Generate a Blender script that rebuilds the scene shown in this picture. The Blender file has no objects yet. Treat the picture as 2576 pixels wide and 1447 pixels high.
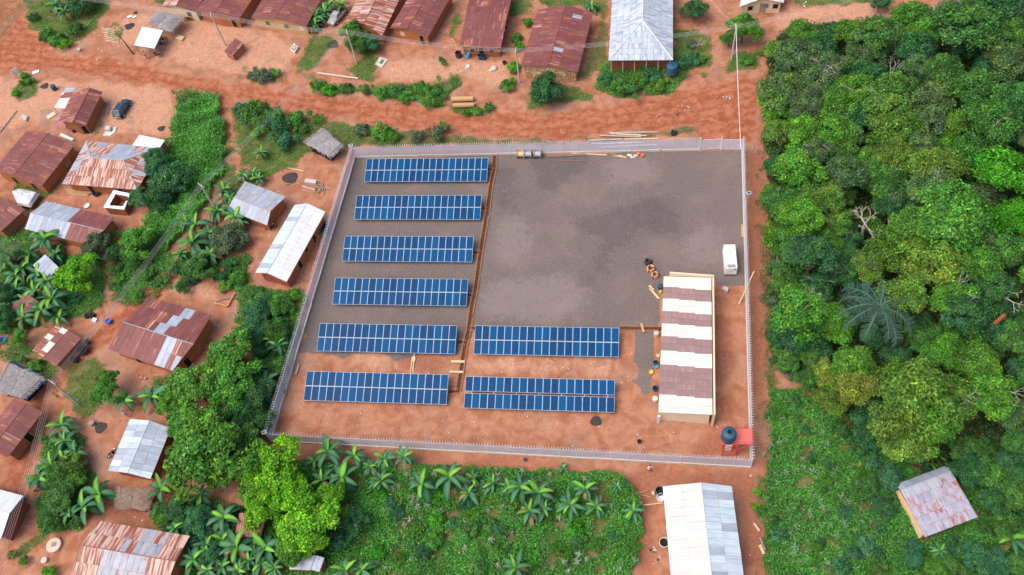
import bpy, bmesh, math, random
import numpy as np
from mathutils import Vector, Matrix, Quaternion

random.seed(7)
RNG = np.random.default_rng(7)
SC = bpy.context.scene
COL = SC.collection

# ---------------------------------------------------------------- camera
# Pixel coordinates below are those of the photograph scaled to 2576 x 1447.
F, CX, CY, CAMH = 2173.0, 1288.0, 723.5, 102.5
_Z = np.array([-267.0, 1421.0, F]); _Z /= np.linalg.norm(_Z)
_X = np.array([1.0, 0, 0]); _X -= _X.dot(_Z) * _Z; _X /= np.linalg.norm(_X)
_Y = np.cross(_Z, _X)
_a = math.radians(-4.6)                       # world X runs along the panel rows
_X, _Y = math.cos(_a) * _X + math.sin(_a) * _Y, -math.sin(_a) * _X + math.cos(_a) * _Y
CM = np.array([_X, _Y, _Z])                   # camera -> world
cam = bpy.data.cameras.new('camera'); camo = bpy.data.objects.new('camera', cam); COL.objects.link(camo)
cam.sensor_width = 36.0; cam.lens = 36.0 * F / 2576.0; cam.clip_start = 1.0; cam.clip_end = 9000.0
m4 = Matrix([[*CM[0], 0], [*CM[1], 0], [*CM[2], CAMH], [0, 0, 0, 1]])
camo.matrix_world = m4
SC.camera = camo
SC.render.resolution_x, SC.render.resolution_y = 1024, 575

# ---------------------------------------------------------------- sky and sun (bright overcast)
SUN_EL, SUN_AZ = 60.0, 208.0                  # azimuth of the sun measured from +X, counter-clockwise
w = bpy.data.worlds.new('World'); SC.world = w; w.use_nodes = True
nt = w.node_tree; bg = nt.nodes['Background']
sky = nt.nodes.new('ShaderNodeTexSky'); sky.sky_type = 'NISHITA'; sky.sun_disc = False
sky.sun_elevation = math.radians(SUN_EL); sky.sun_rotation = math.radians(90 - SUN_AZ)
sky.air_density = 1.0; sky.dust_density = 6.0; sky.ozone_density = 0.6
nt.links.new(sky.outputs[0], bg.inputs[0]); bg.inputs[1].default_value = 0.145
sl = bpy.data.lights.new('sun', 'SUN'); sl.energy = 1.1; sl.angle = math.radians(55); sl.color = (1.0, 0.965, 0.91)
so = bpy.data.objects.new('sun', sl); COL.objects.link(so)
sd = Vector((math.cos(math.radians(SUN_AZ)) * math.cos(math.radians(SUN_EL)), math.sin(math.radians(SUN_AZ)) * math.cos(math.radians(SUN_EL)), math.sin(math.radians(SUN_EL))))
so.rotation_euler = sd.to_track_quat('Z', 'Y').to_euler(); so.location = (0, 60, 60)
SC.view_settings.view_transform = 'Standard'; SC.view_settings.look = 'None'
SC.view_settings.exposure = 0.50; SC.view_settings.gamma = 1.0; SC.view_settings.use_curve_mapping = False

# ---------------------------------------------------------------- helpers
def G(x, y, z=0.0):
    d = CM @ np.array([x - CX, CY - y, -F]); t = (z - CAMH) / d[2]
    return Vector((d[0] * t, d[1] * t, z))
def TP(t, x, y):                              # point of enlarged tile t (4 x 4 tiles) -> pixel
    return (644 * (t % 4) + x / 3.994, (0, 362.25, 724.5, 1084.7)[t // 4] + y / 3.994)
def W(t, x, y, z=0.0): return G(*TP(t, x, y), z)
def PXA(P):                                   # world points (n,3) -> pixels
    c = (np.asarray(P) - np.array([0, 0, CAMH])) @ CM
    return np.stack([CX - F * c[:, 0] / c[:, 2], CY + F * c[:, 1] / c[:, 2]], 1)
def PX(p): return PXA(np.array([list(p)]))[0]
def ppm(p):                                   # pixels per metre at a world point
    c = (np.array(list(p)) - np.array([0, 0, CAMH])) @ CM
    return F / -c[2]

def link(o, parent=None):
    COL.objects.link(o)
    if parent is not None: o.parent = parent
    return o
def mesh(name, V, Fs, mats=(), fm=None, smooth=False):
    me = bpy.data.meshes.new(name); me.from_pydata([tuple(v) for v in V], [], [tuple(f) for f in Fs])
    for m in (mats if isinstance(mats, (list, tuple)) else [mats]): me.materials.append(m)
    if fm is not None: me.polygons.foreach_set('material_index', fm)
    if smooth: me.polygons.foreach_set('use_smooth', [True] * len(me.polygons))
    me.update(); return me
def obj(name, me, parent=None, loc=None, rot=None, scale=None):
    o = bpy.data.objects.new(name, me)
    if loc is not None: o.location = loc
    if rot is not None: o.rotation_euler = rot
    if scale is not None: o.scale = scale
    return link(o, parent)
def tag(o, label, cat, group=None):
    o['label'] = label; o['category'] = cat
    if group: o['group'] = group
    return o
def struct(o): o['kind'] = 'structure'; return o
def stuff(o): o['kind'] = 'stuff'; return o
def thing(name, label, cat, loc=(0, 0, 0), rz=0.0, group=None):
    o = bpy.data.objects.new(name, None); o.empty_display_size = 0.2
    o.location = loc; o.rotation_euler = (0, 0, rz); link(o)
    return tag(o, label, cat, group)

class MB:                                     # collects shapes into one mesh
    def __init__(s): s.v = []; s.f = []; s.m = []
    def add(s, V, Fs, mi=0):
        n = len(s.v); s.v += [tuple(v) for v in V]; s.f += [tuple(i + n for i in f) for f in Fs]; s.m += [mi] * len(Fs); return s
    def box(s, c, d, rz=0.0, mi=0, top=1.0):
        cx, cy, cz = c; dx, dy, dz = d[0] / 2, d[1] / 2, d[2] / 2; ca, sa = math.cos(rz), math.sin(rz); V = []
        for z, k in ((-dz, 1.0), (dz, top)):
            for x, y in ((-dx, -dy), (dx, -dy), (dx, dy), (-dx, dy)):
                x *= k; y *= k; V.append((cx + x * ca - y * sa, cy + x * sa + y * ca, cz + z))
        return s.add(V, BOXF, mi)
    def bar(s, a, b, r, r2=None, n=6, mi=0):
        a = Vector(a); b = Vector(b); r2 = r if r2 is None else r2
        q = (b - a).to_track_quat('Z', 'Y'); V = []
        for p, rr in ((a, r), (b, r2)):
            for i in range(n):
                t = 2 * math.pi * i / n; V.append(p + q @ Vector((rr * math.cos(t), rr * math.sin(t), 0)))
        Fs = [(i, (i + 1) % n, n + (i + 1) % n, n + i) for i in range(n)] + [tuple(range(n))[::-1], tuple(range(n, 2 * n))]
        return s.add(V, Fs, mi)
    def lathe(s, prof, c=(0, 0, 0), n=14, mi=0, closed_top=False, closed_bot=True):
        V = []; cx, cy, cz = c
        for r, z in prof:
            for i in range(n):
                t = 2 * math.pi * i / n; V.append((cx + r * math.cos(t), cy + r * math.sin(t), cz + z))
        Fs = []
        for k in range(len(prof) - 1):
            for i in range(n): Fs.append((k * n + i, k * n + (i + 1) % n, (k + 1) * n + (i + 1) % n, (k + 1) * n + i))
        if closed_bot: Fs.append(tuple(range(n))[::-1])
        if closed_top: Fs.append(tuple(range((len(prof) - 1) * n, len(prof) * n)))
        return s.add(V, Fs, mi)
    def prism(s, poly, up, mi=0):             # 3-D polygon thickened by vector up
        n = len(poly); up = Vector(up); V = [Vector(p) for p in poly] + [Vector(p) + up for p in poly]
        Fs = [tuple(range(n))[::-1], tuple(range(n, 2 * n))] + [(i, (i + 1) % n, n + (i + 1) % n, n + i) for i in range(n)]
        return s.add(V, Fs, mi)
    def build(s, name, mats, parent=None, smooth=False, **k):
        return obj(name, mesh(name, s.v, s.f, mats, s.m, smooth), parent, **k)
BOXF = [(0, 3, 2, 1), (4, 5, 6, 7), (0, 1, 5, 4), (1, 2, 6, 5), (2, 3, 7, 6), (3, 0, 4, 7)]

# ---------------------------------------------------------------- materials
MATS = {}
def newmat(name, rough=0.8, spec=0.3):
    m = bpy.data.materials.new(name); m.use_nodes = True; MATS[name] = m
    b = m.node_tree.nodes['Principled BSDF']; b.inputs['Roughness'].default_value = rough
    b.inputs['Specular IOR Level'].default_value = spec
    return m, m.node_tree, b
def N(nt, t, **k):
    n = nt.nodes.new(t)
    for a, v in k.items():
        if a.startswith('i_'): n.inputs[int(a[2:])].default_value = v
        else: setattr(n, a, v)
    return n
def L(nt, a, b): nt.links.new(a, b)
def mix(nt, fac, a, b, mode='MIX'):
    n = nt.nodes.new('ShaderNodeMix'); n.data_type = 'RGBA'; n.blend_type = mode
    for i, v in ((0, fac), (6, a), (7, b)):
        if hasattr(v, 'links'): nt.links.new(v, n.inputs[i])
        else: n.inputs[i].default_value = v if i == 0 else (*v[:3], 1.0)
    return n.outputs[2]
def mth(nt, op, a, b=0.0, c=None, clamp=False):
    n = nt.nodes.new('ShaderNodeMath'); n.operation = op; n.use_clamp = clamp
    for i, v in enumerate((a, b) if c is None else (a, b, c)):
        if hasattr(v, 'links'): nt.links.new(v, n.inputs[i])
        else: n.inputs[i].default_value = v
    return n.outputs[0]
def sstep(nt, x, a, b):
    n = nt.nodes.new('ShaderNodeMapRange'); n.interpolation_type = 'SMOOTHSTEP'
    nt.links.new(x, n.inputs[0]); n.inputs[1].default_value = a; n.inputs[2].default_value = b
    return n.outputs[0]
def noise(nt, vec, scale, detail=3.0, rough=0.55, dist=0.0):
    n = N(nt, 'ShaderNodeTexNoise'); n.inputs['Scale'].default_value = scale; n.inputs['Detail'].default_value = detail
    n.inputs['Roughness'].default_value = rough; n.inputs['Distortion'].default_value = dist
    if vec is not None: L(nt, vec, n.inputs['Vector'])
    return n.outputs[0]
def mapped(nt, vec, scale=(1, 1, 1), off=None):
    n = N(nt, 'ShaderNodeMapping'); L(nt, vec, n.inputs[0]); n.inputs['Scale'].default_value = scale
    if off is not None: L(nt, off, n.inputs['Location'])
    return n.outputs[0]
def plain(name, col, rough=0.75, spec=0.25, var=0.25, scale=2.0, metal=0.0):
    m, t, b = newmat(name, rough, spec); tc = N(t, 'ShaderNodeTexCoord'); oi = N(t, 'ShaderNodeObjectInfo')
    n = noise(t, tc.outputs['Object'], scale, 4); k = mth(t, 'MULTIPLY_ADD', n, var * 2, 1 - var)
    k = mth(t, 'MULTIPLY', k, mth(t, 'MULTIPLY_ADD', oi.outputs['Random'], var * 0.5, 1 - var * 0.25))
    hs = N(t, 'ShaderNodeHueSaturation'); hs.inputs['Color'].default_value = (*col, 1); L(t, k, hs.inputs['Value'])
    L(t, hs.outputs[0], b.inputs['Base Color']); b.inputs['Metallic'].default_value = metal
    return m
def sheetmat(name, base, alt, streak, amount, rough=0.55, rust=None, rust_amt=0.0, spread=0.18, metal=0.0, freq=4.0):
    # corrugated roofing: base/alt patches, pale or rusty streaks down the slope (uv is in metres, v up-slope)
    m, t, b = newmat(name, rough, 0.35); uv = N(t, 'ShaderNodeUVMap').outputs[0]; oi = N(t, 'ShaderNodeObjectInfo')
    off = N(t, 'ShaderNodeCombineXYZ'); r = oi.outputs['Random']
    L(t, mth(t, 'MULTIPLY', r, 91.0), off.inputs[0]); L(t, mth(t, 'MULTIPLY', r, 57.0), off.inputs[1]); o = off.outputs[0]
    n1 = noise(t, mapped(t, uv, (0.9, 0.5, 1), o), 1.0, 4)
    c = mix(t, sstep(t, n1, 0.35, 0.7), base, alt)
    st = noise(t, mapped(t, uv, (freq, 0.22, 1), o), 1.0, 3, 0.6)
    fac = mth(t, 'ADD', st, mth(t, 'MULTIPLY_ADD', r, 0.06, -0.03))
    c = mix(t, mth(t, 'MULTIPLY', sstep(t, fac, 0.62 - amount * 0.3, 0.72 - amount * 0.2), 0.85), c, streak)
    if rust is not None:
        rn = noise(t, mapped(t, uv, (3.0, 1.1, 1), o), 1.0, 5, 0.7)
        big = noise(t, mapped(t, uv, (0.35, 0.35, 1)), 1.0, 2)
        rf = mth(t, 'ADD', mth(t, 'MULTIPLY', rn, 0.6), mth(t, 'MULTIPLY', big, 0.4))
        c = mix(t, mth(t, 'MULTIPLY', sstep(t, rf, 0.66 - rust_amt * 0.4, 0.74 - rust_amt * 0.35), 0.9), c, rust)
    fine = noise(t, mapped(t, uv, (11.0, 0.8, 1), o), 1.0, 2)
    v = mth(t, 'MULTIPLY', mth(t, 'MULTIPLY_ADD', r, spread * 2, 1 - spread), mth(t, 'MULTIPLY_ADD', fine, 0.5, 0.75))
    hs = N(t, 'ShaderNodeHueSaturation'); L(t, c, hs.inputs['Color']); L(t, v, hs.inputs['Value'])
    L(t, hs.outputs[0], b.inputs['Base Color']); b.inputs['Metallic'].default_value = metal
    return m
M_MAROON = sheetmat('maroon_rust_sheet', (0.205, 0.064, 0.060), (0.160, 0.052, 0.052), (0.42, 0.24, 0.20), 0.08, spread=0.10)
M_RUST = sheetmat('orange_rust_sheet', (0.215, 0.064, 0.054), (0.30, 0.095, 0.052), (0.52, 0.34, 0.28), 0.30, spread=0.14)
M_STRIPE = sheetmat('streaked_rust_sheet', (0.24, 0.07, 0.05), (0.30, 0.095, 0.055), (0.60, 0.44, 0.38), 0.62, spread=0.10, freq=3.0)
M_GALV = sheetmat('galvanised_sheet', (0.34, 0.39, 0.475), (0.28, 0.33, 0.42), (0.42, 0.47, 0.54), 0.30, rough=0.45, spread=0.10, rust=(0.25, 0.08, 0.05), rust_amt=0.0)
M_GALVR = sheetmat('rusting_galvanised_sheet', (0.38, 0.39, 0.45), (0.31, 0.33, 0.41), (0.24, 0.085, 0.06), 0.20, rough=0.5, spread=0.10, rust=(0.26, 0.085, 0.055), rust_amt=0.32, freq=3.0)
M_GALVM = sheetmat('mottled_rusty_sheet', (0.34, 0.34, 0.44), (0.40, 0.40, 0.48), (0.27, 0.23, 0.30), 0.35, rough=0.5, spread=0.08, rust=(0.36, 0.10, 0.06), rust_amt=0.42)
M_WHITE = sheetmat('white_painted_sheet', (0.66, 0.68, 0.69), (0.60, 0.63, 0.66), (0.71, 0.72, 0.73), 0.3, rough=0.6, spread=0.05)
M_PALEBLUE = sheetmat('pale_blue_metal_sheet', (0.46, 0.55, 0.63), (0.54, 0.62, 0.68), (0.36, 0.46, 0.56), 0.40, rough=0.5, spread=0.10)
M_CREAMROOF = sheetmat('cream_white_sheet', (0.55, 0.54, 0.515), (0.60, 0.59, 0.565), (0.49, 0.48, 0.465), 0.3, rough=0.55, spread=0.05)
M_MAUVE = sheetmat('mauve_brown_sheet', (0.250, 0.158, 0.155), (0.285, 0.180, 0.172), (0.33, 0.22, 0.21), 0.30, rough=0.55, spread=0.08)
M_CREAMW = sheetmat('cream_enamel_sheet', (0.64, 0.63, 0.59), (0.58, 0.57, 0.53), (0.69, 0.68, 0.65), 0.3, rough=0.6, spread=0.07)
M_MUD = plain('orange_mud_wall', (0.37, 0.145, 0.07), 0.95, 0.1, 0.28, 0.9)
M_MUDR = plain('red_mud_wall', (0.30, 0.10, 0.055), 0.95, 0.1, 0.28, 0.9)
M_OCHRE = plain('ochre_plaster', (0.52, 0.34, 0.16), 0.9, 0.1, 0.2, 0.8)
M_CREAM = plain('cream_plaster', (0.70, 0.58, 0.40), 0.85, 0.15, 0.08, 0.6)
M_WOOD = plain('raw_wood', (0.46, 0.29, 0.15), 0.85, 0.15, 0.25, 3.0)
M_PALEWOOD = plain('pale_sawn_wood', (0.62, 0.45, 0.27), 0.85, 0.15, 0.2, 3.0)
M_GREYWOOD = plain('weathered_wood', (0.30, 0.25, 0.21), 0.9, 0.1, 0.3, 3.0)
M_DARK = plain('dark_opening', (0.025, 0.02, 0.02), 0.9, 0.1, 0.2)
M_CONC = plain('concrete', (0.47, 0.45, 0.42), 0.9, 0.15, 0.18, 1.2)
M_CONCP = plain('pale_concrete', (0.58, 0.54, 0.48), 0.9, 0.15, 0.15, 1.0)
M_SLAB = plain('grey_cement_slab', (0.25, 0.225, 0.21), 0.95, 0.1, 0.15, 1.2)
M_GALVP = plain('galvanised_steel', (0.62, 0.64, 0.70), 0.5, 0.4, 0.1, 3.0, 0.0)
M_BLACKP = plain('black_plastic', (0.02, 0.028, 0.04), 0.4, 0.5, 0.15)
M_TANK = plain('dark_teal_tank_plastic', (0.012, 0.062, 0.11), 0.45, 0.5, 0.15)
M_TANKL = plain('teal_tank_lid', (0.012, 0.075, 0.13), 0.5, 0.5, 0.15)
M_BLUEP = plain('blue_plastic', (0.02, 0.12, 0.45), 0.4, 0.5, 0.15)
M_CYAN = plain('turquoise_plastic', (0.08, 0.36, 0.48), 0.4, 0.5, 0.15)
M_GREENP = plain('green_plastic', (0.03, 0.36, 0.17), 0.4, 0.5, 0.15)
M_ORANGE = plain('orange_plastic', (0.75, 0.28, 0.04), 0.45, 0.5, 0.15)
M_YELLOW = plain('yellow_plastic', (0.75, 0.52, 0.03), 0.45, 0.5, 0.15)
M_PURPLE = plain('purple_plastic', (0.38, 0.08, 0.42), 0.45, 0.5, 0.15)
M_REDSTEEL = plain('red_painted_steel', (0.62, 0.075, 0.06), 0.5, 0.4, 0.15, 1.0)
M_REDPLATE = plain('faded_red_plate', (0.70, 0.15, 0.13), 0.6, 0.3, 0.15, 0.8)
M_WHITEP = plain('white_paint', (0.80, 0.80, 0.80), 0.45, 0.4, 0.04)
M_CLOTHW = plain('white_cloth', (0.75, 0.74, 0.74), 0.9, 0.1, 0.1)
M_TERRA = plain('terracotta', (0.55, 0.20, 0.11), 0.9, 0.15, 0.18)
M_BRICK = plain('buff_hollow_brick', (0.58, 0.29, 0.14), 0.95, 0.1, 0.25)
M_STONE = plain('rubble_stone', (0.44, 0.27, 0.14), 0.95, 0.1, 0.4, 3.0)
M_PALESTONE = plain('pale_stone', (0.60, 0.50, 0.42), 0.9, 0.15, 0.2)
M_TARP = plain('blue_black_tarp', (0.02, 0.07, 0.13), 0.35, 0.5, 0.4, 1.5)
M_SILVER = plain('silver_tarp', (0.55, 0.57, 0.60), 0.35, 0.5, 0.35, 1.3)
M_TYRE = plain('tyre_rubber', (0.02, 0.02, 0.02), 0.8, 0.3, 0.2)
M_CHROME = plain('bright_metal', (0.6, 0.6, 0.6), 0.25, 0.5, 0.1, 2.0, 0.8)
M_CARB = plain('dark_blue_car_paint', (0.012, 0.05, 0.10), 0.22, 0.6, 0.05)
M_CARG = plain('dusty_grey_car_paint', (0.30, 0.30, 0.31), 0.4, 0.5, 0.1)
M_GLASS = plain('dark_car_glass', (0.05, 0.09, 0.12), 0.08, 0.7, 0.05)
M_CHAR = plain('charcoal_soil', (0.06, 0.05, 0.05), 0.95, 0.1, 0.3)
M_TRUNK = plain('brown_bark', (0.13, 0.085, 0.055), 0.95, 0.1, 0.3, 3.0)
M_DEADWOOD = plain('pale_dead_branch', (0.42, 0.38, 0.35), 0.9, 0.1, 0.25, 3.0)
M_CABLE = plain('bare_aluminium_cable', (0.52, 0.49, 0.50), 0.5, 0.4, 0.05)
M_COPPER = plain('tan_cable_coil', (0.55, 0.26, 0.12), 0.6, 0.3, 0.3, 4.0)
M_BLUEWIRE = plain('grey_blue_cable', (0.30, 0.40, 0.52), 0.4, 0.5, 0.2, 4.0)
M_RUSTST = plain('rusty_steel', (0.24, 0.14, 0.12), 0.7, 0.3, 0.3, 3.0)
M_THATCH = plain('grey_palm_thatch', (0.34, 0.32, 0.33), 0.95, 0.1, 0.5, 2.5)
M_THATCHB = plain('brown_palm_thatch', (0.30, 0.22, 0.165), 0.95, 0.1, 0.5, 2.5)
def _leaf():
    m, t, b = newmat('leaf', 0.55, 0.25); oi = N(t, 'ShaderNodeObjectInfo'); at = N(t, 'ShaderNodeVertexColor'); at.layer_name = 'lc'
    c = mix(t, 1.0, at.outputs[0], oi.outputs['Color'], 'MULTIPLY')
    L(t, c, b.inputs['Base Color']); tr = N(t, 'ShaderNodeBsdfTranslucent'); L(t, c, tr.inputs[0])
    ms = N(t, 'ShaderNodeMixShader'); ms.inputs[0].default_value = 0.22
    out = t.nodes['Material Output']; L(t, b.outputs[0], ms.inputs[1]); L(t, tr.outputs[0], ms.inputs[2]); L(t, ms.outputs[0], out.inputs[0])
    return m
M_LEAF = _leaf()
def _fence():
    m, t, b = newmat('fine_wire_mesh', 0.5, 0.4); b.inputs['Base Color'].default_value = (0.60, 0.66, 0.80, 1)
    tr = N(t, 'ShaderNodeBsdfTransparent'); ms = N(t, 'ShaderNodeMixShader')
    tc = N(t, 'ShaderNodeTexCoord'); n = noise(t, tc.outputs['Object'], 0.6, 3)
    L(t, mth(t, 'MULTIPLY_ADD', n, 0.3, 0.50), ms.inputs[0])
    L(t, tr.outputs[0], ms.inputs[1]); L(t, b.outputs[0], ms.inputs[2]); L(t, ms.outputs[0], t.nodes['Material Output'].inputs[0])
    return m
M_MESH = _fence()
def _cells():
    m, t, b = newmat('solar_cells', 0.30, 0.06); uv = N(t, 'ShaderNodeUVMap').outputs[0]; oi = N(t, 'ShaderNodeObjectInfo'); r = oi.outputs['Random']
    br = N(t, 'ShaderNodeTexBrick'); br.offset = 0.0; br.squash = 1.0; L(t, uv, br.inputs['Vector'])
    br.inputs['Scale'].default_value = 1.0; br.inputs['Brick Width'].default_value = 0.161; br.inputs['Row Height'].default_value = 0.161; br.inputs['Mortar Size'].default_value = 0.012
    br.inputs['Color1'].default_value = (0.001, 0.020, 0.078, 1); br.inputs['Color2'].default_value = (0.001, 0.026, 0.100, 1); br.inputs['Mortar'].default_value = (0.012, 0.11, 0.27, 1)
    n = noise(t, mapped(t, uv, (0.9, 0.9, 1), None), 1.0, 2)
    ge = N(t, 'ShaderNodeNewGeometry'); big = noise(t, ge.outputs['Position'], 0.35, 3)
    c = mix(t, mth(t, 'MULTIPLY', sstep(t, mth(t, 'ADD', mth(t, 'MULTIPLY', r, 0.5), mth(t, 'MULTIPLY', big, 0.5)), 0.25, 0.8), 0.75), br.outputs[0], (0.002, 0.078, 0.215))
    L(t, c, b.inputs['Base Color']); b.inputs['Coat Weight'].default_value = 0.0
    return m
M_CELL = _cells()
# ---------------------------------------------------------------- ground
_ph = np.random.default_rng(99).uniform(0, 6.28, (12, 3))
def bumps(x, y, s):
    v = np.zeros_like(x)
    for k in range(8): a = _ph[k, 0]; fq = s * (.6 + .22 * k); v += np.sin((x * math.cos(a) + y * math.sin(a)) * fq + _ph[k, 1]) / (1 + .25 * k)
    return np.clip(.5 + v / 6.0, 0, 1)
def ragged(P, px, amp=30.0):                  # wander polygon borders so that no edge runs straight
    x, y = P[:, 0], P[:, 1]
    return px + np.stack([(bumps(x, y, 1.1) - .5) + .6 * (bumps(x + 40, y, 3.1) - .5), .7 * (bumps(x - 60, y + 20, 1.1) - .5) + .4 * (bumps(x, y - 33, 3.1) - .5)], 1) * amp
def inpoly(P, poly):
    x, y = P[:, 0], P[:, 1]; r = np.zeros(len(P), bool); n = len(poly)
    for i in range(n):
        x1, y1 = poly[i]; x2, y2 = poly[(i + 1) % n]
        if y1 == y2: continue
        c = ((y1 > y) != (y2 > y)) & (x < (x2 - x1) * (y - y1) / (y2 - y1) + x1); r ^= c
    return r
ROAD = [[(-80, 80), (0, 95), (60, 105), (160, 140), (300, 150), (420, 180), (560, 205), (640, 215), (740, 235), (860, 245), (1000, 262), (1110, 275), (1250, 285), (1400, 283), (1550, 262), (1700, 235), (1840, 205), (1910, 190),
         (1990, 170), (1990, 230), (1905, 262), (1800, 305), (1740, 317), (1560, 332), (1330, 345), (1200, 340), (1040, 325), (900, 300), (760, 280), (640, 255), (560, 235), (430, 215), (330, 205), (200, 178), (90, 172), (0, 190), (-80, 200)],
        [(-60, 0), (55, 0), (70, 60), (120, 120), (60, 150), (-60, 160)], [(1700, 230), (1905, 190), (1900, 360), (1760, 350), (1740, 315)],
        [(540, 230), (575, 230), (580, 420), (555, 500), (535, 520), (565, 430)],
        [(400, 680), (440, 640), (425, 730), (330, 800), (250, 880), (120, 1000), (60, 1200), (20, 1290), (0, 1250), (90, 990), (230, 850), (310, 770)],
        ]
PALE = [[(1230, 705), (1440, 690), (1490, 780), (1380, 815), (1230, 812), (1195, 770)], [(1500, 400), (1620, 390), (1650, 450), (1560, 480)], [(1240, 560), (1320, 540), (1340, 640), (1260, 670)], [(1700, 600), (1800, 560), (1820, 660), (1730, 680)], [(-40, 195), (330, 207), (430, 225), (445, 330), (330, 340), (250, 330), (130, 300), (-40, 330)], [(345, 100), (470, 40), (640, 70), (760, 110), (735, 180), (600, 190), (450, 160), (360, 130)],
        [(950, 150), (1270, 150), (1290, 235), (1160, 190), (1080, 212), (960, 205)], [(1940, 30), (2210, 0), (2230, 40), (2130, 70), (2000, 75), (1930, 100)], [(260, 60), (400, 30), (420, 60), (340, 110), (280, 110)],
        [(420, 690), (540, 720), (560, 760), (440, 740)], [(860, 890), (1090, 895), (1110, 930), (880, 925)], [(1180, 900), (1560, 905), (1560, 940), (1190, 940)]]
GRAVEL = [[(893, 398), (1868, 378), (1876, 720), (1800, 720), (1795, 690), (1668, 690), (1655, 830), (1558, 832), (1195, 828), (1180, 860), (1150, 892), (800, 888), (762, 905), (742, 900)], [(1600, 836), (1648, 836), (1640, 990), (1618, 995), (1602, 960), (1608, 920), (1588, 908), (1600, 880)],
          [(1578, 955), (1600, 952), (1603, 968), (1580, 970)]]
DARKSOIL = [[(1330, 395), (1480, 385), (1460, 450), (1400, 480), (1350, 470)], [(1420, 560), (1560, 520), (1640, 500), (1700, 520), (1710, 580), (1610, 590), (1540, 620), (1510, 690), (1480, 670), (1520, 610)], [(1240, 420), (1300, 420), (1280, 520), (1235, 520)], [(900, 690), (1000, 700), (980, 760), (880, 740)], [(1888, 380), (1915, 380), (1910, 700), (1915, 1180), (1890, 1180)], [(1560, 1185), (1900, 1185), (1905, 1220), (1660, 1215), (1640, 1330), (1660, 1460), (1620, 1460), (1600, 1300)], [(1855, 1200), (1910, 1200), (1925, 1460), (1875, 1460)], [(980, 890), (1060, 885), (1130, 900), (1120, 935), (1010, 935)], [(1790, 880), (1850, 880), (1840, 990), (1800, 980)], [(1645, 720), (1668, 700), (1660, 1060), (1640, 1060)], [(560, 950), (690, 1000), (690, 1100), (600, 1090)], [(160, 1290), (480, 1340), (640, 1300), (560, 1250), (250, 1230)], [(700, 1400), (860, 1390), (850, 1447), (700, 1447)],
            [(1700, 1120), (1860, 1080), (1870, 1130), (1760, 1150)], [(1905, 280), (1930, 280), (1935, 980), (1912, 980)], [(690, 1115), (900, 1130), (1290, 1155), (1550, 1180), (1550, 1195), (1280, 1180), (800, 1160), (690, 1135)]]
GRASS = [[(50, -10), (75, 75), (95, 88), (130, 115), (165, 125), (215, 95), (250, 60), (275, 20), (275, -10)], [(20, 240), (60, 190), (100, 195), (95, 235), (40, 250)],
         [(435, 237), (560, 240), (568, 330), (572, 430), (540, 500), (500, 560), (430, 610), (400, 640), (370, 560), (395, 490), (380, 420), (445, 350), (450, 280)],
         [(590, 260), (690, 270), (770, 300), (860, 310), (990, 330), (1020, 340), (960, 365), (870, 370), (760, 390), (700, 440), (640, 470), (600, 400), (590, 330)],
         [(1030, 328), (1200, 345), (1300, 352), (1480, 345), (1570, 338), (1740, 318), (1760, 335), (1600, 350), (1300, 367), (960, 372), (980, 345)],
         [(765, 205), (840, 205), (900, 230), (990, 215), (1075, 215), (1165, 185), (1150, 215), (1110, 270), (1065, 265), (1030, 250), (930, 240), (810, 238)],
         [(740, 182), (790, 95), (830, 80), (845, 105), (810, 150), (770, 182)], [(870, 175), (935, 128), (965, 128), (925, 208), (890, 198)], [(1140, 15), (1175, 35), (1150, 105), (1136, 95)],
         [(1490, 212), (1525, 160), (1700, 165), (1740, 205), (1700, 230), (1560, 247), (1500, 230)], [(1500, 20), (1530, 20), (1530, 150), (1470, 205), (1450, 195), (1490, 100)],
         [(1320, 232), (1380, 200), (1505, 240), (1490, 262), (1410, 255), (1320, 278)], [(1125, 265), (1170, 270), (1260, 258), (1250, 280), (1180, 292), (1125, 282)],
         [(-20, 560), (100, 570), (100, 640), (250, 640), (270, 760), (180, 800), (-20, 850)], [(275, 640), (425, 600), (400, 700), (310, 760), (270, 720)], [(228, 350), (245, 300), (262, 300), (240, 348)],
         [(600, 720), (770, 735), (742, 900), (690, 1090), (620, 1095), (560, 1080), (640, 900), (600, 800)], [(165, 930), (250, 890), (275, 1000), (215, 1065), (170, 1000)], [(95, 1090), (200, 1080), (200, 1340), (100, 1340)],
         [(640, 1160), (780, 1160), (1100, 1172), (1560, 1190), (1600, 1230), (1630, 1330), (1600, 1460), (430, 1460), (440, 1370), (560, 1340), (640, 1300)],
         [(1700, 70), (1790, 90), (1780, 160), (1720, 200), (1690, 170)], [(1820, 150), (1910, 120), (1910, 175), (1830, 190)], [(575, 470), (640, 420), (700, 440), (650, 465)], [(380, -10), (420, -10), (410, 10), (380, 10)],
         [(1930, 700), (1960, 720), (1960, 980), (1925, 985)], [(1890, 1190), (1940, 1180), (1950, 1460), (1920, 1460)], [(1180, 10), (1320, -10), (1340, 40), (1200, 40)], [(1300, -10), (1530, -10), (1530, 30), (1380, 15)],
         [(70, 900), (130, 910), (150, 950), (90, 960)], [(30, 470), (110, 440), (150, 480), (80, 540)], [(1995, -10), (2260, -10), (2240, 10), (2000, 15)], [(580, 330), (600, 500), (560, 520)], [(130, 1340), (40, 1380), (60, 1420)], [(540, 700), (600, 650), (640, 700), (620, 730)]]
CROP = [[(1925, 980), (2060, 990), (2210, 1100), (2320, 1170), (2620, 1150), (2620, 1500), (1935, 1500), (1905, 1300), (1940, 1130)]]
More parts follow.
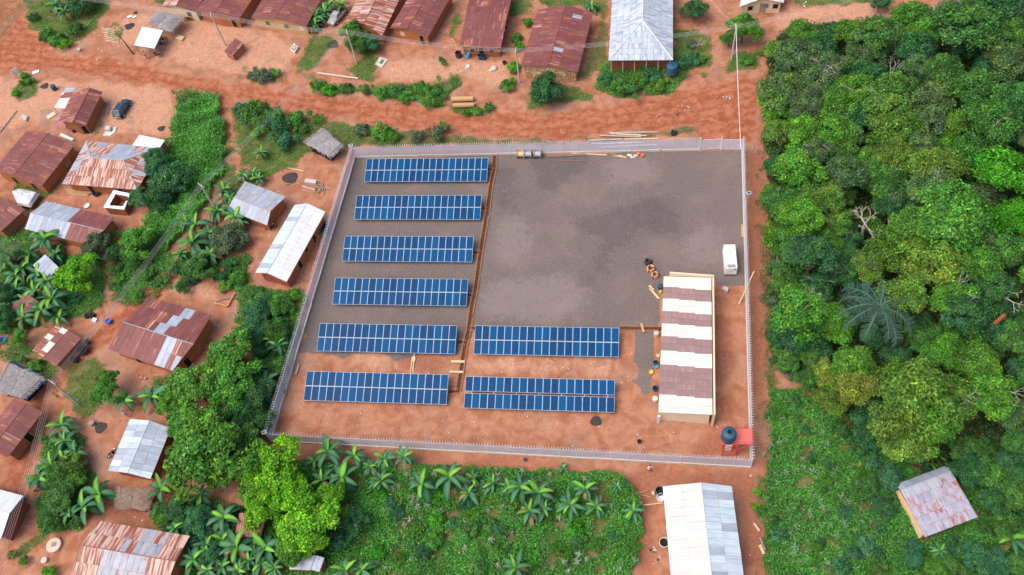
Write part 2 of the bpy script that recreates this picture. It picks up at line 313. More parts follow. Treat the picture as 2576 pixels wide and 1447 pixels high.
FOREST = [[(1925, 140), (2000, 60), (2130, 70), (2330, 20), (2420, 40), (2700, -40), (2700, 1200), (2320, 1190), (2060, 990), (1965, 930), (1940, 860), (1950, 760), (1935, 690), (1945, 600), (1928, 540), (1938, 430), (1925, 330), (1935, 260), (1922, 200)]]
DRY = [[(860, 310), (1020, 335), (960, 368), (870, 370)], [(600, 440), (700, 430), (690, 460), (620, 470)], [(1030, 328), (1200, 345), (1300, 352), (1480, 345), (1570, 338), (1740, 318), (1760, 335), (1600, 350), (1300, 367), (960, 372), (980, 345)], [(1500, 20), (1530, 20), (1530, 150), (1470, 205), (1450, 195), (1490, 100)], [(610, 165), (710, 180), (730, 210), (640, 215), (600, 195)], [(1100, 1165), (1560, 1185), (1550, 1205), (1100, 1185)],
       [(1900, 1000), (1935, 1000), (1940, 1460), (1905, 1460)], [(1915, 280), (1935, 280), (1935, 960), (1915, 960)], [(500, 620), (540, 600), (610, 640), (560, 680)]]

def _axis(a, b, s, far):
    c = np.arange(a, b + s, s); o = []; d = s; p = b + s
    while p < far: d *= 1.5; p += d; o.append(p)
    i = []; d = s; p = a
    while p > -far: d *= 1.5; p -= d; i.append(p)
    return np.array(i[::-1] + list(c) + o)
def make_ground():
    xs = _axis(-118, 84, 0.42, 4000); ys = _axis(16, 152, 0.42, 4000); nx, ny = len(xs), len(ys)
    XX, YY = np.meshgrid(xs, ys); P = np.stack([XX.ravel(), YY.ravel(), np.zeros(XX.size)], 1)
    ok = (P[:, 1] > 10) & (np.abs(P[:, 0]) < 400) & (P[:, 1] < 400)
    px = np.full((len(P), 2), -9999.0); px[ok] = PXA(P[ok]); pxr = ragged(P, px); pxg = px + (pxr - px) * 1.6 * np.clip((px[:, 1:2] - 800) / 40, 0, 1) * (px[:, 0:1] < 1570)
    def mask(polys, blur):
        m = np.zeros(len(P), bool)
        for q in polys: m |= inpoly(pxg if polys is GRAVEL else pxr, q)
        m = m.reshape(ny, nx).astype(np.float32)
        for _ in range(blur):
            m = (m + np.roll(m, 1, 0) + np.roll(m, -1, 0) + np.roll(m, 1, 1) + np.roll(m, -1, 1)) / 5
        return m.ravel()
    A = np.ones((len(P), 4), np.float32); B = np.ones((len(P), 4), np.float32)
    # signed distance from the road's centre line, kept in the alpha channel (wheel tracks follow it)
    cl = [G(*q) for q in ((-90, 130), (0, 142), (160, 158), (300, 178), (430, 198), (560, 220), (640, 235), (760, 258), (900, 273), (1040, 294), (1200, 312), (1330, 315), (1560, 297), (1740, 270), (1905, 225), (1990, 200))]
    best = np.full(len(P), 99.0)
    for a_, b_ in zip(cl, cl[1:]):
        ux, uy = b_.x - a_.x, b_.y - a_.y; l2 = ux * ux + uy * uy; k_ = np.clip(((P[:, 0] - a_.x) * ux + (P[:, 1] - a_.y) * uy) / l2, 0, 1)
        dx, dy = P[:, 0] - a_.x - k_ * ux, P[:, 1] - a_.y - k_ * uy; d_ = np.hypot(dx, dy) * np.sign(ux * dy - uy * dx); best = np.where(np.abs(d_) < np.abs(best), d_, best)
    A[:, 3] = np.clip(best / 20 + .5, 0, 1)
    A[:, 0] = mask(GRASS + CROP, 4); A[:, 1] = mask(ROAD, 6); A[:, 2] = mask(GRAVEL, 2)
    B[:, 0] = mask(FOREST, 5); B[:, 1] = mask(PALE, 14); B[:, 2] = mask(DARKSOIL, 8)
    far = ~ok | (np.abs(P[:, 0] + 17) > 102) | (np.abs(P[:, 1] - 84) > 70)
    A[far & (P[:, 0] < 40), 0] = 0.55; B[far & (P[:, 0] >= 40), 0] = 1.0
    # slight relief: ruts along the road, lumps on bare soil
    z = 0.03 * np.sin(P[:, 0] * 1.3 + np.sin(P[:, 1] * 0.9)) * np.sin(P[:, 1] * 1.1) + 0.02 * np.sin(P[:, 0] * 3.1 + P[:, 1] * 2.3)
    z = z - 0.055 - A[:, 1] * (0.22 + 0.035 * np.cos(best * 3.6 + 1.8 * np.sin(P[:, 0] * .31) + np.sin(P[:, 0] * .83))) ; z *= (1 - A[:, 2] * 0.8)
    P[:, 2] = np.where(far, -0.05, z)
    idx = np.arange(nx * ny).reshape(ny, nx)
    Q = np.stack([idx[:-1, :-1].ravel(), idx[:-1, 1:].ravel(), idx[1:, 1:].ravel(), idx[1:, :-1].ravel()], 1)
    me = npmesh('ground', P, Q)
    for nm, arr in (('ga', A), ('gb', B)):
        at = me.color_attributes.new(nm, 'FLOAT_COLOR', 'POINT'); at.data.foreach_set('color', arr.ravel())
    me.polygons.foreach_set('use_smooth', np.ones(len(Q), bool))
    me.materials.append(ground_mat()); return struct(obj('ground', me))
def npmesh(name, V, Q, cols=None):
    me = bpy.data.meshes.new(name); k = Q.shape[1]
    me.vertices.add(len(V)); me.vertices.foreach_set('co', np.asarray(V, np.float32).ravel())
    me.loops.add(Q.size); me.loops.foreach_set('vertex_index', Q.astype(np.int32).ravel())
    me.polygons.add(len(Q)); me.polygons.foreach_set('loop_start', np.arange(0, Q.size, k, dtype=np.int32))
    if cols is not None:
        at = me.color_attributes.new('lc', 'FLOAT_COLOR', 'POINT')
        c4 = np.ones((len(V), 4), np.float32); c4[:, :3] = cols; at.data.foreach_set('color', c4.ravel())
    me.update(calc_edges=True); me.validate(); return me
def ground_mat():
    m, t, b = newmat('red_laterite_ground', 0.95, 0.1); pos = N(t, 'ShaderNodeTexCoord').outputs['Object']
    def attr(n):
        a = N(t, 'ShaderNodeVertexColor'); a.layer_name = n; s = N(t, 'ShaderNodeSeparateColor'); L(t, a.outputs[0], s.inputs[0]); return list(s.outputs) + [a.outputs[1]]
    ga, gb = attr('ga'), attr('gb')
    n1 = noise(t, pos, 0.12, 5, 0.6); n2 = noise(t, pos, 0.5, 5, 0.65, 0.6); n3 = noise(t, pos, 2.4, 4, 0.7); n4 = noise(t, pos, 9.0, 3, 0.7)
    dirt = mix(t, sstep(t, n2, 0.34, 0.66), (0.305, 0.120, 0.066), (0.430, 0.205, 0.128))
    dirt = mix(t, mth(t, 'MULTIPLY', sstep(t, n1, 0.5, 0.72), 0.5), dirt, (0.36, 0.25, 0.19))
    pale = mix(t, sstep(t, n3, 0.3, 0.7), (0.45, 0.215, 0.128), (0.55, 0.325, 0.225))
    pf = mth(t, 'MULTIPLY', sstep(t, mth(t, 'ADD', gb[1], mth(t, 'MULTIPLY_ADD', n2, 0.9, -0.45)), 0.25, 0.9), 0.85)
    c = mix(t, pf, dirt, pale)
    n5 = noise(t, pos, 0.95, 6, 0.72, 0.4)
    c = mix(t, mth(t, 'MULTIPLY', sstep(t, n5, 0.52, 0.70), 0.55), c, (0.22, 0.098, 0.064))
    c = mix(t, mth(t, 'MULTIPLY', sstep(t, noise(t, pos, 1.7, 5, 0.7), 0.60, 0.74), 0.5), c, (0.58, 0.43, 0.36))
    # grey trampled patches and ash
    c = mix(t, mth(t, 'MULTIPLY', sstep(t, noise(t, pos, 0.23, 5, 0.66, 0.8), 0.52, 0.70), 0.62), c, (0.25, 0.175, 0.135))
    st = noise(t, pos, 0.7, 6, 0.7, 0.6)
    road = mix(t, sstep(t, st, 0.38, 0.62), (0.285, 0.090, 0.044), (0.42, 0.165, 0.095))
    lat = mth(t, 'MULTIPLY_ADD', ga[3], 20.0, -10.0); wob = mth(t, 'MULTIPLY_ADD', noise(t, pos, 0.22, 4), 9.0, 0.0)
    trk = mth(t, 'SINE', mth(t, 'ADD', mth(t, 'MULTIPLY', lat, 3.6), wob))
    road = mix(t, mth(t, 'MULTIPLY', sstep(t, mth(t, 'ADD', mth(t, 'MULTIPLY', trk, 0.17), n5), 0.46, 0.80), 0.7), road, (0.235, 0.074, 0.040))
    rf = sstep(t, mth(t, 'ADD', ga[1], mth(t, 'MULTIPLY_ADD', n3, 0.6, -0.3)), 0.3, 0.75)
    c = mix(t, rf, c, road)
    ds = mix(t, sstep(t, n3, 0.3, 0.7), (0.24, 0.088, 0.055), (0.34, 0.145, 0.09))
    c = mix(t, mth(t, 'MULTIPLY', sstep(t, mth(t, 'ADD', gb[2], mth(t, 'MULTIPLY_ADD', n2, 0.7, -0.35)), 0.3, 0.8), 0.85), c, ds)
    g1 = noise(t, pos, 0.10, 6, 0.66, 0.5); g2 = noise(t, pos, 0.16, 6, 0.68, 0.4)
    gr = mix(t, sstep(t, n4, 0.3, 0.7), (0.112, 0.092, 0.088), (0.195, 0.157, 0.145))
    gr = mix(t, mth(t, 'MULTIPLY', sstep(t, g1, 0.54, 0.66), 0.4), gr, (0.098, 0.080, 0.084))
    gr = mix(t, mth(t, 'MULTIPLY', sstep(t, g2, 0.46, 0.70), 0.55), gr, (0.215, 0.168, 0.150))
    gr = mix(t, mth(t, 'MULTIPLY', sstep(t, mth(t, 'ADD', gb[1], mth(t, 'MULTIPLY_ADD', mth(t, 'ADD', n5, mth(t, 'MULTIPLY', n3, .6)), 2.2, -1.76)), 0.2, 1.1), 0.5), gr, (0.255, 0.215, 0.205))
    gr = mix(t, mth(t, 'MULTIPLY', sstep(t, mth(t, 'ADD', gb[2], mth(t, 'MULTIPLY_ADD', mth(t, 'ADD', n5, mth(t, 'MULTIPLY', n3, .6)), 2.2, -1.76)), 0.2, 0.9), 0.6), gr, (0.092, 0.077, 0.084))
    gr = mix(t, mth(t, 'MULTIPLY', sstep(t, noise(t, pos, 3.6, 4, 0.8), 0.52, 0.66), 0.45), gr, (0.27, 0.23, 0.22))
    c = mix(t, sstep(t, mth(t, 'ADD', ga[2], mth(t, 'MULTIPLY_ADD', n3, 0.5, -0.25)), 0.4, 0.62), c, gr)
    gs = mix(t, sstep(t, n5, 0.40, 0.62), (0.058, 0.125, 0.022), (0.165, 0.135, 0.065))
    gf = sstep(t, mth(t, 'ADD', ga[0], mth(t, 'ADD', mth(t, 'MULTIPLY_ADD', n3, 1.3, -0.65), mth(t, 'MULTIPLY_ADD', n5, 1.2, -0.60))), 0.45, 0.75)
    c = mix(t, mth(t, 'MULTIPLY', gf, 0.9), c, gs)
    c = mix(t, sstep(t, mth(t, 'ADD', gb[0], mth(t, 'MULTIPLY_ADD', n3, 0.5, -0.25)), 0.35, 0.65), c, mix(t, n3, (0.045, 0.045, 0.02), (0.09, 0.06, 0.035)))
    v = mth(t, 'MULTIPLY_ADD', n4, 0.60, 0.70)
    hs = N(t, 'ShaderNodeHueSaturation'); L(t, c, hs.inputs['Color']); L(t, v, hs.inputs['Value']); L(t, hs.outputs[0], b.inputs['Base Color'])
    bp = N(t, 'ShaderNodeBump'); bp.inputs['Strength'].default_value = 0.5; bp.inputs['Distance'].default_value = 0.12
    L(t, mth(t, 'ADD', mth(t, 'MULTIPLY', n3, 0.7), mth(t, 'MULTIPLY', n4, 0.4)), bp.inputs['Height']); L(t, bp.outputs[0], b.inputs['Normal'])
    return m
make_ground()
AVOID = []                                    # building footprints in world xy, kept free of ground cover

# ---------------------------------------------------------------- roofs and houses
def clip(poly, a, b, c):                      # keep a*x+b*y+c >= 0
    out = []
    for i in range(len(poly)):
        p, q = poly[i], poly[(i + 1) % len(poly)]; dp = a * p[0] + b * p[1] + c; dq = a * q[0] + b * q[1] + c
        if dp >= 0: out.append(p)
        if (dp >= 0) != (dq >= 0):
            k = dp / (dp - dq); out.append((p[0] + k * (q[0] - p[0]), p[1] + k * (q[1] - p[1])))
    return out
def roof_slope(parent, pts, mat_fn, sw=0.86, sl=1.9, name='roof_sheet'):
    """pts: eaveA, eaveB, then the upper points back to above eaveA.  Sheets are separate thin prisms."""
    A = Vector(pts[0]); B = Vector(pts[1]); u = (B - A).normalized()
    nrm = Vector((0, 0, 0))
    for i in range(len(pts)):
        p, q = Vector(pts[i]), Vector(pts[(i + 1) % len(pts)]); nrm += p.cross(q)
    nrm.normalize()
    if nrm.z < 0: nrm = -nrm
    v = nrm.cross(u).normalized()
    ctr = sum((Vector(p) for p in pts), Vector()) / len(pts)
    if (ctr - A).dot(v) < 0: v = -v
    P2 = [((Vector(p) - A).dot(u), (Vector(p) - A).dot(v)) for p in pts]
    area = sum(P2[i][0] * P2[(i + 1) % len(P2)][1] - P2[(i + 1) % len(P2)][0] * P2[i][1] for i in range(len(P2)))
    if area < 0: P2 = P2[::-1]
    u0, u1 = min(p[0] for p in P2), max(p[0] for p in P2); v0, v1 = min(p[1] for p in P2), max(p[1] for p in P2)
    nu = max(1, round((u1 - u0) / sw)); nv = max(1, round((v1 - v0) / sl)); du = (u1 - u0) / nu; dv = (v1 - v0) / nv; g = 0.012
    for j in range(nv):
        for i in range(nu):
            a, b_, c, d = u0 + i * du + g, u0 + (i + 1) * du - g, v0 + j * dv + g, v0 + (j + 1) * dv - g
            q = [(a, c), (b_, c), (b_, d), (a, d)]
            for k in range(len(P2)):
                x1, y1 = P2[k]; x2, y2 = P2[(k + 1) % len(P2)]; q = clip(q, -(y2 - y1), x2 - x1, (y2 - y1) * x1 - (x2 - x1) * y1)
                if len(q) < 3: break
            if len(q) < 3: continue
            ar = abs(sum(q[k][0] * q[(k + 1) % len(q)][1] - q[(k + 1) % len(q)][0] * q[k][1] for k in range(len(q)))) / 2
            if ar < 0.03: continue
            lift = random.uniform(0.0, 0.016); tilt = random.uniform(-0.006, 0.012)
            n = len(q); V = []
            for h in (0.004, 0.022):
                for (x, y) in q: V.append(A + u * x + v * y + nrm * (h + lift + tilt * (1 - (y - c) / dv)))
            Fs = [tuple(range(n))[::-1], tuple(range(n, 2 * n))] + [(k, (k + 1) % n, n + (k + 1) % n, n + k) for k in range(n)]
            me = mesh(name, V, Fs, mat_fn(i, j, nu, nv))
            uvl = me.uv_layers.new(name='UVMap'); uvs = []
            for f in Fs:
                for k in f: uvs += [q[k % n][0], q[k % n][1]]
            uvl.data.foreach_set('uv', uvs); obj(name, me, parent)
def mono(m): return lambda i, j, nu, nv: m
def mixm(*pairs):                              # weighted random choice of sheet materials
    ms = [p[0] for p in pairs]; ws = [p[1] for p in pairs]
    return lambda i, j, nu, nv: random.choices(ms, ws)[0]
HOUSES = []                                    # (pixel centre, short reference phrase)
def wallbox(poly, z0, tops, mat, parent, name='wall'):
    n = len(poly); V = [(p[0], p[1], z0) for p in poly] + [(p[0], p[1], z) for p, z in zip(poly, tops)]
    Fs = [(i, (i + 1) % n, n + (i + 1) % n, n + i) for i in range(n)] + [tuple(range(n, 2 * n))]
    return obj(name, mesh(name, V, Fs, mat), parent)
def opening(parent, a, b, f, z0, w_, h, mat, name, frame=None):
    a = Vector((a[0], a[1], 0)); b = Vector((b[0], b[1], 0)); u = (b - a).normalized(); c = a.lerp(b, f); ang = math.atan2(u.y, u.x)
    mb = MB(); mb.box((c.x, c.y, z0 + h / 2), (w_, 0.10, h), ang); o = mb.build(name, mat, parent)
    if frame:
        fb = MB(); q = Vector((-u.y, u.x, 0))
        for s in (-1, 1): fb.box((c.x + u.x * s * (w_ / 2 + .04), c.y + u.y * s * (w_ / 2 + .04), z0 + h / 2), (0.08, 0.16, h + .16), ang)
        for zz in (z0 - .04, z0 + h + .04): fb.box((c.x, c.y, zz), (w_, 0.16, 0.08), ang)
        fb.build('frame', frame, o)
    return o
def house(label, ref, L0, K0, M0, M1, K1, L1, ez=2.3, rz=3.25, left=None, right=None, wall=None, inset=0.45, cat='house', name='house', fascia=None, sw=0.86, sl=1.9, openings=(), gable_mat=None):
    """Gable house from roof outline pixels: L/M eaves and K ridge at end 0 and end 1 (pixel pairs)."""
    l0, m0, m1, l1 = (G(*p, ez) for p in (L0, M0, M1, L1)); k0, k1 = G(*K0, rz), G(*K1, rz)
    d_ = ((l1 - l0).normalized() + (m1 - m0).normalized() + (k1 - k0).normalized()).normalized(); d_.z = 0; d_.normalize()
    def straighten(a, b): md = (a + b) / 2; return md + d_ * (a - md).dot(d_), md + d_ * (b - md).dot(d_)
    l0, l1 = straighten(l0, l1); m0, m1 = straighten(m0, m1); k0, k1 = straighten(k0, k1)
    c = (l0 + m0 + m1 + l1) / 4
    t = thing(name, label, cat, (c.x, c.y, 0)); off = Vector((c.x, c.y, 0))
    l0, m0, m1, l1, k0, k1 = (p - off for p in (l0, m0, m1, l1, k0, k1))
    left = left or mono(M_MAROON); right = right or left
    d = Vector((0, 0, -0.035)); cap = MB()
    cap.prism([p + d for p in (l0, l1, k1, k0)], (0, 0, 0.02)); cap.prism([p + d for p in (m0, m1, k1, k0)], (0, 0, 0.02))
    deck = cap.build('roof', M_GREYWOOD, t)
    rc = MB(); rc.bar(k0 + Vector((0, 0, .03)), k1 + Vector((0, 0, .03)), 0.06, n=6); rc.build('ridge_cap', left(0, 0, 1, 1), deck)
    roof_slope(deck, [l0, l1, k1, k0], left, sw, sl); roof_slope(deck, [m0, m1, k1, k0], right, sw, sl)
    if fascia:
        fb = MB()
        for a, b_ in ((l0, l1), (m0, m1), (l0, k0), (k0, m0), (l1, k1), (k1, m1)): fb.bar(a - Vector((0, 0, .08)), b_ - Vector((0, 0, .08)), 0.07, n=4)
        fb.build('fascia', fascia, deck)
    # walls under the eaves
    ax = (k1 - k0).normalized(); ax.z = 0
    def ins(p, k): q = Vector((p.x, p.y, 0)); kk = Vector((k.x, k.y, 0)); dv = (kk - q); return q + dv.normalized() * min(inset, dv.length * 0.4)
    P = []
    for p, k, s in ((l0, k0, 1), (k0, None, 1), (m0, k0, 1), (m1, k1, -1), (k1, None, -1), (l1, k1, -1)):
        q = ins(p, k) if k is not None else Vector((p.x, p.y, 0)); P.append(q + ax * inset * s)
    tops = []
    for q, (e, k) in zip(P, ((l0, k0), (k0, k0), (m0, k0), (m1, k1), (k1, k1), (l1, k1))):
        if e is k: tops.append(rz - 0.09)
        else:
            full = Vector((k.x - e.x, k.y - e.y, 0)).length; inn = min(inset, full * 0.4); tops.append(ez + (rz - ez) * inn / full - 0.09)
    wallbox(P, -0.15, tops, wall or M_MUD, t)
    HOUSES.append(((PX(c)[0], PX(c)[1]), ref)); AVOID.append([(p.x + off.x, p.y + off.y) for p in P])
    sides = {'l': (P[5], P[0]), 'r': (P[2], P[3]), 'e0l': (P[0], P[1]), 'e0r': (P[1], P[2]), 'e1l': (P[4], P[5]), 'e1r': (P[3], P[4])}
    for s, f, z0, w_, h, mt, nm in openings: opening(t, *sides[s], f, z0, w_, h, mt, nm, M_WOOD if nm != 'shutter' else None)
    t['_P'] = 0; del t['_P']
    return t, P, off
def lean_roof(label, ref, pts, z, mat_fn, wall=None, posts=None, name='shed', cat='shed', zs=None, inset=0.2, sw=0.86, sl=1.9):
    """single slope roof: pts eaveA, eaveB, topB, topA pixels; z low height or zs per corner"""
    zs = zs or [z, z, z + 0.45, z + 0.45]
    p = [G(*q, zz) for q, zz in zip(pts, zs)]; c = sum(p, Vector()) / 4; off = Vector((c.x, c.y, 0)); t = thing(name, label, cat, off); p = [q - off for q in p]
    mb = MB(); mb.prism([q + Vector((0, 0, -.22)) for q in p], (0, 0, .02)); deck = mb.build('roof', M_GREYWOOD, t); roof_slope(deck, p, mat_fn, sw, sl)
    cc = sum(p, Vector()) / 4; I = [Vector((q.x, q.y, 0)) + (Vector((cc.x, cc.y, 0)) - Vector((q.x, q.y, 0))).normalized() * inset * 1.4 for q in p]
    if wall: wallbox(I, -0.1, [zz - 0.12 for zz in zs], wall, t)
    if posts:
        for q, zz in zip(I, zs): pb = MB(); pb.bar((q.x, q.y, -0.1), (q.x, q.y, zz - .04), 0.06); pb.build('post', posts, t)
    HOUSES.append((tuple(PX(c)), ref)); AVOID.append([(q.x + off.x, q.y + off.y) for q in I])
    return t, I, off
def T6(t, *pts): return [TP(t, *p) for p in pts]
R_MAR = mixm((M_MAROON, 0.9), (M_RUST, 0.1))
R_RUST = mixm((M_RUST, 0.55), (M_MAROON, 0.45))
R_STR = mixm((M_STRIPE, 0.85), (M_RUST, 0.15))
# ---------------------------------------------------------------- the village houses
WIN = lambda s, f: (s, f, 0.9, 0.8, 0.8, M_DARK, 'window')
DOOR = lambda s, f: (s, f, 0.02, 0.85, 1.85, M_DARK, 'door')
SHUT = lambda s, f: (s, f, 0.8, 0.9, 0.9, M_PALEWOOD, 'shutter')
def pv(p, d): return (p[0] + d[0], p[1] + d[1])
# top row, left to right
a = T6(0, (1632, 68), (1770, 62), (1968, 125)); d = (43, -80)
house('rust roofed house with cream gable wall behind the grey thatch shelter', 'cream-walled house', pv(a[0], d), pv(a[1], d), pv(a[2], d), a[2], a[1], a[0], left=R_STR, right=R_MAR, wall=M_CREAM, openings=[WIN('e1r', .5)])
a = T6(0, (1975, 110), (2155, 135), (2395, 195)); d = (67, -97)
house('maroon roofed house behind the leaning power pole at the top left', 'maroon house behind the leaning pole', pv(a[0], d), pv(a[1], d), pv(a[2], d), a[2], a[1], a[0], left=R_MAR, wall=M_MUD, openings=[DOOR('e1r', .3)])
a = T6(1, (-44, 182), (195, 185), (500, 265)); d = (58, -100)
house('maroon roofed house with ochre plastered porch left of the banana clump', 'ochre-fronted house', pv(a[0], d), pv(a[1], d), pv(a[2], d), a[2], a[1], a[0], left=R_MAR, wall=M_OCHRE, openings=[WIN('e1r', .75), WIN('e1l', .5), SHUT('e1r', .2)])
a = T6(1, (908, 212), (1085, 240), (1265, 358)); d = (59, -120)
house('house with pale streaked rust roof behind the roadside tree', 'streaky-roofed house', pv(a[0], d), pv(a[1], d), pv(a[2], d), a[2], a[1], a[0], left=R_STR, wall=M_MUD, openings=[DOOR('e1l', .4)])
a = T6(1, (1355, 285), (1525, 288), (1715, 370), (1560, -80), (1755, -110), (2000, -80))
t, P, off = house('maroon roofed mud house with corner porch, between streaked roof and long brown roof', 'corner-porch house', a[3], a[4], a[5], a[2], a[1], a[0], left=R_MAR, wall=M_MUD, openings=[SHUT('e1l', .5), DOOR('e1r', .35)])
pb = MB(); q = W(1, 1700, 415) - off; pb.bar((q.x, q.y, 0), (q.x, q.y, 2.25), .06); pb.build('post', M_WOOD, t)
a = T6(1, (2170, -110), (2112, 128), (2045, 468), (2460, 485), (2530, 130), (2590, -100))
house('broad brown roofed house with black water drums along its front', 'broad brown-roofed house', *a, ez=2.4, rz=3.3, left=R_MAR, right=mixm((M_MAROON, .8), (M_RUST, .2)), wall=M_MUDR, openings=[DOOR('r', .5), WIN('r', .25), WIN('r', .78)])
a = T6(2, (255, 100), (535, 48), (825, 130), (650, 725), (375, 655), (92, 670))
t, P, off = house('large maroon roofed house with rubble stone gable wall and wooden shutters', 'stone-gabled house', *a, ez=2.5, rz=3.6, left=R_MAR, right=mixm((M_MAROON, .72), (M_RUST, .22), (M_GALVR, .06)), wall=M_STONE, openings=[SHUT('e1l', .5), SHUT('e1r', .5)])
# loose stones of the gable wall
sw_ = MB(); stones = []
for a_, b_ in ((P[5], P[4]), (P[4], P[3])):
    for zz in np.arange(0.12, 2.5, 0.3):
        n = int((b_ - a_).length / 0.42)
        for i in range(n):
            if random.random() < .12: continue
            c = a_.lerp(b_, (i + .5 + random.uniform(-.2, .2)) / n); u = (b_ - a_).normalized(); ang = math.atan2(u.y, u.x)
            m_ = MB(); m_.box((c.x, c.y, zz + random.uniform(-.05, .05)), (random.uniform(.2, .4), .16 + random.uniform(0, .08), random.uniform(.14, .27)), ang, top=.8)
            m_.build('stone', random.choice([M_STONE, M_OCHRE, M_PALESTONE]), t)
# hipped white building at the top
fl, fr = W(2, 970, 610, 2.9), W(2, 1617, 605, 2.9); u = (fr - fl).normalized(); bk = (W(2, 1005, 0, 2.9) - fl); bk = bk.normalized() * 22
ap = W(2, 1312, 205, 4.9); rb = ap + bk.normalized() * (22 - 2 * (ap - (fl + fr) / 2).dot(bk.normalized()))
c = (fl + fr) / 2 + bk / 2; off = Vector((c.x, c.y, 0))
t = thing('house', 'large house with pale blue-white hipped roof and thin front posts', 'house', off)
p = [q - off for q in (fl, fr, fr + bk, fl + bk, ap, rb)]
mb = MB(); mb.prism([q - Vector((0, 0, .05)) for q in p[:4]], (0, 0, .02)); deck = mb.build('roof', M_GREYWOOD, t)
M_HIP = sheetmat('shingle_stamped_pale_sheet', (0.42, 0.48, 0.55), (0.50, 0.55, 0.61), (0.25, 0.31, 0.41), 0.50, rough=.5, spread=.12, freq=1.6)
for q in ([p[0], p[1], p[4]], [p[1], p[2], p[5], p[4]], [p[2], p[3], p[5]], [p[3], p[0], p[4], p[5]]): roof_slope(deck, q, mono(M_HIP), 1.0, 1.15)
hb = MB()
for q, r in ((p[0], p[4]), (p[1], p[4]), (p[4], p[5]), (p[2], p[5]), (p[3], p[5])): hb.bar(q + Vector((0, 0, .05)), r + Vector((0, 0, .05)), .10, n=5)
hb.build('ridge_cap', M_WHITE, deck)
bn = bk.normalized(); I = [p[0] + u * .4 + bn * 1.0, p[1] - u * .4 + bn * 1.0, p[2] - u * .4 - bn * .4, p[3] + u * .4 - bn * .4]; wallbox(I, -.1, [2.85] * 4, M_MUDR, t)
for i in range(6):
    q = p[0].lerp(p[1], .04 + .184 * i) + bn * .25; pb = MB(); pb.bar((q.x, q.y, -.1), (q.x, q.y, 2.86), .06); pb.build('post', M_CONCP, t)
HOUSES.append((TP(2, 1310, 330), 'white hipped-roof house')); AVOID.append([(q.x + off.x, q.y + off.y) for q in I])
# cream house top right
a = T6(2, (2288, 72), (2510, -12), (2725, 30)); d = (22, -110)
house('cream plastered house with pale roof and barred windows at top edge', 'cream house at the top edge', pv(a[0], d), pv(a[1], d), pv(a[2], d), a[2], a[1], a[0], left=mono(M_CREAMROOF), wall=M_CREAM, openings=[WIN('e1l', .55), ('e1r', .88, .02, .9, 1.9, M_GREYWOOD, 'door'), ('e1r', .75, 1.0, .8, .8, M_BLUEP, 'window'), WIN('e1r', .25)])
# left side
a = T6(0, (745, 880), (915, 885), (1040, 925), (855, 1260), (722, 1235), (605, 1215))
t, P, off = house('rust roofed mud house with clothes along its eave beside the blue car', 'house beside the blue car', *a, left=R_RUST, right=mixm((M_RUST, .4), (M_MAROON, .6)), wall=M_MUD, openings=[DOOR('e1r', .4)])
aw = [W(0, *q, z) - off for q, z in (((545, 1085), 1.9), ((665, 880), 1.9), ((755, 885), 2.28), ((655, 1095), 2.28))]
roof_slope(t, aw, lambda i, j, nu, nv: (M_GALV, M_GALV, M_RUST, M_CREAMROOF, M_CREAMROOF, M_CREAMROOF)[::-1][min(5, int(6 * i / max(nu, 1)))], .7, 2.0, 'awning_sheet')
for q in aw[:2]: pb = MB(); pb.bar((q.x, q.y, -.1), (q.x, q.y, 1.88), .05); pb.build('post', M_WOOD, t)
house('large rust patched maroon roof house with arched doorways at left edge', 'arched-doorway house', (64, 329), (124, 336), (189, 364), (103, 470), (33, 440), (-15, 431), ez=2.5, rz=3.5, left=R_MAR, right=mixm((M_MAROON, .66), (M_RUST, .34)), wall=M_MUD, openings=[DOOR('e1r', .55), DOOR('e1l', .4), ('r', .3, .5, 1.0, .6, M_GREYWOOD, 'window')])
# rusty hip roof
bl, tl, tr, br = W(4, 625, 402, 2.3), W(4, 868, -32, 2.3), W(4, 1622, 45, 2.3), W(4, 1380, 462, 2.3); A_, B_ = W(4, 915, 140, 3.7), W(4, 1243, 165, 3.7)
c = (bl + tl + tr + br) / 4; off = Vector((c.x, c.y, 0)); t = thing('house', 'hip roofed house of streaked rust and bare metal sheets', 'house', off)
bl, tl, tr, br, A_, B_ = (q - off for q in (bl, tl, tr, br, A_, B_))
mb = MB(); mb.prism([q - Vector((0, 0, .05)) for q in (bl, br, tr, tl)], (0, 0, .02)); deck = mb.build('roof', M_GREYWOOD, t)
roof_slope(deck, [bl, br, B_, A_], lambda i, j, nu, nv: M_GALVR if (i < 2 or i > nu - 3) and random.random() < .8 else M_STRIPE)
roof_slope(deck, [tl, bl, A_], mixm((M_GALVR, .6), (M_STRIPE, .4))); roof_slope(deck, [br, tr, B_], mixm((M_STRIPE, .75), (M_GALVR, .25)))
roof_slope(deck, [tr, tl, A_, B_], lambda i, j, nu, nv: M_GALV if .30 < i / nu < .52 else random.choice([M_STRIPE, M_GALVR, M_STRIPE]))
hb = MB()
for q, r in ((bl, A_), (tl, A_), (A_, B_), (br, B_), (tr, B_)): hb.bar(q + Vector((0, 0, .04)), r + Vector((0, 0, .04)), .08, n=5)
hb.build('ridge_cap', M_GALVR, deck)
cc = Vector((0, 0, 0)); I = [Vector((q.x, q.y, 0)) * .9 for q in (bl, br, tr, tl)]; wallbox(I, -.1, [2.25] * 4, M_MUD, t); opening(t, I[0], I[1], .3, .02, .9, 1.9, M_DARK, 'door', M_WOOD); opening(t, I[0], I[1], .75, .9, .8, .8, M_DARK, 'window', M_WOOD)
HOUSES.append((TP(4, 1080, 250), 'hip-roofed rusty house')); AVOID.append([(q.x + off.x, q.y + off.y) for q in I])
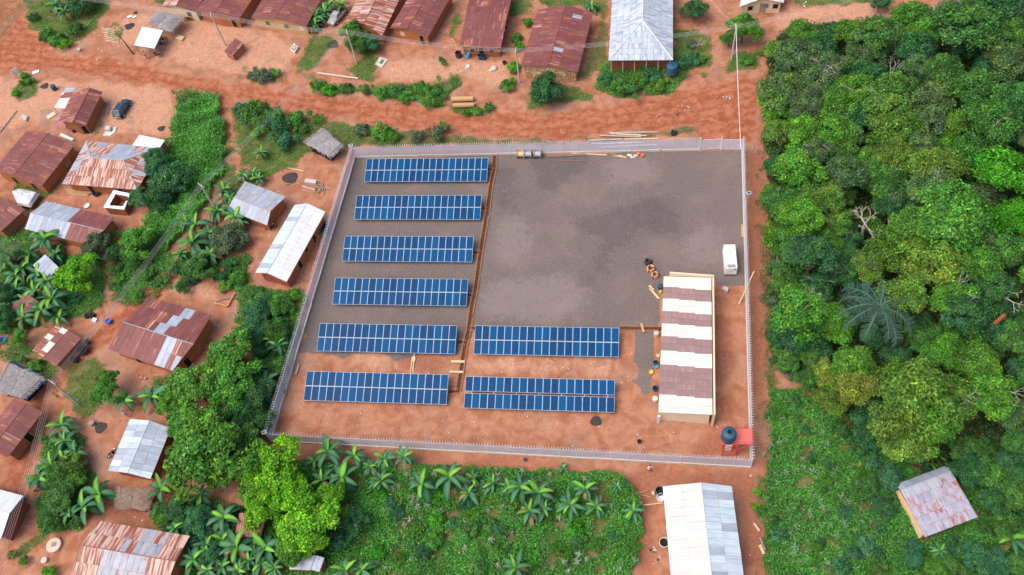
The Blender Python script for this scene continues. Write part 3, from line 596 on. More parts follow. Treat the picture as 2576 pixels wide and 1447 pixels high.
lean_roof('flat white roofed lean-to behind the rusty hip roofed house', 'white lean-to', T6(0, (1330, 1462), (1600, 1495), (1655, 1408), (1405, 1358)), 2.4, mono(M_WHITE), M_MUD, name='lean_to', cat='lean-to')
a = T6(4, (-150, 480), (10, 540), (250, 660), (0, 890), (-240, 770), (-400, 700))
house('maroon roofed house cut by left edge, below the silver tarp shelter', 'maroon house at the left edge', *a, left=R_MAR, wall=M_MUD)
a = T6(4, (470, 580), (305, 700), (255, 850), (830, 1005), (1045, 868), (1155, 735))
house('house roofed half in bare grey metal and half in maroon sheets', 'half grey half maroon house', *a, ez=2.2, rz=3.0, left=lambda i, j, nu, nv: M_GALV if i < nu * .47 else M_MAROON, right=lambda i, j, nu, nv: M_GALV if i < nu * .52 else M_MAROON, wall=M_MUD, openings=[WIN('e1r', .4)])
lean_roof('small grey metal roof half hidden by banana leaves at left', 'small grey roof', T6(4, (330, 1220), (470, 1375), (590, 1240), (455, 1110)), 1.9, mono(M_GALV), M_MUDR)
a = [TP(4, 2450, 390), TP(4, 2345, 545), TP(4, 2300, 645), TP(5, 97, 838), TP(5, 150, 672), TP(5, 312, 515)]
house('grey metal roofed house with rust streaks above the long white roof', 'grey metal house', *a, ez=2.2, rz=2.95, left=mixm((M_GALVR, .75), (M_GALV, .25)), right=mixm((M_GALVR, .4), (M_GALV, .6)), wall=M_MUD)
a = T6(5, (380, 615), (515, 598), (703, 685), (303, 1385), (110, 1298), (0, 1295))
house('long narrow house with bright white roof beside the left fence', 'long white-roofed house', *a, ez=2.4, rz=3.2, left=mixm((M_PALEBLUE, .9), (M_GALV, .1)), right=mono(M_WHITE), wall=M_MUDR, fascia=M_MUDR, openings=[DOOR('r', .3), DOOR('r', .7), WIN('r', .5)])
a = T6(8, (1505, 85), (1240, 345), (1085, 620), (1735, 830), (1945, 565), (2120, 280))
def big_rust(i, j, nu, nv): return M_GALV if abs(i - nu * (.62 - .08 * j)) < .7 else (M_RUST if random.random() < .2 else M_MAROON)
def big_rust2(i, j, nu, nv):
    if nu * .58 < i < nu * .72 and j >= nv - 2: return M_GALV
    if abs(i - nu * .68) < .6 or (i == nu - 2 and j == 0): return M_GALV
    return M_RUST if i > nu * .62 and random.random() < .6 else M_MAROON
house('big maroon roofed house patched with bare metal sheets, left of the mango trees', 'big patched maroon house', *a, ez=2.4, rz=3.4, left=big_rust, right=big_rust2, wall=M_MUD, openings=[DOOR('r', .35), DOOR('e1r', .5)])
a = T6(8, (565, 365), (690, 432), (815, 505), (565, 790), (430, 700), (325, 630))
house('small rusty two pitched hut with patched roof beside the overhead line', 'small patched hut', *a, ez=1.8, rz=2.3, left=mixm((M_RUST, .7), (M_CREAMROOF, .15), (M_MAROON, .15)), right=mixm((M_MAROON, .6), (M_RUST, .25), (M_GALVR, .15)), wall=M_MUD, inset=.3, cat='hut', name='hut')
lean_roof('small maroon roof half hidden behind banana plants at left edge', 'hidden maroon roof', T6(8, (100, 200), (215, 312), (390, 140), (275, 60)), 1.9, R_MAR, M_MUDR)
house('maroon roofed house at left edge below the thatched hut', 'maroon house below the thatch', (32.5, 1003.7), (67.6, 1014.9), (107.6, 1037.5), (18.8, 1151), (-21, 1128), (-56, 1117), left=R_MAR, wall=M_MUD, openings=[DOOR('r', .5)])
a = [TP(8, 1290, 1315), TP(8, 1510, 1335), TP(8, 1730, 1410), TP(12, 1500, 480), TP(12, 1275, 420), TP(12, 1105, 400)]
house('pale blue-grey metal roofed house left of the big mango tree', 'pale grey-roofed house', *a, ez=2.3, rz=3.0, left=mixm((M_GALV, .5), (M_PALEBLUE, .5)), right=mixm((M_GALV, .8), (M_PALEBLUE, .2)), wall=M_MUDR)
a = T6(12, (-250, 510), (-385, 700), (-465, 960), (15, 1075), (95, 830), (230, 660))
house('white roofed house with dark fascia cut by left edge near the bottom', 'white house at the left edge', *a, ez=2.6, rz=3.5, left=mono(M_WHITE), wall=M_MUDR, fascia=plain('purple_fascia', (0.16, 0.09, 0.2)))
a = T6(12, (990, 905), (820, 1135), (690, 1480), (1640, 1640), (1760, 1318), (1910, 1050))
def bot(i, j, nu, nv): return M_GALVR if .38 < i / nu < .80 and random.random() < .8 else M_STRIPE
def bot2(i, j, nu, nv): return M_GALVR if .2 < i / nu < .72 and j >= nv - 3 else M_STRIPE
house('large house with rust streaked roof and bare metal middle at bottom left', 'streaky house at the bottom edge', *a, ez=2.5, rz=3.6, left=bot, right=bot2, wall=M_MUD)
lean_roof('small rusty roof tucked under trees near the bottom left bananas', 'tucked-away rusty roof', [(590, 1350), (655, 1352), (668, 1298), (603, 1290)], 2.0, R_RUST, M_MUDR)
lean_roof('low grey metal shed in front of the lime green trees at bottom', 'low grey shed', T6(13, (335, 1387), (545, 1397), (597, 1247), (362, 1250)), 1.7, mixm((M_GALVR, .5), (M_GALV, .5)), M_MUDR)
lean_roof('narrow blue-grey metal lean-to joined to the low grey shed', 'narrow lean-to', T6(13, (548, 1392), (637, 1412), (687, 1272), (601, 1247)), 1.6, mono(M_GALV), M_MUDR, name='lean_to', cat='lean-to')
# long cream and pale blue roof, bottom right
l0, k0, m0 = W(14, 1518, 556, 2.8), W(14, 1897, 518, 3.9), W(14, 2205, 555, 2.8)
l1, k1, m1 = W(14, 1592, 1460, 2.8), W(14, 2008, 1460, 3.9), W(14, 2332, 1460, 2.8)
e = 1.12
house('long house with cream left slope and pale blue right slope at bottom', 'long two-tone roof house', PX(l0), PX(k0), PX(m0), PX(m0.lerp(m1, e)), PX(k0.lerp(k1, e)), PX(l0.lerp(l1, e)), ez=2.8, rz=3.9, left=mixm((M_CREAMROOF, .9), (M_WHITE, .1)), right=mixm((M_PALEBLUE, .9), (M_GALV, .1)), wall=M_MUDR, sw=.9, sl=2.4)
# metal roofed shed in the crop field
a = T6(15, (1280, 540), (1328, 588), (1580, 1070), (2105, 860), (1842, 407), (1805, 340))
t, P, off = house('blotchy rusting metal roofed shed standing in the crop field', 'shed in the crop field', *a, ez=2.0, rz=2.75, left=mono(M_GALV), right=lambda i, j, nu, nv: M_GALVM if j < nv * .7 else M_GALVR, wall=M_MUD, name='shed', cat='shed', inset=.25, sl=1.1)
for i in range(14):                            # stacked poles of its side wall
    q, r = P[0].lerp(P[2], .02), P[0].lerp(P[2], .98); zz = .12 + i * .13; pb = MB(); pb.bar((q.x, q.y, zz), (r.x, r.y, zz + random.uniform(-.03, .03)), .06, n=5); o = pb.build('wall_pole', M_PALEWOOD, t)
    dv = (P[0] - P[5]).normalized(); o.location = dv * -.02 + (P[0] - P[4]).normalized() * .12
# open white canopy and small brick shed near the top left
lean_roof('white flat roofed open canopy with motorbikes parked under it', 'white canopy', T6(0, (1345, 457), (1552, 490), (1640, 305), (1430, 270)), 2.5, mono(M_WHITE), None, M_GREYWOOD, 'canopy', 'canopy', [2.4, 2.4, 2.55, 2.55], sw=1.2, sl=3.0)
lean_roof('tiny brick shed with maroon metal roof in the top left yard', 'tiny brick shed', T6(0, (2250, 518), (2335, 562), (2452, 437), (2362, 385)), 1.35, R_MAR, M_MUD, zs=[1.35, 1.35, 1.6, 1.6], inset=.15)

# thatched shelters -----------------------------------------------------------
def thatch(label, ref, pts, z, mat, rise=.5, tarp=None, posts=True, spar=True, nblade=1300, walls=None, name='thatched_shelter'):
    p = [G(*q, z) for q in pts]; c = sum(p, Vector()) / len(p); off = Vector((c.x, c.y, 0)); t = thing(name, label, 'shelter', off); p = [q - off for q in p]
    n = len(p); top = Vector((0, 0, z + rise)); V = []; NR = 5
    def surf(k, f):                            # k around, f 0 rim..1 top
        i = int(k * n) % n; q = p[i].lerp(p[(i + 1) % n], k * n - int(k * n)); r = q.lerp(top, f); r.z = z + rise * min(1, (1 - (1 - f) ** 2) * 1.25); return r
    NA = 28
    for r in range(NR + 1):
        for k in range(NA): s = surf(k / NA, r / NR); V.append((s.x, s.y, s.z + random.uniform(-.05, .05) - .05))
    Fs = [(r * NA + k, r * NA + (k + 1) % NA, (r + 1) * NA + (k + 1) % NA, (r + 1) * NA + k) for r in range(NR) for k in range(NA)]
    roof = obj('thatch_roof', mesh('thatch_roof', V, Fs, mat), t)
    bv, bf = [], []                            # loose palm blades lying down the slope
    sp_ = spar[0] if isinstance(spar, tuple) else (0, 1); ln = (p[sp_[1] % n] - p[sp_[0]]).normalized(); pp_ = Vector((-ln.y, ln.x, 0))
    for i in range(nblade):
        k, f = random.random(), random.random() ** 1.4 * .95; s = surf(k, f); dn = pp_ * (1 if s.dot(pp_) > 0 else -1) + Vector((0, 0, -.12))
        dn = (dn + Vector((random.gauss(0, .28), random.gauss(0, .28), random.gauss(0, .06)))).normalized(); le = random.uniform(.5, 1.1); sd_ = dn.cross(Vector((0, 0, 1))).normalized() * random.uniform(.015, .04)
        s = s + Vector((0, 0, random.uniform(0, .1))); e_ = s + dn * le; b0 = len(bv); bv += [s - sd_, s + sd_, e_ + sd_ * .4, e_ - sd_ * .4]; bf.append((b0, b0 + 1, b0 + 2, b0 + 3))
    stuff(obj('thatch_blades', mesh('thatch_blades', bv, bf, mat), roof))
    if spar:
        for a_, b_ in spar if spar is not True else ((0, 2),):
            sb = MB(); sb.bar(p[a_] + Vector((0, 0, .15)), p[b_ % n] + Vector((0, 0, .15)), .05); sb.build('roof_pole', M_GREYWOOD, t)
    if tarp:
        for a_, b_ in tarp:
            tb = MB(); q, r = p[a_], p[b_]; o_ = Vector(((q + r).x, (q + r).y, 0)).normalized() * .45; tb.prism([q - Vector((0, 0, .02)), r - Vector((0, 0, .02)), r + o_ - Vector((0, 0, .5)), q + o_ - Vector((0, 0, .5))], (0, 0, .03)); tb.build('tarp', M_TARP, t)
    if posts:
        for q in p: pb = MB(); pb.bar((q.x * .85, q.y * .85, -.1), (q.x * .85, q.y * .85, z), .07); pb.build('post', M_WOOD, t)
    if walls: wallbox([Vector((q.x * .8, q.y * .8, 0)) for q in p], -.1, [z - .1] * n, walls, t)
    HOUSES.append((tuple(PX(c)), ref)); AVOID.append([(q.x * .9 + off.x, q.y * .9 + off.y) for q in p])
    return t
thatch('grey palm thatch shelter behind the white canopy', 'grey thatch shelter', T6(0, (1490, 235), (1605, 110), (1825, 165), (1700, 320)), 2.2, M_THATCH, .35)
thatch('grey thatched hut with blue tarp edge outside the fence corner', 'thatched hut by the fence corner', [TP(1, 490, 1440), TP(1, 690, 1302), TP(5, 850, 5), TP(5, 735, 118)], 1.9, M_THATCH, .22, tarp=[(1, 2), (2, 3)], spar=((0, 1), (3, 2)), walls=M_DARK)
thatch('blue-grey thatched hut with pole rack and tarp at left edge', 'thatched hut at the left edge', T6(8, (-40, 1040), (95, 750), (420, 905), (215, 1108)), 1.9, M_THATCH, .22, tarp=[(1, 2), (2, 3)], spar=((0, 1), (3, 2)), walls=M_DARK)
thatch('small brown thatched hut between bananas and streaked roof', 'small brown thatched hut', T6(12, (1215, 560), (1490, 600), (1445, 800), (1205, 750)), 1.7, M_THATCHB, .2, spar=((0, 3),), walls=M_MUDR)
# silver tarp shelter
p = [W(4, *q, 1.6) for q in ((110, 470), (190, 440), (370, 480), (285, 610), (160, 590))]; c = sum(p, Vector()) / 5; off = Vector((c.x, c.y, 0)); t = thing('tarp_shelter', 'silver and white tarpaulin draped shelter near left edge', 'shelter', off)
V = [];
NA, NR = 20, 6
for r in range(NR + 1):
    for k in range(NA):
        f = k / NA * 5; i = int(f) % 5; q = (p[i] - off).lerp(p[(i + 1) % 5] - off, f - int(f)); s = 1 - (r / NR) ** 1.5 * .98 if r else 1.05
        V.append((q.x * s, q.y * s, (1.0 if r == 0 else 1.45 + .3 * (1 - (1 - r / NR) ** 2)) + random.uniform(-.07, .07)))
Fs = [(r * NA + k, r * NA + (k + 1) % NA, (r + 1) * NA + (k + 1) % NA, (r + 1) * NA + k) for r in range(NR) for k in range(NA)]
obj('tarp', mesh('tarp', V, Fs, [M_SILVER, M_WHITEP], [1 if 11 <= k <= 15 else 0 for r in range(NR) for k in range(NA)]), t)
wallbox([Vector(((q - off).x * .85, (q - off).y * .85, 0)) for q in p], -.1, [1.4] * 5, M_MUDR, t); HOUSES.append((tuple(PX(c)), 'silver tarp shelter')); AVOID.append([(q.x, q.y) for q in p])
# roofless white-topped wash enclosure
o4 = [W(4, *q, 1.7) for q in ((1040, 640), (1250, 662), (1308, 500), (1142, 465))]; i4 = [W(4, *q, 1.7) for q in ((1098, 620), (1238, 630), (1290, 530), (1162, 505))]
c = sum(o4, Vector()) / 4; off = Vector((c.x, c.y, 0)); t = thing('bath_enclosure', 'roofless square enclosure with white boarded rim', 'enclosure', off)
for k in range(4):
    a_, b_, c_, d_ = o4[k] - off, o4[(k + 1) % 4] - off, i4[(k + 1) % 4] - off, i4[k] - off
    mb = MB(); mb.prism([a_, b_, c_, d_], (0, 0, .06)); mb.build('rim_board', M_WHITEP, t)
    mb = MB(); g_ = lambda q: Vector((q.x * .93, q.y * .93, -.1)); mb.prism([g_(a_), g_(b_), Vector((c_.x, c_.y, -.1)), Vector((d_.x, d_.y, -.1))], (0, 0, 1.78)); mb.build('wall', M_MUDR, t)
HOUSES.append((tuple(PX(c)), 'white-rimmed enclosure')); AVOID.append([(q.x, q.y) for q in o4])
# low brick foundation near the big patched house
t = thing('brick_foundation', 'low unfinished brick footing with sticks, above the patched maroon house', 'footing', W(8, 2240, 120)); off = W(8, 2240, 120)
fp = [W(8, *q) - off for q in ((2160, 160), (2290, 195), (2365, 60), (2220, 60))]
for a_, b_ in ((fp[0], fp[1]), (fp[1], fp[2])):
    n = int((b_ - a_).length / .4)
    for i in range(n):
        q = a_.lerp(b_, (i + .5) / n); u = (b_ - a_).normalized(); mb = MB(); mb.box((q.x, q.y, .16), (.37, .2, .42), math.atan2(u.y, u.x)); mb.build('brick', M_BRICK, t)
for i in range(5): mb = MB(); q = fp[0].lerp(fp[2], .2 + .12 * i); mb.bar(q + Vector((-.9, -.3, .1 + .05 * i)), q + Vector((.8, .5 - .2 * i, .15 + .05 * i)), .04); mb.build('stick', M_GREYWOOD, t)
# ---------------------------------------------------------------- solar arrays
PWID, PLEN, PPITCH, TILT, LOWZ = 1.005, 1.98, 1.030, math.radians(15.0), 0.62
def panel_meshes():
    w_, l_ = PWID - .034, PLEN - .034
    g = mesh('panel_glass', [(-w_ / 2, -l_ / 2, 0.012), (w_ / 2, -l_ / 2, 0.012), (w_ / 2, l_ / 2, 0.012), (-w_ / 2, l_ / 2, 0.012), (-w_ / 2, -l_ / 2, -.02), (w_ / 2, -l_ / 2, -.02), (w_ / 2, l_ / 2, -.02), (-w_ / 2, l_ / 2, -.02)], [(0, 1, 2, 3), (7, 6, 5, 4), (0, 4, 5, 1), (1, 5, 6, 2), (2, 6, 7, 3), (3, 7, 4, 0)], M_CELL)
    uv = g.uv_layers.new(name='UVMap'); co = [((v.co.x + w_ / 2), (v.co.y + l_ / 2)) for v in g.vertices]
    uv.data.foreach_set('uv', [c for l in g.loops for c in co[l.vertex_index]])
    fb = MB(); k = .036
    for s in (-1, 1):
        fb.box((s * (PWID / 2 - k / 2), 0, 0), (k, PLEN, .05)); fb.box((0, s * (PLEN / 2 - k / 2), 0), (PWID - 2 * k, k, .05))
    return g, mesh('panel_frame', fb.v, fb.f, plain('white_anodised_frame', (0.42, 0.52, 0.63), .5, .3, .05))
PG, PF = panel_meshes()
M_RAIL = plain('pale_steel_rail', (0.52, 0.60, 0.70), .45, .4, .08)
def solar_array(tl, label, gap=0.05):
    span = 2 * PLEN + gap; hz = LOWZ + span * math.sin(TILT); n = 19
    top = G(*tl, hz); wid = n * PPITCH; org = Vector((top.x + wid / 2, top.y - span * math.cos(TILT) / 2, 0))
    t = thing('solar_array', label, 'solar array', org, 0, 'solar panel rows inside the fence')
    ca, sa = math.cos(TILT), math.sin(TILT); zc = LOWZ + span / 2 * sa
    for r in (0, 1):
        d = (r * 2 - 1) * (PLEN + gap) / 2
        for i in range(n):
            x = (i - (n - 1) / 2) * PPITCH
            o = obj('solar_panel', PG, t, (x, d * ca, zc + d * sa), (TILT + random.uniform(-.006, .006), random.uniform(-.006, .006), 0)); obj('frame', PF, o)
    for d in (-span * .38, -span * .12, span * .12, span * .38):
        mb = MB(); mb.box((0, 0, 0), (wid, .06, .06)); o = mb.build('rail', M_RAIL, t, loc=(0, d * ca + .06 * sa, zc + d * sa - .075), rot=(TILT, 0, 0))
    if gap < .1: mb = MB(); mb.box((0, 0, 0), (wid, gap * .8, .02)); mb.build('centre_rail', M_RAIL, t, loc=(0, 0, zc - .045), rot=(TILT, 0, 0))
    for i in range(7):
        x = (i - 3) * wid / 6.6
        for d in (-span * .38, span * .38):
            z = zc + d * sa - .1; mb = MB(); mb.bar((x, d * ca, -.1), (x, d * ca, z), .05); mb.build('post', M_GALVP, t)
        mb = MB(); mb.bar((x, -span * .4 * ca, zc - span * .4 * sa - .12), (x, span * .4 * ca, zc + span * .4 * sa - .12), .04, n=4); mb.build('rafter', M_GALVP, t)
    AVOID.append([(org.x - wid / 2, org.y - 2), (org.x + wid / 2, org.y - 2), (org.x + wid / 2, org.y + 2), (org.x - wid / 2, org.y + 2)])
    return t
ORD = ['first', 'second', 'third', 'fourth', 'fifth', 'sixth']
for k, (tt, x, y) in enumerate([(5, 1113, 150), (5, 1012, 518), (5, 893, 925), (5, 797, 1345), (9, 642, 355), (9, 512, 836)]):
    solar_array(TP(tt, x, y), f'blue solar panel row, {ORD[k]} from the top in the left column')
solar_array(TP(9, 2203, 378), 'blue solar panel row in the right column beside the trench crossing')
solar_array(TP(9, 2108, 888), 'lower right blue solar panel row with dark gap along its middle', gap=.26)

# ---------------------------------------------------------------- perimeter fence
FC = {'tl': G(894, 397.3), 'tr': G(1866, 375.5), 'br': G(1888, 1176), 'bl': G(682, 1110)}
FH = 2.35
bay_mesh = {}
def fence_side(a, b, label, skip=None):
    a = Vector(a); b = Vector(b); Ln = (b - a).length; n = round(Ln / 2.12); u = (b - a) / Ln; ang = math.atan2(u.y, u.x)
    t = thing('perimeter_fence', label, 'fence', a, ang); s = Ln / n
    pm = MB(); pm.box((0, 0, FH / 2 + .05), (.055, .055, FH + .3)); pm.bar((0, 0, FH + .15), (0, .0, FH + .55), .02, n=4); pm = mesh('fence_post', pm.v, pm.f, M_GALVP)
    km = MB(); km.box((0, 0, .14), (s - .02, .16, .40)); km = mesh('kerb_block', km.v, km.f, M_CONCP)
    bm_ = mesh('mesh_panel', [(-s / 2 + .03, 0, .34), (s / 2 - .03, 0, .34), (s / 2 - .03, 0, FH), (-s / 2 + .03, 0, FH)], [(0, 1, 2, 3)], M_MESH)
    for i in range(n + 1): obj('post', pm, t, (i * s, 0, 0))
    for i in range(n):
        dz = random.uniform(-.04, .04); obj('kerb_block', km, t, ((i + .5) * s, 0, dz)); obj('mesh_panel', bm_, t, ((i + .5) * s, 0, 0))
    rb = MB(); rb.bar((0, 0, FH), (Ln, 0, FH), .02, n=5); rb.build('top_rail', M_GALVP, t)
    turns = int(Ln / .36); V, Fs = [], []; SEG = 9; R = .24
    path = [Vector((Ln * k / (turns * SEG), R * math.cos(2 * math.pi * k / SEG), FH + .24 + R * math.sin(2 * math.pi * k / SEG))) for k in range(turns * SEG + 1)]
    for k, q in enumerate(path):
        for o_ in ((0, 0, .02), (.02, 0, -.012), (-.02, 0, -.012)): V.append((q.x + o_[0], q.y, q.z + o_[2]))
    for k in range(len(path) - 1):
        for j in range(3): Fs.append((k * 3 + j, k * 3 + (j + 1) % 3, (k + 1) * 3 + (j + 1) % 3, (k + 1) * 3 + j))
    obj('razor_wire_coil', mesh('razor_wire_coil', V, Fs, M_GALVP), t)
    return t
gate_l = G(1760, 377.5)
fence_side(FC['tl'], gate_l, 'wire mesh fence with razor coil along the road side of the compound')
fence_side(FC['bl'], FC['tl'], 'wire mesh fence with razor coil along the left side of the compound')
fence_side(FC['bl'], FC['br'], 'wire mesh fence with razor coil along the bottom of the compound')
fence_side(FC['br'], FC['tr'], 'wire mesh fence with razor coil along the forest side of the compound')
# double gate in the upper right corner
u = (FC['tr'] - gate_l); Ln = u.length; ang = math.atan2(u.y, u.x)
t = thing('compound_gate', 'two leaf wire mesh gate at the top right corner of the compound', 'gate', gate_l, ang)
for k, (x0, x1, rz) in enumerate(((.12, Ln / 2 - .05, .06), (Ln / 2 + .05, Ln - .12, -.03))):
    mb = MB(); w_ = x1 - x0
    for q, r in (((0, 0, .15), (w_, 0, .15)), ((0, 0, 2.2), (w_, 0, 2.2)), ((0, 0, .15), (0, 0, 2.2)), ((w_, 0, .15), (w_, 0, 2.2)), ((w_ / 2, 0, .15), (w_ / 2, 0, 2.2))): mb.bar(q, r, .04, n=5)
    lf = mb.build('gate_leaf', M_GALVP, t, loc=(x0, 0, 0), rot=(0, 0, rz)); obj('mesh_panel', mesh('gate_mesh', [(0, 0, .15), (w_, 0, .15), (w_, 0, 2.2), (0, 0, 2.2)], [(0, 1, 2, 3)], M_MESH), lf)
for x in (0, Ln / 2, Ln): mb = MB(); mb.box((x, .08 if x == Ln / 2 else 0, 1.3), (.14, .14, 2.7)); mb.build('post', M_GALVP, t)
# little solar lamps on the fence corners
def solar_lamp(px, label):
    p = G(*px, 3.0); t = thing('solar_lamp', label, 'lamp', (p.x, p.y, 0), .3, 'solar lamps on the fence')
    mb = MB(); mb.bar((0, 0, 0), (0, 0, 3.0), .035); mb.build('post', M_GALVP, t)
    mb = MB(); mb.box((0, 0, 0), (.62, .42, .05)); pn = mb.build('lamp_housing', M_WHITEP, t, loc=(0, 0, 3.05), rot=(.2, 0, 0)); mb = MB(); mb.box((0, 0, .03), (.5, .32, .012)); mb.build('cell_plate', M_TANK, pn)
solar_lamp((882, 366), 'small solar lamp at the top left fence corner'); solar_lamp((664, 1088), 'small solar lamp at the bottom left fence corner'); solar_lamp((1884, 486), 'small solar lamp halfway up the forest side fence')

# ---------------------------------------------------------------- power house
ez, hz = 2.75, 3.25
r_bl, r_tl, r_tr, r_br = W(10, 1470, 1252, ez), W(6, 1525, 1332, ez), W(6, 2003, 1347, hz), W(10, 2015, 1277, hz)
c = (r_bl + r_tl + r_tr + r_br) / 4; off = Vector((c.x, c.y, 0))
t = thing('power_house', 'long cream power house with white and mauve striped roof', 'building', off); r_bl, r_tl, r_tr, r_br = (q - off for q in (r_bl, r_tl, r_tr, r_br))
mb = MB(); mb.prism([q - Vector((0, 0, .05)) for q in (r_bl, r_br, r_tr, r_tl)], (0, 0, .02)); deck = mb.build('roof', M_GREYWOOD, t)
yl = [1252, 1085, 803, 665, 525, 395, 268, 135, 12, -102]; tot = 1252 + 102; fr = [(1252 - y) / tot for y in yl]; wh = True
for k in range(9):
    f0, f1 = fr[k], fr[k + 1]; mt = M_CREAMW if wh else M_MAUVE; wh = not wh
    q = [r_bl.lerp(r_tl, f0), r_br.lerp(r_tr, f0), r_br.lerp(r_tr, f1), r_bl.lerp(r_tl, f1)]
    for i in range(3):
        a_, b_ = i / 3, (i + 1) / 3; dv_ = (r_bl - r_tl).normalized() * (.14 * i)
        e0, e1 = (dv_ if k > 0 else dv_ * 0), (dv_ if k < 8 else dv_ * 0)
        roof_slope(deck, [q[0].lerp(q[1], a_) + e0, q[0].lerp(q[1], b_) + e0, q[3].lerp(q[2], b_) + e1, q[3].lerp(q[2], a_) + e1], mono(mt), 3.0, .92)
u = (r_br - r_bl).normalized(); u.z = 0; v = (r_tl - r_bl).normalized(); I = [r_bl + u * .35 + v * .3, r_br - u * .25 + v * .3, r_tr - u * .25 - v * .1, r_tl + u * .35 - v * .1]
wallbox([Vector((q.x, q.y, 0)) for q in I], -.1, [q.z - .06 for q in I], M_CREAM, t)
mb = MB(); q, r = r_br + u * .12, r_tr + u * .12; mb.prism([Vector((q.x - .0, q.y, -.1)), Vector((q.x + .22, q.y, -.1)), Vector((r.x + .22, r.y, -.1)), Vector((r.x, r.y, -.1))], (0, 0, hz + .25)); mb.build('parapet', M_CREAM, t)
mb = MB(); q, r = r_tl.lerp(r_tr, .12) + v * .1, r_tr + v * .1 + u * .33; mb.prism([Vector((q.x, q.y, 2.2)), Vector((r.x, r.y, 2.2)), Vector((r.x, r.y + .22, 2.2)), Vector((q.x, q.y + .22, 2.2))], (0, 0, 1.35)); mb.build('parapet', M_CREAM, t)
mb = MB(); q = r_bl + u * .2; mb.box((q.x - .1, q.y - .1, 1.0), (.35, .25, 2.0)); mb.build('downpipe', M_GALVP, t)
for f in (.2, .5, .8): opening(t, Vector((I[0].x, I[0].y, 0)), Vector((I[3].x, I[3].y, 0)), f, 1.2, 1.0, .8, M_DARK, 'window', M_GREYWOOD)
opening(t, Vector((I[0].x, I[0].y, 0)), Vector((I[3].x, I[3].y, 0)), .63, .02, 1.2, 2.1, M_GREYWOOD, 'door', M_DARK)
HOUSES.append(((1728, 880), 'striped power house')); AVOID.append([(q.x + off.x, q.y + off.y) for q in I])
# generator in its white canopy
p = W(6, 2192, 1321); t = thing('generator', 'white canopied generator set standing near the forest side fence', 'generator', (p.x, p.y, 0), .02)
mb = MB(); mb.box((0, 2.0, .12), (1.5, 4.0, .24)); mb.build('skid', M_DARK, t)
mb = MB(); V = [(-.82, 0, .22), (.82, 0, .22), (.82, 4.0, .22), (-.82, 4.0, .22), (-.78, 0.04, 1.85), (.78, .04, 1.85), (.78, 3.96, 1.85), (-.78, 3.96, 1.85)]; mb.add(V, BOXF); bd = mb.build('canopy', M_WHITEP, t)
mb = MB(); mb.box((0, .32, 1.865), (1.2, .5, .03)); mb.build('air_vent', M_GALVP, bd); mb = MB(); mb.lathe([(.07, 0), (.07, .18)], (-.1, 1.9, 1.85), 8, closed_top=True); mb.build('exhaust_cap', M_WHITEP, bd)
for x in (-.40, .40): mb = MB(); mb.box((x, -.015, 1.05), (.66, .04, 1.3)); dr = mb.build('service_door', M_WHITEP, bd); mb = MB(); mb.box((x * .4, -.05, 1.05), (.05, .05, .2)); mb.build('handle', M_DARK, dr)
for k in range(9): mb = MB(); mb.box((0, .09 + .058 * k, 1.885), (1.1, .02, .02)); mb.build('vent_slat', M_DARK, bd)
mb = MB(); mb.box((0, 2.05, 1.862), (1.5, .03, .025)); mb.build('roof_seam', M_CONC, bd)
mb = MB(); mb.box((.45, -.03, 1.55), (.3, .05, .22)); mb.build('control_window', M_DARK, bd)
for y in (.9, 2.0, 3.1): mb = MB(); mb.box((-.82, y, 1.0), (.05, .95, 1.3)); mb.build('side_door', M_WHITEP, bd)
AVOID.append([(p.x - 1, p.y), (p.x + 1, p.y), (p.x + 1, p.y + 4), (p.x - 1, p.y + 4)])
# water tower
TZ = 3.6; pl = [G(*q, TZ) for q in ((1814.5, 1117.7), (1893, 1117.7), (1891, 1080), (1813, 1079))]; ft = [G(1816, 1147), G(1850, 1146)]
c = sum(pl, Vector()) / 4; off = Vector((c.x, c.y, 0)); t = thing('water_tower', 'red steel water tower with flat platform in the compound corner', 'tower', off); pl = [q - off for q in pl]
dy = (pl[3] - pl[0]).length * .9; f4 = [ft[0] - off, ft[1] - off]; f4 += [f4[1] + Vector((0, dy, 0)), f4[0] + Vector((0, dy, 0))]
mb = MB(); mb.prism([q - Vector((0, 0, .06)) for q in pl], (0, 0, .06)); plat = mb.build('platform', M_REDPLATE, t)
tp = [pl[0].lerp(pl[1], .03), pl[0].lerp(pl[1], .55), pl[3].lerp(pl[2], .55), pl[3].lerp(pl[2], .03)]
for a_, b_ in zip(f4, tp): mb = MB(); mb.bar(Vector((a_.x, a_.y, -.1)), b_ - Vector((0, 0, .06)), .06, n=5); mb.build('leg', M_REDSTEEL, t)
for i, j in ((0, 1), (1, 2), (2, 3), (3, 0)):
    mb = MB()
    for s0, s1 in ((0, .5), (.5, 1.0)):
        mb.bar(f4[i].lerp(tp[i], s0), f4[j].lerp(tp[j], s1), .035, n=4); mb.bar(f4[j].lerp(tp[j], s0), f4[i].lerp(tp[i], s1), .035, n=4)
    mb.bar(f4[i].lerp(tp[i], .5), f4[j].lerp(tp[j], .5), .035, n=4); mb.bar(f4[i].lerp(tp[i], .05), f4[j].lerp(tp[j], .05), .035, n=4); mb.build('brace', M_REDSTEEL, t)
for i, j in ((1, 1), (2, 2)): mb = MB(); mb.bar(f4[i].lerp(tp[i], .55), (pl[1] if i == 1 else pl[2]) - Vector((0, 0, .08)), .05, n=4); mb.build('cantilever_strut', M_REDSTEEL, t)
mb = MB()
for i in range(4):
    a_, b_ = pl[i], pl[(i + 1) % 4]
    for k in range(4): q = a_.lerp(b_, k / 4); mb.bar(q, q + Vector((0, 0, .75)), .022, n=4)
    for h in (.4, .75): mb.bar(a_ + Vector((0, 0, h)), b_ + Vector((0, 0, h)), .022, n=4)
mb.build('railing', M_REDSTEEL, plat)
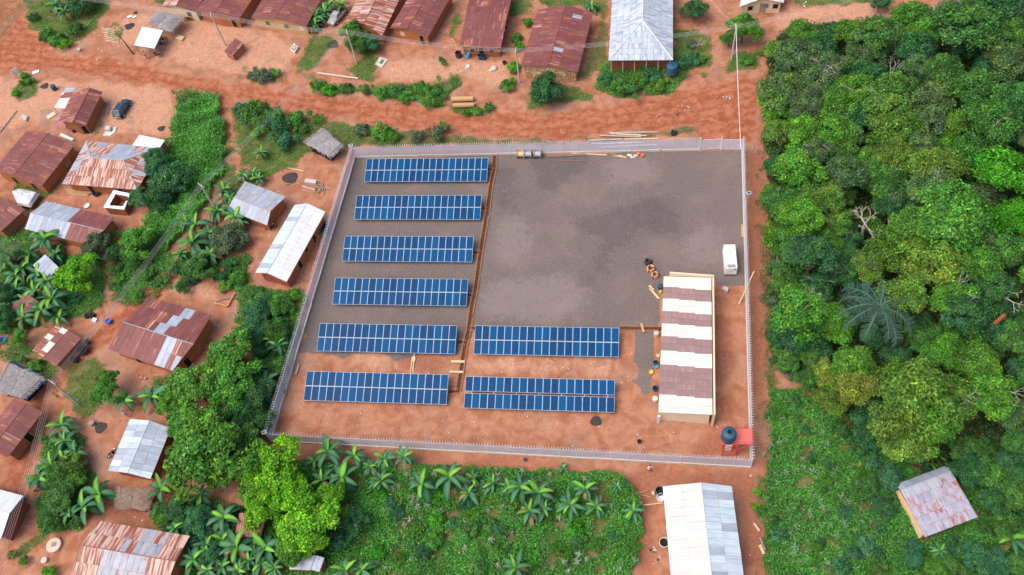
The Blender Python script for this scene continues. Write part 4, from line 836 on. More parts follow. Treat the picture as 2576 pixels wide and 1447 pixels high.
q = G(1832, 1140) - off; mb = MB(); mb.box((q.x, q.y + .5, .9), (.62, .5, 1.8)); mb.build('pump_cabinet', M_WHITEP, t)
def tank(px, z, r, h, label, stand=0.0, cone=False):
    p = G(*px, z); t = thing('water_tank', label, 'water tank', (p.x, p.y, z))
    prof = [(r * .55, -.5), (r * .8, -.15), (r * .92, 0)] if cone else [(r * .9, 0)]
    for k in range(7): zz = h * (.04 + .13 * k); prof += [(r * .95, zz), (r, zz + h * .05), (r, zz + h * .09)]
    prof += [(r * .93, h * .97)]; mb = MB(); mb.lathe(prof, n=22); mb.build('tank_body', M_TANK, t, smooth=False)
    mb = MB(); mb.lathe([(r * .93, h * .97), (r * .8, h * 1.03), (r * .32, h * 1.09), (r * .30, h * 1.09)], n=22, closed_bot=False, closed_top=False); ld = mb.build('tank_top', M_TANKL, t)
    mb = MB(); mb.lathe([(r * .30, h * 1.07), (r * .30, h * 1.14), (r * .24, h * 1.15), (r * .24, h * 1.10)], n=14, closed_top=True); mb.build('lid', M_DARK if not cone else M_TANK, ld)
    if stand: mb = MB(); mb.bar((0, 0, -stand), (0, 0, -.4), .22, .3, 10); mb.build('stand', M_CONC, t)
tank((1831, 1103.5), TZ, .88, 1.75, 'dark teal plastic water tank on the red tower platform')
tank(TP(2, 1605, 735), .75, .95, 1.75, 'black-blue water tank at the corner of the white hipped roof', .75, True)

# ---------------------------------------------------------------- cable trench with hollow brick edging
path = [TP(5, *q) for q in ((2398, 118), (2392, 270), (2358, 430), (2330, 650), (2300, 830), (2255, 1100), (2210, 1440))] + [TP(9, *q) for q in ((2165, 220), (2140, 420), (2105, 560), (2080, 720), (2060, 870), (2030, 1040), (1950, 1046))]
brs = [[TP(5, 2330, 255), TP(5, 2390, 265)], [TP(5, 2265, 650), TP(5, 2325, 655)], [TP(5, 2190, 1090), TP(5, 2255, 1097)], [TP(9, 2125, 75), TP(9, 2185, 80)], [TP(9, 2030, 540), TP(9, 2105, 552)], [TP(9, 2145, 405), TP(9, 2200, 408)], [TP(10, 1085, 408), TP(10, 1300, 410), TP(10, 1500, 412)]]
t = thing('cable_trench', 'brick edged cable trench running between the two panel columns', 'trench')
bm_ = MB(); bm_.box((0, 0, .07), (.30, .15, .22)); bm_.box((0, 0, .182), (.2, .08, .012), mi=1); bmesh_ = mesh('brick', bm_.v, bm_.f, [M_BRICK, M_DARK], bm_.m)
cnt = 0; M_TR = plain('dark_trench_soil', (0.10, 0.042, 0.028), .9, .15, .3)  # dark floor strip at ground level, in place of a sunk groove
for pi, pp in enumerate([path] + brs):
    g_ = [G(*q) for q in pp]
    for a_, b_ in zip(g_, g_[1:]):
        Ln = (b_ - a_).length; u = (b_ - a_) / Ln; nrm = Vector((-u.y, u.x, 0)); ang = math.atan2(u.y, u.x)
        floor = MB(); floor.prism([a_ + nrm * .24 + Vector((0, 0, -.06)), a_ - nrm * .24 + Vector((0, 0, -.06)), b_ - nrm * .24 + u * .1 + Vector((0, 0, -.06)), b_ + nrm * .24 + u * .1 + Vector((0, 0, -.06))], (0, 0, .075 + .003 * pi + random.uniform(0, .002))); floor.build('channel_floor', M_TR, t)
        n = max(1, round(Ln / .40))
        for i in range(n):
            for s in (-1, 1):
                if cnt >= 296 or random.random() < .05: continue
                q = a_ + u * (i + .5) * Ln / n + nrm * s * .33; cnt += 1
                obj('brick', bmesh_, t, (q.x, q.y, random.uniform(-.02, .02)), (0, 0, ang + random.gauss(0, .05)))

# ---------------------------------------------------------------- power poles and cables
PH = 7.0
def pole(px, label, arm=0.0):
    p = G(*px, PH); t = thing('power_pole', label, 'power pole', (p.x, p.y, 0), arm)
    mb = MB(); mb.bar((0, 0, -.2), (0, 0, PH), .17, .10, 8); mb.build('shaft', M_CONC, t)
    mb = MB(); mb.box((0, 0, PH - .15), (1.5, .10, .12)); ar = mb.build('crossarm', M_GREYWOOD, t)
    for x in (-.62, -.22, .22, .62): mb = MB(); mb.lathe([(.04, 0), (.06, .06), (.03, .12), (.05, .18)], (x, 0, PH - .09), 7, closed_top=True); mb.build('insulator', M_WHITEP, ar)
    return Vector((p.x, p.y, PH))
PT = [(530, 37), (872, 80), (1297, 127), (1852, 67), (505, 466), (130, 961)]
PW = [pole(PT[0], 'concrete power pole leaning view beside the maroon house, top left', .3 + 1.57), pole(PT[1], 'concrete power pole beside the roadside tree where the line branches', 1.9), pole(PT[2], 'concrete power pole standing at left corner of the stone gabled house', 1.57),
      pole(PT[3], 'concrete power pole right of the white hipped roof', 1.6), pole(PT[4], 'concrete power pole standing in the green vine thicket', -.6), pole(PT[5], 'concrete power pole by the path at lower left', -.45)]
def cable(a, b, sag, label, group=None, r=.016, mat=None):
    a = Vector(a); b = Vector(b); c = (a + b) / 2; n = 14; mb = MB(); q = [a.lerp(b, k / n) + Vector((0, 0, -sag * 4 * (k / n) * (1 - k / n))) - Vector((c.x, c.y, 0)) for k in range(n + 1)]
    for k in range(n): mb.bar(q[k], q[k + 1], r, n=4)
    o = mb.build('power_cable', mat or M_CABLE, loc=(c.x, c.y, 0)); tag(o, label, 'cable', group); return o
def span(a, b, txt, sag=.7, k=4):
    d = (b - a); d.z = 0; nrm = Vector((-d.y, d.x, 0)).normalized()
    for i in range(k): s = (i - (k - 1) / 2) * .28; cable(a + nrm * s, b + nrm * s, sag, f'thin overhead cable of the span {txt}', 'cables of the span ' + txt)
span(G(60, -33, PH), PW[0], 'running off the top left edge'); span(PW[0], PW[1], 'crossing the roofs left of the roadside tree'); span(PW[1], PW[2], 'in front of the broad brown roofed house')
span(PW[2], PW[3], 'crossing the stone gabled house and white hipped roof'); span(PW[3], G(2300, -50, PH), 'running off the top right edge'); span(PW[3], G(1750, -50, PH), 'from the right pole up past the bush', .5, 2)
span(PW[1], PW[4], 'crossing the dirt road to the thicket'); span(PW[4], PW[5], 'above the left footpath'); span(PW[5], G(-40, 1520, PH), 'running off the left edge at bottom'); span(G(-40, 115, PH), G(120, -45, PH), 'across the top left corner', .2)
cable(PW[3] + Vector((0, 0, -.1)), G(1864, 374, 2.6), .5, 'white service cable dropping from the pole to the compound corner', r=.045, mat=M_WHITEP)
# ---------------------------------------------------------------- vegetation
def leaves(C, D, size, aspect, rng, cols):
    """rhombic leaves: centres C, facing D, half length size"""
    n = len(C); D = D / np.linalg.norm(D, axis=1, keepdims=True); R = rng.normal(size=(n, 3)); Tn = np.cross(D, R); Tn /= np.linalg.norm(Tn, axis=1, keepdims=True); Bn = np.cross(D, Tn)
    s = size[:, None]; V = np.stack([C + Tn * s, C + Bn * s * aspect + D * s * .12, C - Tn * s, C - Bn * s * aspect + D * s * .12], 1).reshape(-1, 3)
    return V, np.arange(4 * n).reshape(n, 4), np.repeat(cols, 4, 0)
def leafcols(n, rng, fresh=.10, lo=.50, hi=1.40):
    c = np.ones((n, 3)) * rng.uniform(lo, hi, (n, 1)); f = rng.random(n) < fresh; c[f] *= np.array([1.85, 1.6, .9]); b = rng.random(n) < .03; c[b] *= np.array([1.6, .9, .7]); return c
def crown(name, seed, ncl, per, leaf, flat=.8, fresh=.10, rc=(.26, .42), asp=.5, zmin=-.35, lobes=4):
    rng = np.random.default_rng(seed); Cs, Ds, Ss, Cl = [], [], [], []
    a0 = rng.uniform(0, 6.28); LB = [np.array([0, 0, .12, .62])] + [np.array([math.cos(a0 + k * 6.283 / lobes) * rng.uniform(.28, .52), math.sin(a0 + k * 6.283 / lobes) * rng.uniform(.28, .52), rng.uniform(-.22, .16), rng.uniform(.40, .60)]) for k in range(lobes)] if lobes else [np.array([0, 0, 0, .8])]
    for i in range(ncl):
        zz = 1 - (i + .5) / ncl * (1 - zmin); th = i * 2.399963 + rng.normal(0, .25); rr = math.sqrt(max(0, 1 - zz * zz)); k = rng.uniform(.6, 1.0); lb = LB[i % len(LB)]
        c = lb[:3] * np.array([1, 1, flat]) + np.array([rr * math.cos(th), rr * math.sin(th), zz * flat]) * k * lb[3]; r = rng.uniform(*rc) * (.8 if lobes else 1)
        d = rng.normal(size=(per, 3)); d /= np.linalg.norm(d, axis=1, keepdims=True); out = c / (np.linalg.norm(c) + 1e-6); d += out * .55 + np.array([0, 0, .25]); d /= np.linalg.norm(d, axis=1, keepdims=True)
        p = c + d * r * rng.uniform(.45, 1.28, (per, 1)) * np.array([1, 1, flat])
        nn = d * .7 + np.array([0, 0, .45]) + rng.normal(0, .55, (per, 3)); col = leafcols(per, rng, fresh * rng.choice([.3, 1, 2.4])) * rng.uniform(.66, 1.30) * np.array([rng.uniform(.85, 1.15), 1, rng.uniform(.8, 1.2)])
        Cs.append(p); Ds.append(nn); Ss.append(leaf * rng.uniform(.6, 1.25, per)); Cl.append(col)
    V, Q, c = leaves(np.concatenate(Cs), np.concatenate(Ds), np.concatenate(Ss), asp, rng, np.concatenate(Cl))
    me = npmesh(name, V, Q, c); me.materials.append(M_LEAF); return me
CR_F = [crown('forest_crown', 10 + i, 42 + 3 * i, 190, .050 + .004 * (i % 3), .78 + .06 * (i % 3), .16, (.22, .40), lobes=3 + i % 3) for i in range(8)]
CR_M = [crown('mango_crown', 30 + i, 50, 190, .050, .80, .20, (.20, .32), lobes=3) for i in range(3)]
CR_B = [crown('bush_crown', 40 + i, 13, 150, .085, .75, .12, (.30, .46), lobes=3) for i in range(4)]
CR_S = [crown('sparse_crown', 50 + i, 16, 60, .05, .8, .1, (.25, .4)) for i in range(2)]
CR_W = [crown('cassava_crown', 60 + i, 26, 46, .105, .6, .05, (.20, .26), .30, lobes=0) for i in range(2)]
def trunk_mesh(seed, n_l=5):
    r_ = random.Random(seed); mb = MB(); mb.bar((0, 0, 0), (.02, .01, .55), .055, .040, 7)
    for i in range(n_l):
        a = i * 2.4 + r_.uniform(-.4, .4); q = Vector((.02, .01, r_.uniform(.4, .55))); e = Vector((math.cos(a) * .28, math.sin(a) * .28, r_.uniform(.75, 1.0))); mb.bar(q, e, .026, .012, 5)
    return mesh('trunk', mb.v, mb.f, M_TRUNK)
TRUNKS = [trunk_mesh(i) for i in range(3)]
def limb_mesh(seed):
    rd = random.Random(seed); br = MB()
    def grow(a, d, ln, rad, dep):
        b = a + d * ln; br.bar(a, b, rad, rad * .7, 4)
        if dep:
            for _ in range(2): grow(b, (d + Vector((rd.gauss(0, .5), rd.gauss(0, .5), rd.gauss(0, .2)))).normalized(), ln * rd.uniform(.6, .85), rad * .65, dep - 1)
    for k in range(3): a = rd.uniform(0, 6.28); grow(Vector((0, 0, -.1)), Vector((math.cos(a), math.sin(a), .35)).normalized(), .42, .018, 3)
    return mesh('bare_limbs', br.v, br.f, M_DEADWOOD)
LIMBS = [limb_mesh(i) for i in range(4)]
VEG = []
GREENS = {0: (.072, .205, .034), 1: (.098, .185, .055), 2: (.098, .275, .028), 3: (.046, .150, .044), 4: (.128, .250, .030), 5: (.066, .31, .012), 6: (.225, .285, .03), 7: (.145, .40, .014), 8: (.056, .200, .070), 9: (.12, .165, .08)}
CNAME = {0: 'mid green', 1: 'grey-green', 2: 'bright green', 3: 'dark green', 4: 'olive-yellow green', 5: 'vivid green', 6: 'yellowing', 7: 'lime green', 8: 'blue-green', 9: 'dull scrubby'}
def jit(c, k=.15): f = .9 * random.uniform(1 - k, 1 + k); return (c[0] * f * random.uniform(.78, 1.0), c[1] * f, c[2] * f * random.uniform(1.05, 1.45), 1)
def tree(px, py, r, kind, zc=None, protos=None, label=None, cat='tree', name='tree', group=None, flat=1.0):
    protos = protos or CR_F; s0 = r / ppm(G(px, py, 3)); zc = zc if zc is not None else max(s0 * .9, 1.2); p = G(px, py, zc); s = r / ppm(p)
    t = thing(name, label or '', cat, (p.x, p.y, 0), random.uniform(0, 6.28), group)
    c = obj('crown', random.choice(protos), t, (0, 0, zc), (random.uniform(-.1, .1), random.uniform(-.1, .1), 0), (s * random.uniform(1.0, 1.16), s * random.uniform(1.0, 1.16), s * random.uniform(.9, 1.05) * flat)); c.color = jit(GREENS[kind])
    k = max(zc, .6); tr = obj('trunk', random.choice(TRUNKS), t, (0, 0, -.1), None, (k * .75 + s * .15, k * .75 + s * .15, k * 1.05))
    VEG.append([t, px, py, kind, label is None, cat]); return t
# forest on the right: crown centre x, y, radius, colour
FOR = [(2017, 82, 38, 2), (2062, 120, 36, 3), (1957, 125, 30, 4), (2007, 140, 50, 1), (2072, 175, 50, 1), (1970, 225, 48, 1), (2044, 208, 46, 1), (2137, 82, 40, 2), (2207, 82, 50, 0), (2290, 40, 45, 2), (2320, 80, 52, 2), (2182, 140, 48, 1), (2302, 122, 45, 3), (2432, 60, 70, 0), (2545, 20, 62, 3), (2432, 110, 42, 3),
       (2307, 170, 42, 1), (2365, 182, 46, 0), (2182, 188, 46, 3), (2150, 228, 46, 2), (2245, 220, 52, 0), (2532, 150, 56, 1), (2560, 80, 42, 0), (2457, 225, 66, 0), (2545, 250, 56, 0), (2342, 250, 56, 1), (2232, 270, 56, 4), (1962, 265, 46, 2), (2027, 262, 42, 1), (2107, 265, 46, 2), (2157, 290, 42, 3), (2020, 332, 50, 2),
       (2095, 325, 50, 2), (2145, 340, 38, 1), (2245, 332, 56, 4), (2327, 300, 46, 1), (2407, 307, 44, 4), (2495, 312, 60, 0), (2307, 355, 50, 1), (2007, 425, 60, 2), (2132, 437, 52, 1), (2082, 502, 46, 4), (1970, 512, 46, 0), (2007, 542, 52, 2), (2107, 560, 40, 4), (1982, 612, 52, 2), (2045, 637, 56, 3), (2220, 462, 50, 0),
       (2258, 392, 46, 4), (2357, 427, 56, 4), (2357, 487, 56, 1), (2432, 400, 52, 0), (2532, 437, 76, 5), (2545, 550, 58, 5), (2395, 550, 72, 2), (2307, 575, 62, 2), (2470, 600, 52, 1), (2245, 625, 62, 4), (2345, 650, 78, 4), (2457, 662, 56, 2), (2182, 670, 46, 4), (2532, 625, 52, 0), (2015, 787, 62, 2), (2095, 812, 46, 2),
       (2280, 742, 60, 4), (2395, 740, 56, 2), (2432, 787, 56, 3), (2370, 887, 56, 2), (2445, 912, 56, 2), (2545, 850, 52, 0), (2077, 937, 36, 6), (2145, 920, 46, 2), (2157, 975, 50, 6), (2087, 1007, 38, 4), (2257, 962, 56, 4), (2307, 1000, 82, 4), (2395, 1000, 62, 4), (2495, 987, 56, 2), (2545, 1037, 46, 1), (2270, 1050, 66, 4),
       (2357, 1062, 62, 2), (2207, 1037, 42, 3), (2282, 1110, 62, 4), (2557, 1115, 38, 0), (2610, 340, 50, 1), (2620, 700, 55, 2), (2610, 960, 55, 0), (2600, 480, 40, 0), (2490, 720, 45, 3), (2130, 380, 38, 0), (2190, 395, 36, 2), (2060, 380, 40, 1), (1955, 330, 34, 4), (1950, 420, 30, 3), (1945, 590, 30, 4), (1975, 690, 40, 0), (2190, 1090, 34, 3), (2500, 830, 40, 3),
       (2130, 690, 40, 3), (2060, 720, 38, 3), (2470, 490, 46, 1), (2300, 500, 40, 3), (2030, 470, 36, 0), (2080, 600, 36, 2), (2240, 520, 40, 3), (2390, 355, 40, 2), (2200, 850, 36, 3), (2310, 850, 40, 0), (2250, 900, 38, 3), (2060, 880, 32, 3), (2430, 850, 36, 0), (2600, 180, 44, 0), (2490, 170, 42, 3), (2470, 20, 36, 0), (2386, 232, 36, 3), (2500, 380, 40, 1)]
def band(v, edges, names):
    for e, n in zip(edges, names):
        if v < e: return n
    return names[-1]
GAPS = [(2220, 405, 26), (2145, 552, 34), (2287, 487, 26), (2370, 375, 24), (2457, 125, 26), (2170, 297, 22), (2212, 800, 74), (2140, 830, 30), (2060, 700, 18), (2470, 1060, 30)]
_fr = random.Random(5); _n = 0
while _n < 48:                                  # smaller trees filling in between the large crowns
    x, y = _fr.uniform(1940, 2590), _fr.uniform(60, 1120)
    if not inpoly(np.array([[x, y]]), FOREST[0])[0] or any((x - a) ** 2 + (y - b) ** 2 < c * c for a, b, c in GAPS): continue
    if any((x - q[0]) ** 2 + (y - q[1]) ** 2 < 24 ** 2 for q in FOR): continue
    FOR.append((x, y, _fr.uniform(24, 36), _fr.choice((0, 1, 2, 2, 3, 3, 4, 0)))); _n += 1
for (x, y, r, k) in FOR:
    h = min(7.8, max(3.2, r / 15 * 1.6)) if x > 1985 else r / 15 * 1.1
    where_y = band(y, (130, 240, 380, 520, 640, 760, 900, 1020), ('near the top edge', 'by the road bend', 'level with the gate', 'level with upper panels', 'level with generator', 'level with the palm', 'below the palm', 'level with water tank', 'above crop field'))
    where_x = band(x, (2010, 2150, 2320, 2470), ('at fence margin', 'in left wood', 'in mid wood', 'in right wood', 'at right edge'))
    h = h * random.uniform(.85, 1.3) if r > 38 else h
    t = tree(x, y, r * random.uniform(.92, 1.14), k, h, CR_F, f'{CNAME[k]} forest tree {where_x}, {where_y}', 'tree', 'forest_tree', 'trees of the forest on the right')
    cr = t.children[0]; cr.color = tuple(v * 1.04 for v in cr.color[:3]) + (1,)
    if random.random() < .42: s_ = cr.scale.x; o = obj('bare_limbs', random.choice(LIMBS), t, (random.uniform(-.3, .3) * s_, random.uniform(-.3, .3) * s_, h + s_ * .35), (random.uniform(-.4, .4), random.uniform(-.4, .4), random.uniform(0, 6.28)), (s_ * random.uniform(.5, .8),) * 3)
# other trees: x, y, radius, colour, crown height, kind of crown
for (x, y, r, k, h, pr) in [(588, 887, 70, 2, 4.2, 'M'), (490, 975, 74, 2, 4.0, 'M'), (580, 965, 70, 2, 3.8, 'M'), (470, 1065, 52, 2, 3.0, 'M'), (526, 1140, 104, 2, 5.0, 'M'), (540, 1065, 56, 0, 3.2, 'M'), (600, 1125, 60, 0, 3.2, 'M'), (565, 1185, 52, 2, 3.2, 'M'), (468, 1150, 52, 2, 3.4, 'M'), (430, 1010, 40, 2, 2.6, 'M'), (690, 1190, 74, 7, 4.0, 'M'), (668, 1265, 66, 7, 3.8, 'M'), (780, 1320, 84, 7, 4.4, 'M'), (825, 1262, 50, 7, 3.2, 'M'), (738, 1252, 62, 7, 3.8, 'M'), (640, 1235, 48, 2, 3.0, 'M'), (745, 1330, 50, 2, 3.0, 'M'), (735, 1385, 45, 2, 3.0, 'M'),
                            (268, 985, 40, 2, 2.4, 'M'), (270, 950, 26, 2, 3.0, 'M'), (190, 692, 50, 7, 3.0, 'M'), (348, 605, 48, 2, 2.6, 'M'), (335, 640, 34, 0, 1.8, 'F'), (400, 425, 36, 8, 2.6, 'F'), (355, 497, 36, 8, 2.4, 'W'), (430, 455, 46, 8, 2.2, 'F'), (400, 500, 40, 3, 2.0, 'F'), (385, 395, 26, 8, 2.8, 'F'), (495, 672, 40, 0, 2.0, 'M'), (575, 600, 46, 9, 1.6, 'F'), (238, 612, 34, 9, 1.6, 'F'), (285, 640, 26, 3, 1.4, 'F'),
                            (882, 75, 26, 2, 2.6, 'F'), (905, 105, 34, 0, 1.9, 'F'), (935, 112, 24, 8, 1.8, 'F'), (1373, 232, 46, 3, 2.4, 'F'), (1382, 192, 16, 3, 4.2, 'F'), (1749, 22, 30, 3, 2.2, 'F'), (1871, 68, 40, 2, 3.4, 'F'), (1835, 95, 22, 0, 1.8, 'F'), (2215, 5, 22, 3, 2.0, 'F'), (207, 8, 34, 3, 2.0, 'F'), (5, 800, 34, 3, 2.5, 'F'), (50, 845, 22, 2, 2.0, 'F'), (0, 740, 30, 3, 2.4, 'F'),
                            (887, 1310, 40, 8, 2.6, 'W'), (400, 1290, 24, 0, 1.5, 'F'), (410, 1305, 20, 2, 1.3, 'F'), (500, 1310, 36, 8, 2.0, 'F'), (450, 1275, 34, 3, 2.0, 'F'), (150, 1190, 36, 0, 2.0, 'F'), (175, 1180, 34, 4, 2.0, 'F'), (150, 1250, 40, 0, 2.2, 'F'), (130, 1310, 32, 0, 1.8, 'F'), (195, 1205, 26, 2, 1.6, 'F'),
                            (690, 830, 34, 0, 1.8, 'F'), (650, 780, 40, 8, 2.0, 'F'), (700, 770, 30, 2, 1.5, 'F'), (640, 830, 36, 8, 2.0, 'F'), (640, 985, 46, 3, 2.6, 'F'), (610, 1040, 46, 3, 2.4, 'F'), (660, 1060, 34, 3, 2.0, 'F'), (700, 920, 26, 0, 1.5, 'F'), (530, 1400, 34, 8, 1.8, 'F'), (2440, 1182, 42, 3, 2.6, 'F'), (2505, 1200, 46, 0, 2.8, 'F'), (2550, 1165, 46, 3, 3.2, 'F'), (2495, 1262, 40, 3, 2.2, 'F'), (2530, 1322, 40, 0, 2.0, 'F'), (2240, 1205, 30, 8, 1.8, 'F'), (2185, 1220, 26, 0, 1.5, 'F'), (2310, 1130, 26, 3, 2.0, 'F'), (2430, 1128, 36, 0, 2.8, 'F'), (2450, 1392, 34, 8, 1.8, 'F'), (2392, 1425, 32, 0, 1.6, 'F'), (2505, 1415, 38, 8, 2.0, 'F'), (2560, 1425, 34, 0, 2.0, 'F'), (2300, 1405, 24, 8, 1.4, 'F'), (2225, 1275, 26, 3, 1.5, 'F'), (2560, 1250, 36, 0, 2.4, 'F'), (2350, 1430, 30, 2, 1.6, 'F')]:
    tree(x, y, r, k, h, {'M': CR_M, 'F': CR_F, 'W': CR_W}[pr])
# bushes and hedge balls
for (x, y, r, k) in [(1329, 57, 15, 5), (1300, 95, 16, 2), (1305, 118, 15, 5), (1293, 165, 17, 5), (1292, 178, 13, 2), (1275, 217, 19, 2), (1287, 205, 12, 7), (1881, 150, 18, 2), (1921, 132, 14, 4), (1769, 188, 7, 7), (1763, 148, 16, 2), (1745, 150, 20, 8), (1715, 155, 22, 8), (1640, 190, 26, 8), (1600, 205, 24, 2), (1560, 215, 24, 0), (1520, 200, 20, 8), (1590, 228, 26, 0), (1660, 215, 22, 4),
                     (800, 218, 20, 2), (826, 225, 20, 5), (870, 222, 18, 0), (920, 225, 17, 4), (960, 235, 20, 2), (1000, 232, 22, 0), (1020, 245, 20, 2), (1060, 222, 22, 2), (1085, 255, 22, 2), (1100, 235, 20, 0), (120, 85, 20, 2), (145, 100, 24, 2), (165, 112, 18, 7), (60, 190, 12, 2), (75, 205, 12, 5), (40, 235, 12, 5), (55, 210, 10, 0), (110, 95, 16, 0), (190, 75, 22, 0), (85, 45, 14, 3),
                     (645, 290, 40, 0), (610, 280, 26, 8), (700, 320, 32, 8), (720, 355, 30, 8), (750, 300, 28, 2), (640, 265, 18, 7), (690, 295, 26, 0), (655, 330, 24, 2), (760, 325, 20, 0), (800, 300, 16, 2), (910, 325, 22, 9), (960, 330, 26, 2), (990, 345, 18, 2), (1100, 335, 26, 9), (1115, 318, 14, 4), (1050, 345, 20, 9), (90, 920, 20, 2), (60, 905, 10, 0), (30, 1395, 12, 0), (120, 1440, 20, 5), (60, 1410, 14, 2),
                     (860, 1360, 26, 8), (1740, 112, 14, 9), (1170, 285, 12, 2), (1200, 278, 14, 2), (1230, 270, 14, 0), (2000, 940, 22, 3), (1970, 915, 26, 8), (1960, 880, 18, 4), (1950, 830, 16, 2), (1945, 760, 14, 9), (350, 745, 18, 2), (370, 690, 20, 0), (300, 700, 16, 2), (600, 700, 22, 2), (740, 745, 18, 7), (1905, 1240, 12, 7), (1900, 1275, 12, 7), (1620, 95 + 75, 10, 0), (668, 190, 24, 9), (640, 190, 20, 9), (690, 185, 16, 2), (1110, 150, 8, 0), (1118, 160, 8, 2), (1650, 170, 12, 2), (55, 1250, 8, 0)] + [(_fr.uniform(290, 610), _fr.uniform(610, 740), _fr.uniform(13, 24), _fr.choice((0, 2, 3, 8))) for _ in range(16)] + [(q[0] - _fr.uniform(45, 150), q[1], _fr.uniform(16, 28), _fr.choice((0, 2, 3, 8))) for q in [(894 - (y_ - 397) * .2975, y_) for y_ in [740 + 14.5 * i for i in range(22)]]] + [(_fr.uniform(420, 640), _fr.uniform(1270, 1440), _fr.uniform(16, 28), _fr.choice((0, 2, 3, 8))) for _ in range(16)] + [(_fr.uniform(10, 200), _fr.uniform(590, 820), _fr.uniform(14, 26), _fr.choice((0, 2, 3, 8))) for _ in range(16)] + [(_fr.uniform(100, 215), _fr.uniform(1090, 1330), _fr.uniform(14, 26), _fr.choice((0, 2, 3, 4))) for _ in range(12)]:
    tree(x, y, r, k, max(.5, r / 16 * .55), CR_B, None, 'bush', 'bush')
# cassava shrubs in the fields
for (x, y, r, k) in [(985, 1265, 24, 8), (1000, 1295, 22, 8), (1175, 1265, 22, 8), (1190, 1300, 24, 2), (1065, 1390, 24, 8), (1180, 1330, 26, 0), (1090, 1360, 22, 2), (2182, 1372, 24, 8), (2150, 1393, 22, 8), (2117, 1427, 26, 8), (2207, 1422, 24, 0), (2272, 1417, 16, 8), (2220, 1330, 20, 8), (2460, 1410, 30, 8), (2420, 1440, 28, 0), (2500, 1430, 26, 8), (2200, 1165, 22, 8), (2225, 1190, 22, 0), (2340, 1190, 24, 3), (2410, 1180, 26, 3), (2450, 1150, 26, 3), (2230, 1240, 24, 0), (2210, 1290, 20, 3), (2500, 1280, 30, 3), (2490, 1230, 28, 3), (2540, 1220, 26, 8), (2540, 1300, 24, 3), (2480, 1330, 28, 0), (2400, 1370, 24, 3), (2300, 1370, 20, 8), (2160, 1120, 26, 3), (2120, 1080, 24, 0), (2480, 1130, 26, 0), (1960, 1040, 20, 2), (2000, 1010, 20, 0), (940, 1260, 18, 0), (1240, 1380, 22, 2), (1330, 1400, 22, 5), (1400, 1380, 20, 2), (1450, 1330, 22, 5), (1100, 1310, 22, 5), (1040, 1330, 22, 2), (950, 1390, 24, 5), (1500, 1370, 20, 2), (1270, 1330, 20, 0)] + [(_fr.uniform(920, 1580), _fr.uniform(1215, 1440), _fr.uniform(14, 24), _fr.choice((0, 2, 5, 8))) for _ in range(26)] + [(_fr.uniform(1950, 2260), _fr.uniform(1040, 1440), _fr.uniform(12, 22), _fr.choice((0, 2, 3, 8))) for _ in range(26)]:
    tree(x, y, r, k, max(.6, r / 19 * .6), CR_W + CR_B[:1], None, 'shrub', 'cassava_shrub')

# banana plants ---------------------------------------------------------------
def banana_leaf(seed, droop):
    rng = random.Random(seed); n = 8; V, c, Q = [], [], []; x = z = 0.0; a = .35
    for i in range(n + 1):
        f = i / n; wd = .02 if i == 0 else .125 * math.sin(math.pi * min(1, f * .86 + .12)) ** .6; wd *= rng.uniform(.92, 1.06)
        if i == n: wd = .015
        for s, k in ((-1, .8), (0, 1.7), (1, .8)):
            V.append((x, s * wd, z + abs(s) * wd * .35)); c.append(np.array([1.0, 1.0, 1.0]) * k * rng.uniform(.9, 1.1))
        x += math.cos(a) / n; z += math.sin(a) / n; a -= droop / n
    for i in range(n):
        for j in (0, 1): Q.append((i * 3 + j, i * 3 + j + 1, i * 3 + j + 4, i * 3 + j + 3))
    me = npmesh('banana_leaf', np.array(V), np.array(Q), np.array(c)); me.materials.append(M_LEAF); return me
BL = [banana_leaf(i, d) for i, d in enumerate((.8, 1.3, 1.7, 2.1, 1.5))]
sb = MB(); sb.bar((0, 0, 0), (0, 0, 1), .13, .07, 7); STEM = mesh('stem', sb.v, sb.f, plain('banana_stem', (0.17, 0.16, 0.06), .7, .2, .3))
def banana(px, py, r):
    h = random.uniform(1.5, 2.1) * min(1.15, max(.5, r / 36)); p = G(px, py, h); reach = r / ppm(p) * random.uniform(.82, 1.18); t = thing('banana_plant', '', 'banana plant', (p.x, p.y, 0), random.uniform(0, 6.28)); obj('stem', STEM, t, (0, 0, -.1), None, (min(1, reach / 1.6), min(1, reach / 1.6), h + .1))
    n = random.randint(10, 13)
    for i in range(n):
        f = i / (n - 1); pitch = 1.05 - 1.25 * f + random.uniform(-.12, .12); ln = reach * random.uniform(1.16, 1.5) * (1 - .25 * (1 - f)); o = obj('leaf', random.choice(BL), t, (0, 0, h + random.uniform(-.08, .1)), (random.uniform(-.25, .25), -pitch + .3, i * 2.4 + random.uniform(-.3, .3)), (ln, ln * random.uniform(.95, 1.25), ln))
        o.color = jit((.058, .165, .055) if f > .14 else (.15, .33, .03), .22)
        if f > .7 and random.random() < .3: o.color = (.20, .15, .06, 1)
    VEG.append([t, px, py, 2, True, 'banana plant'])
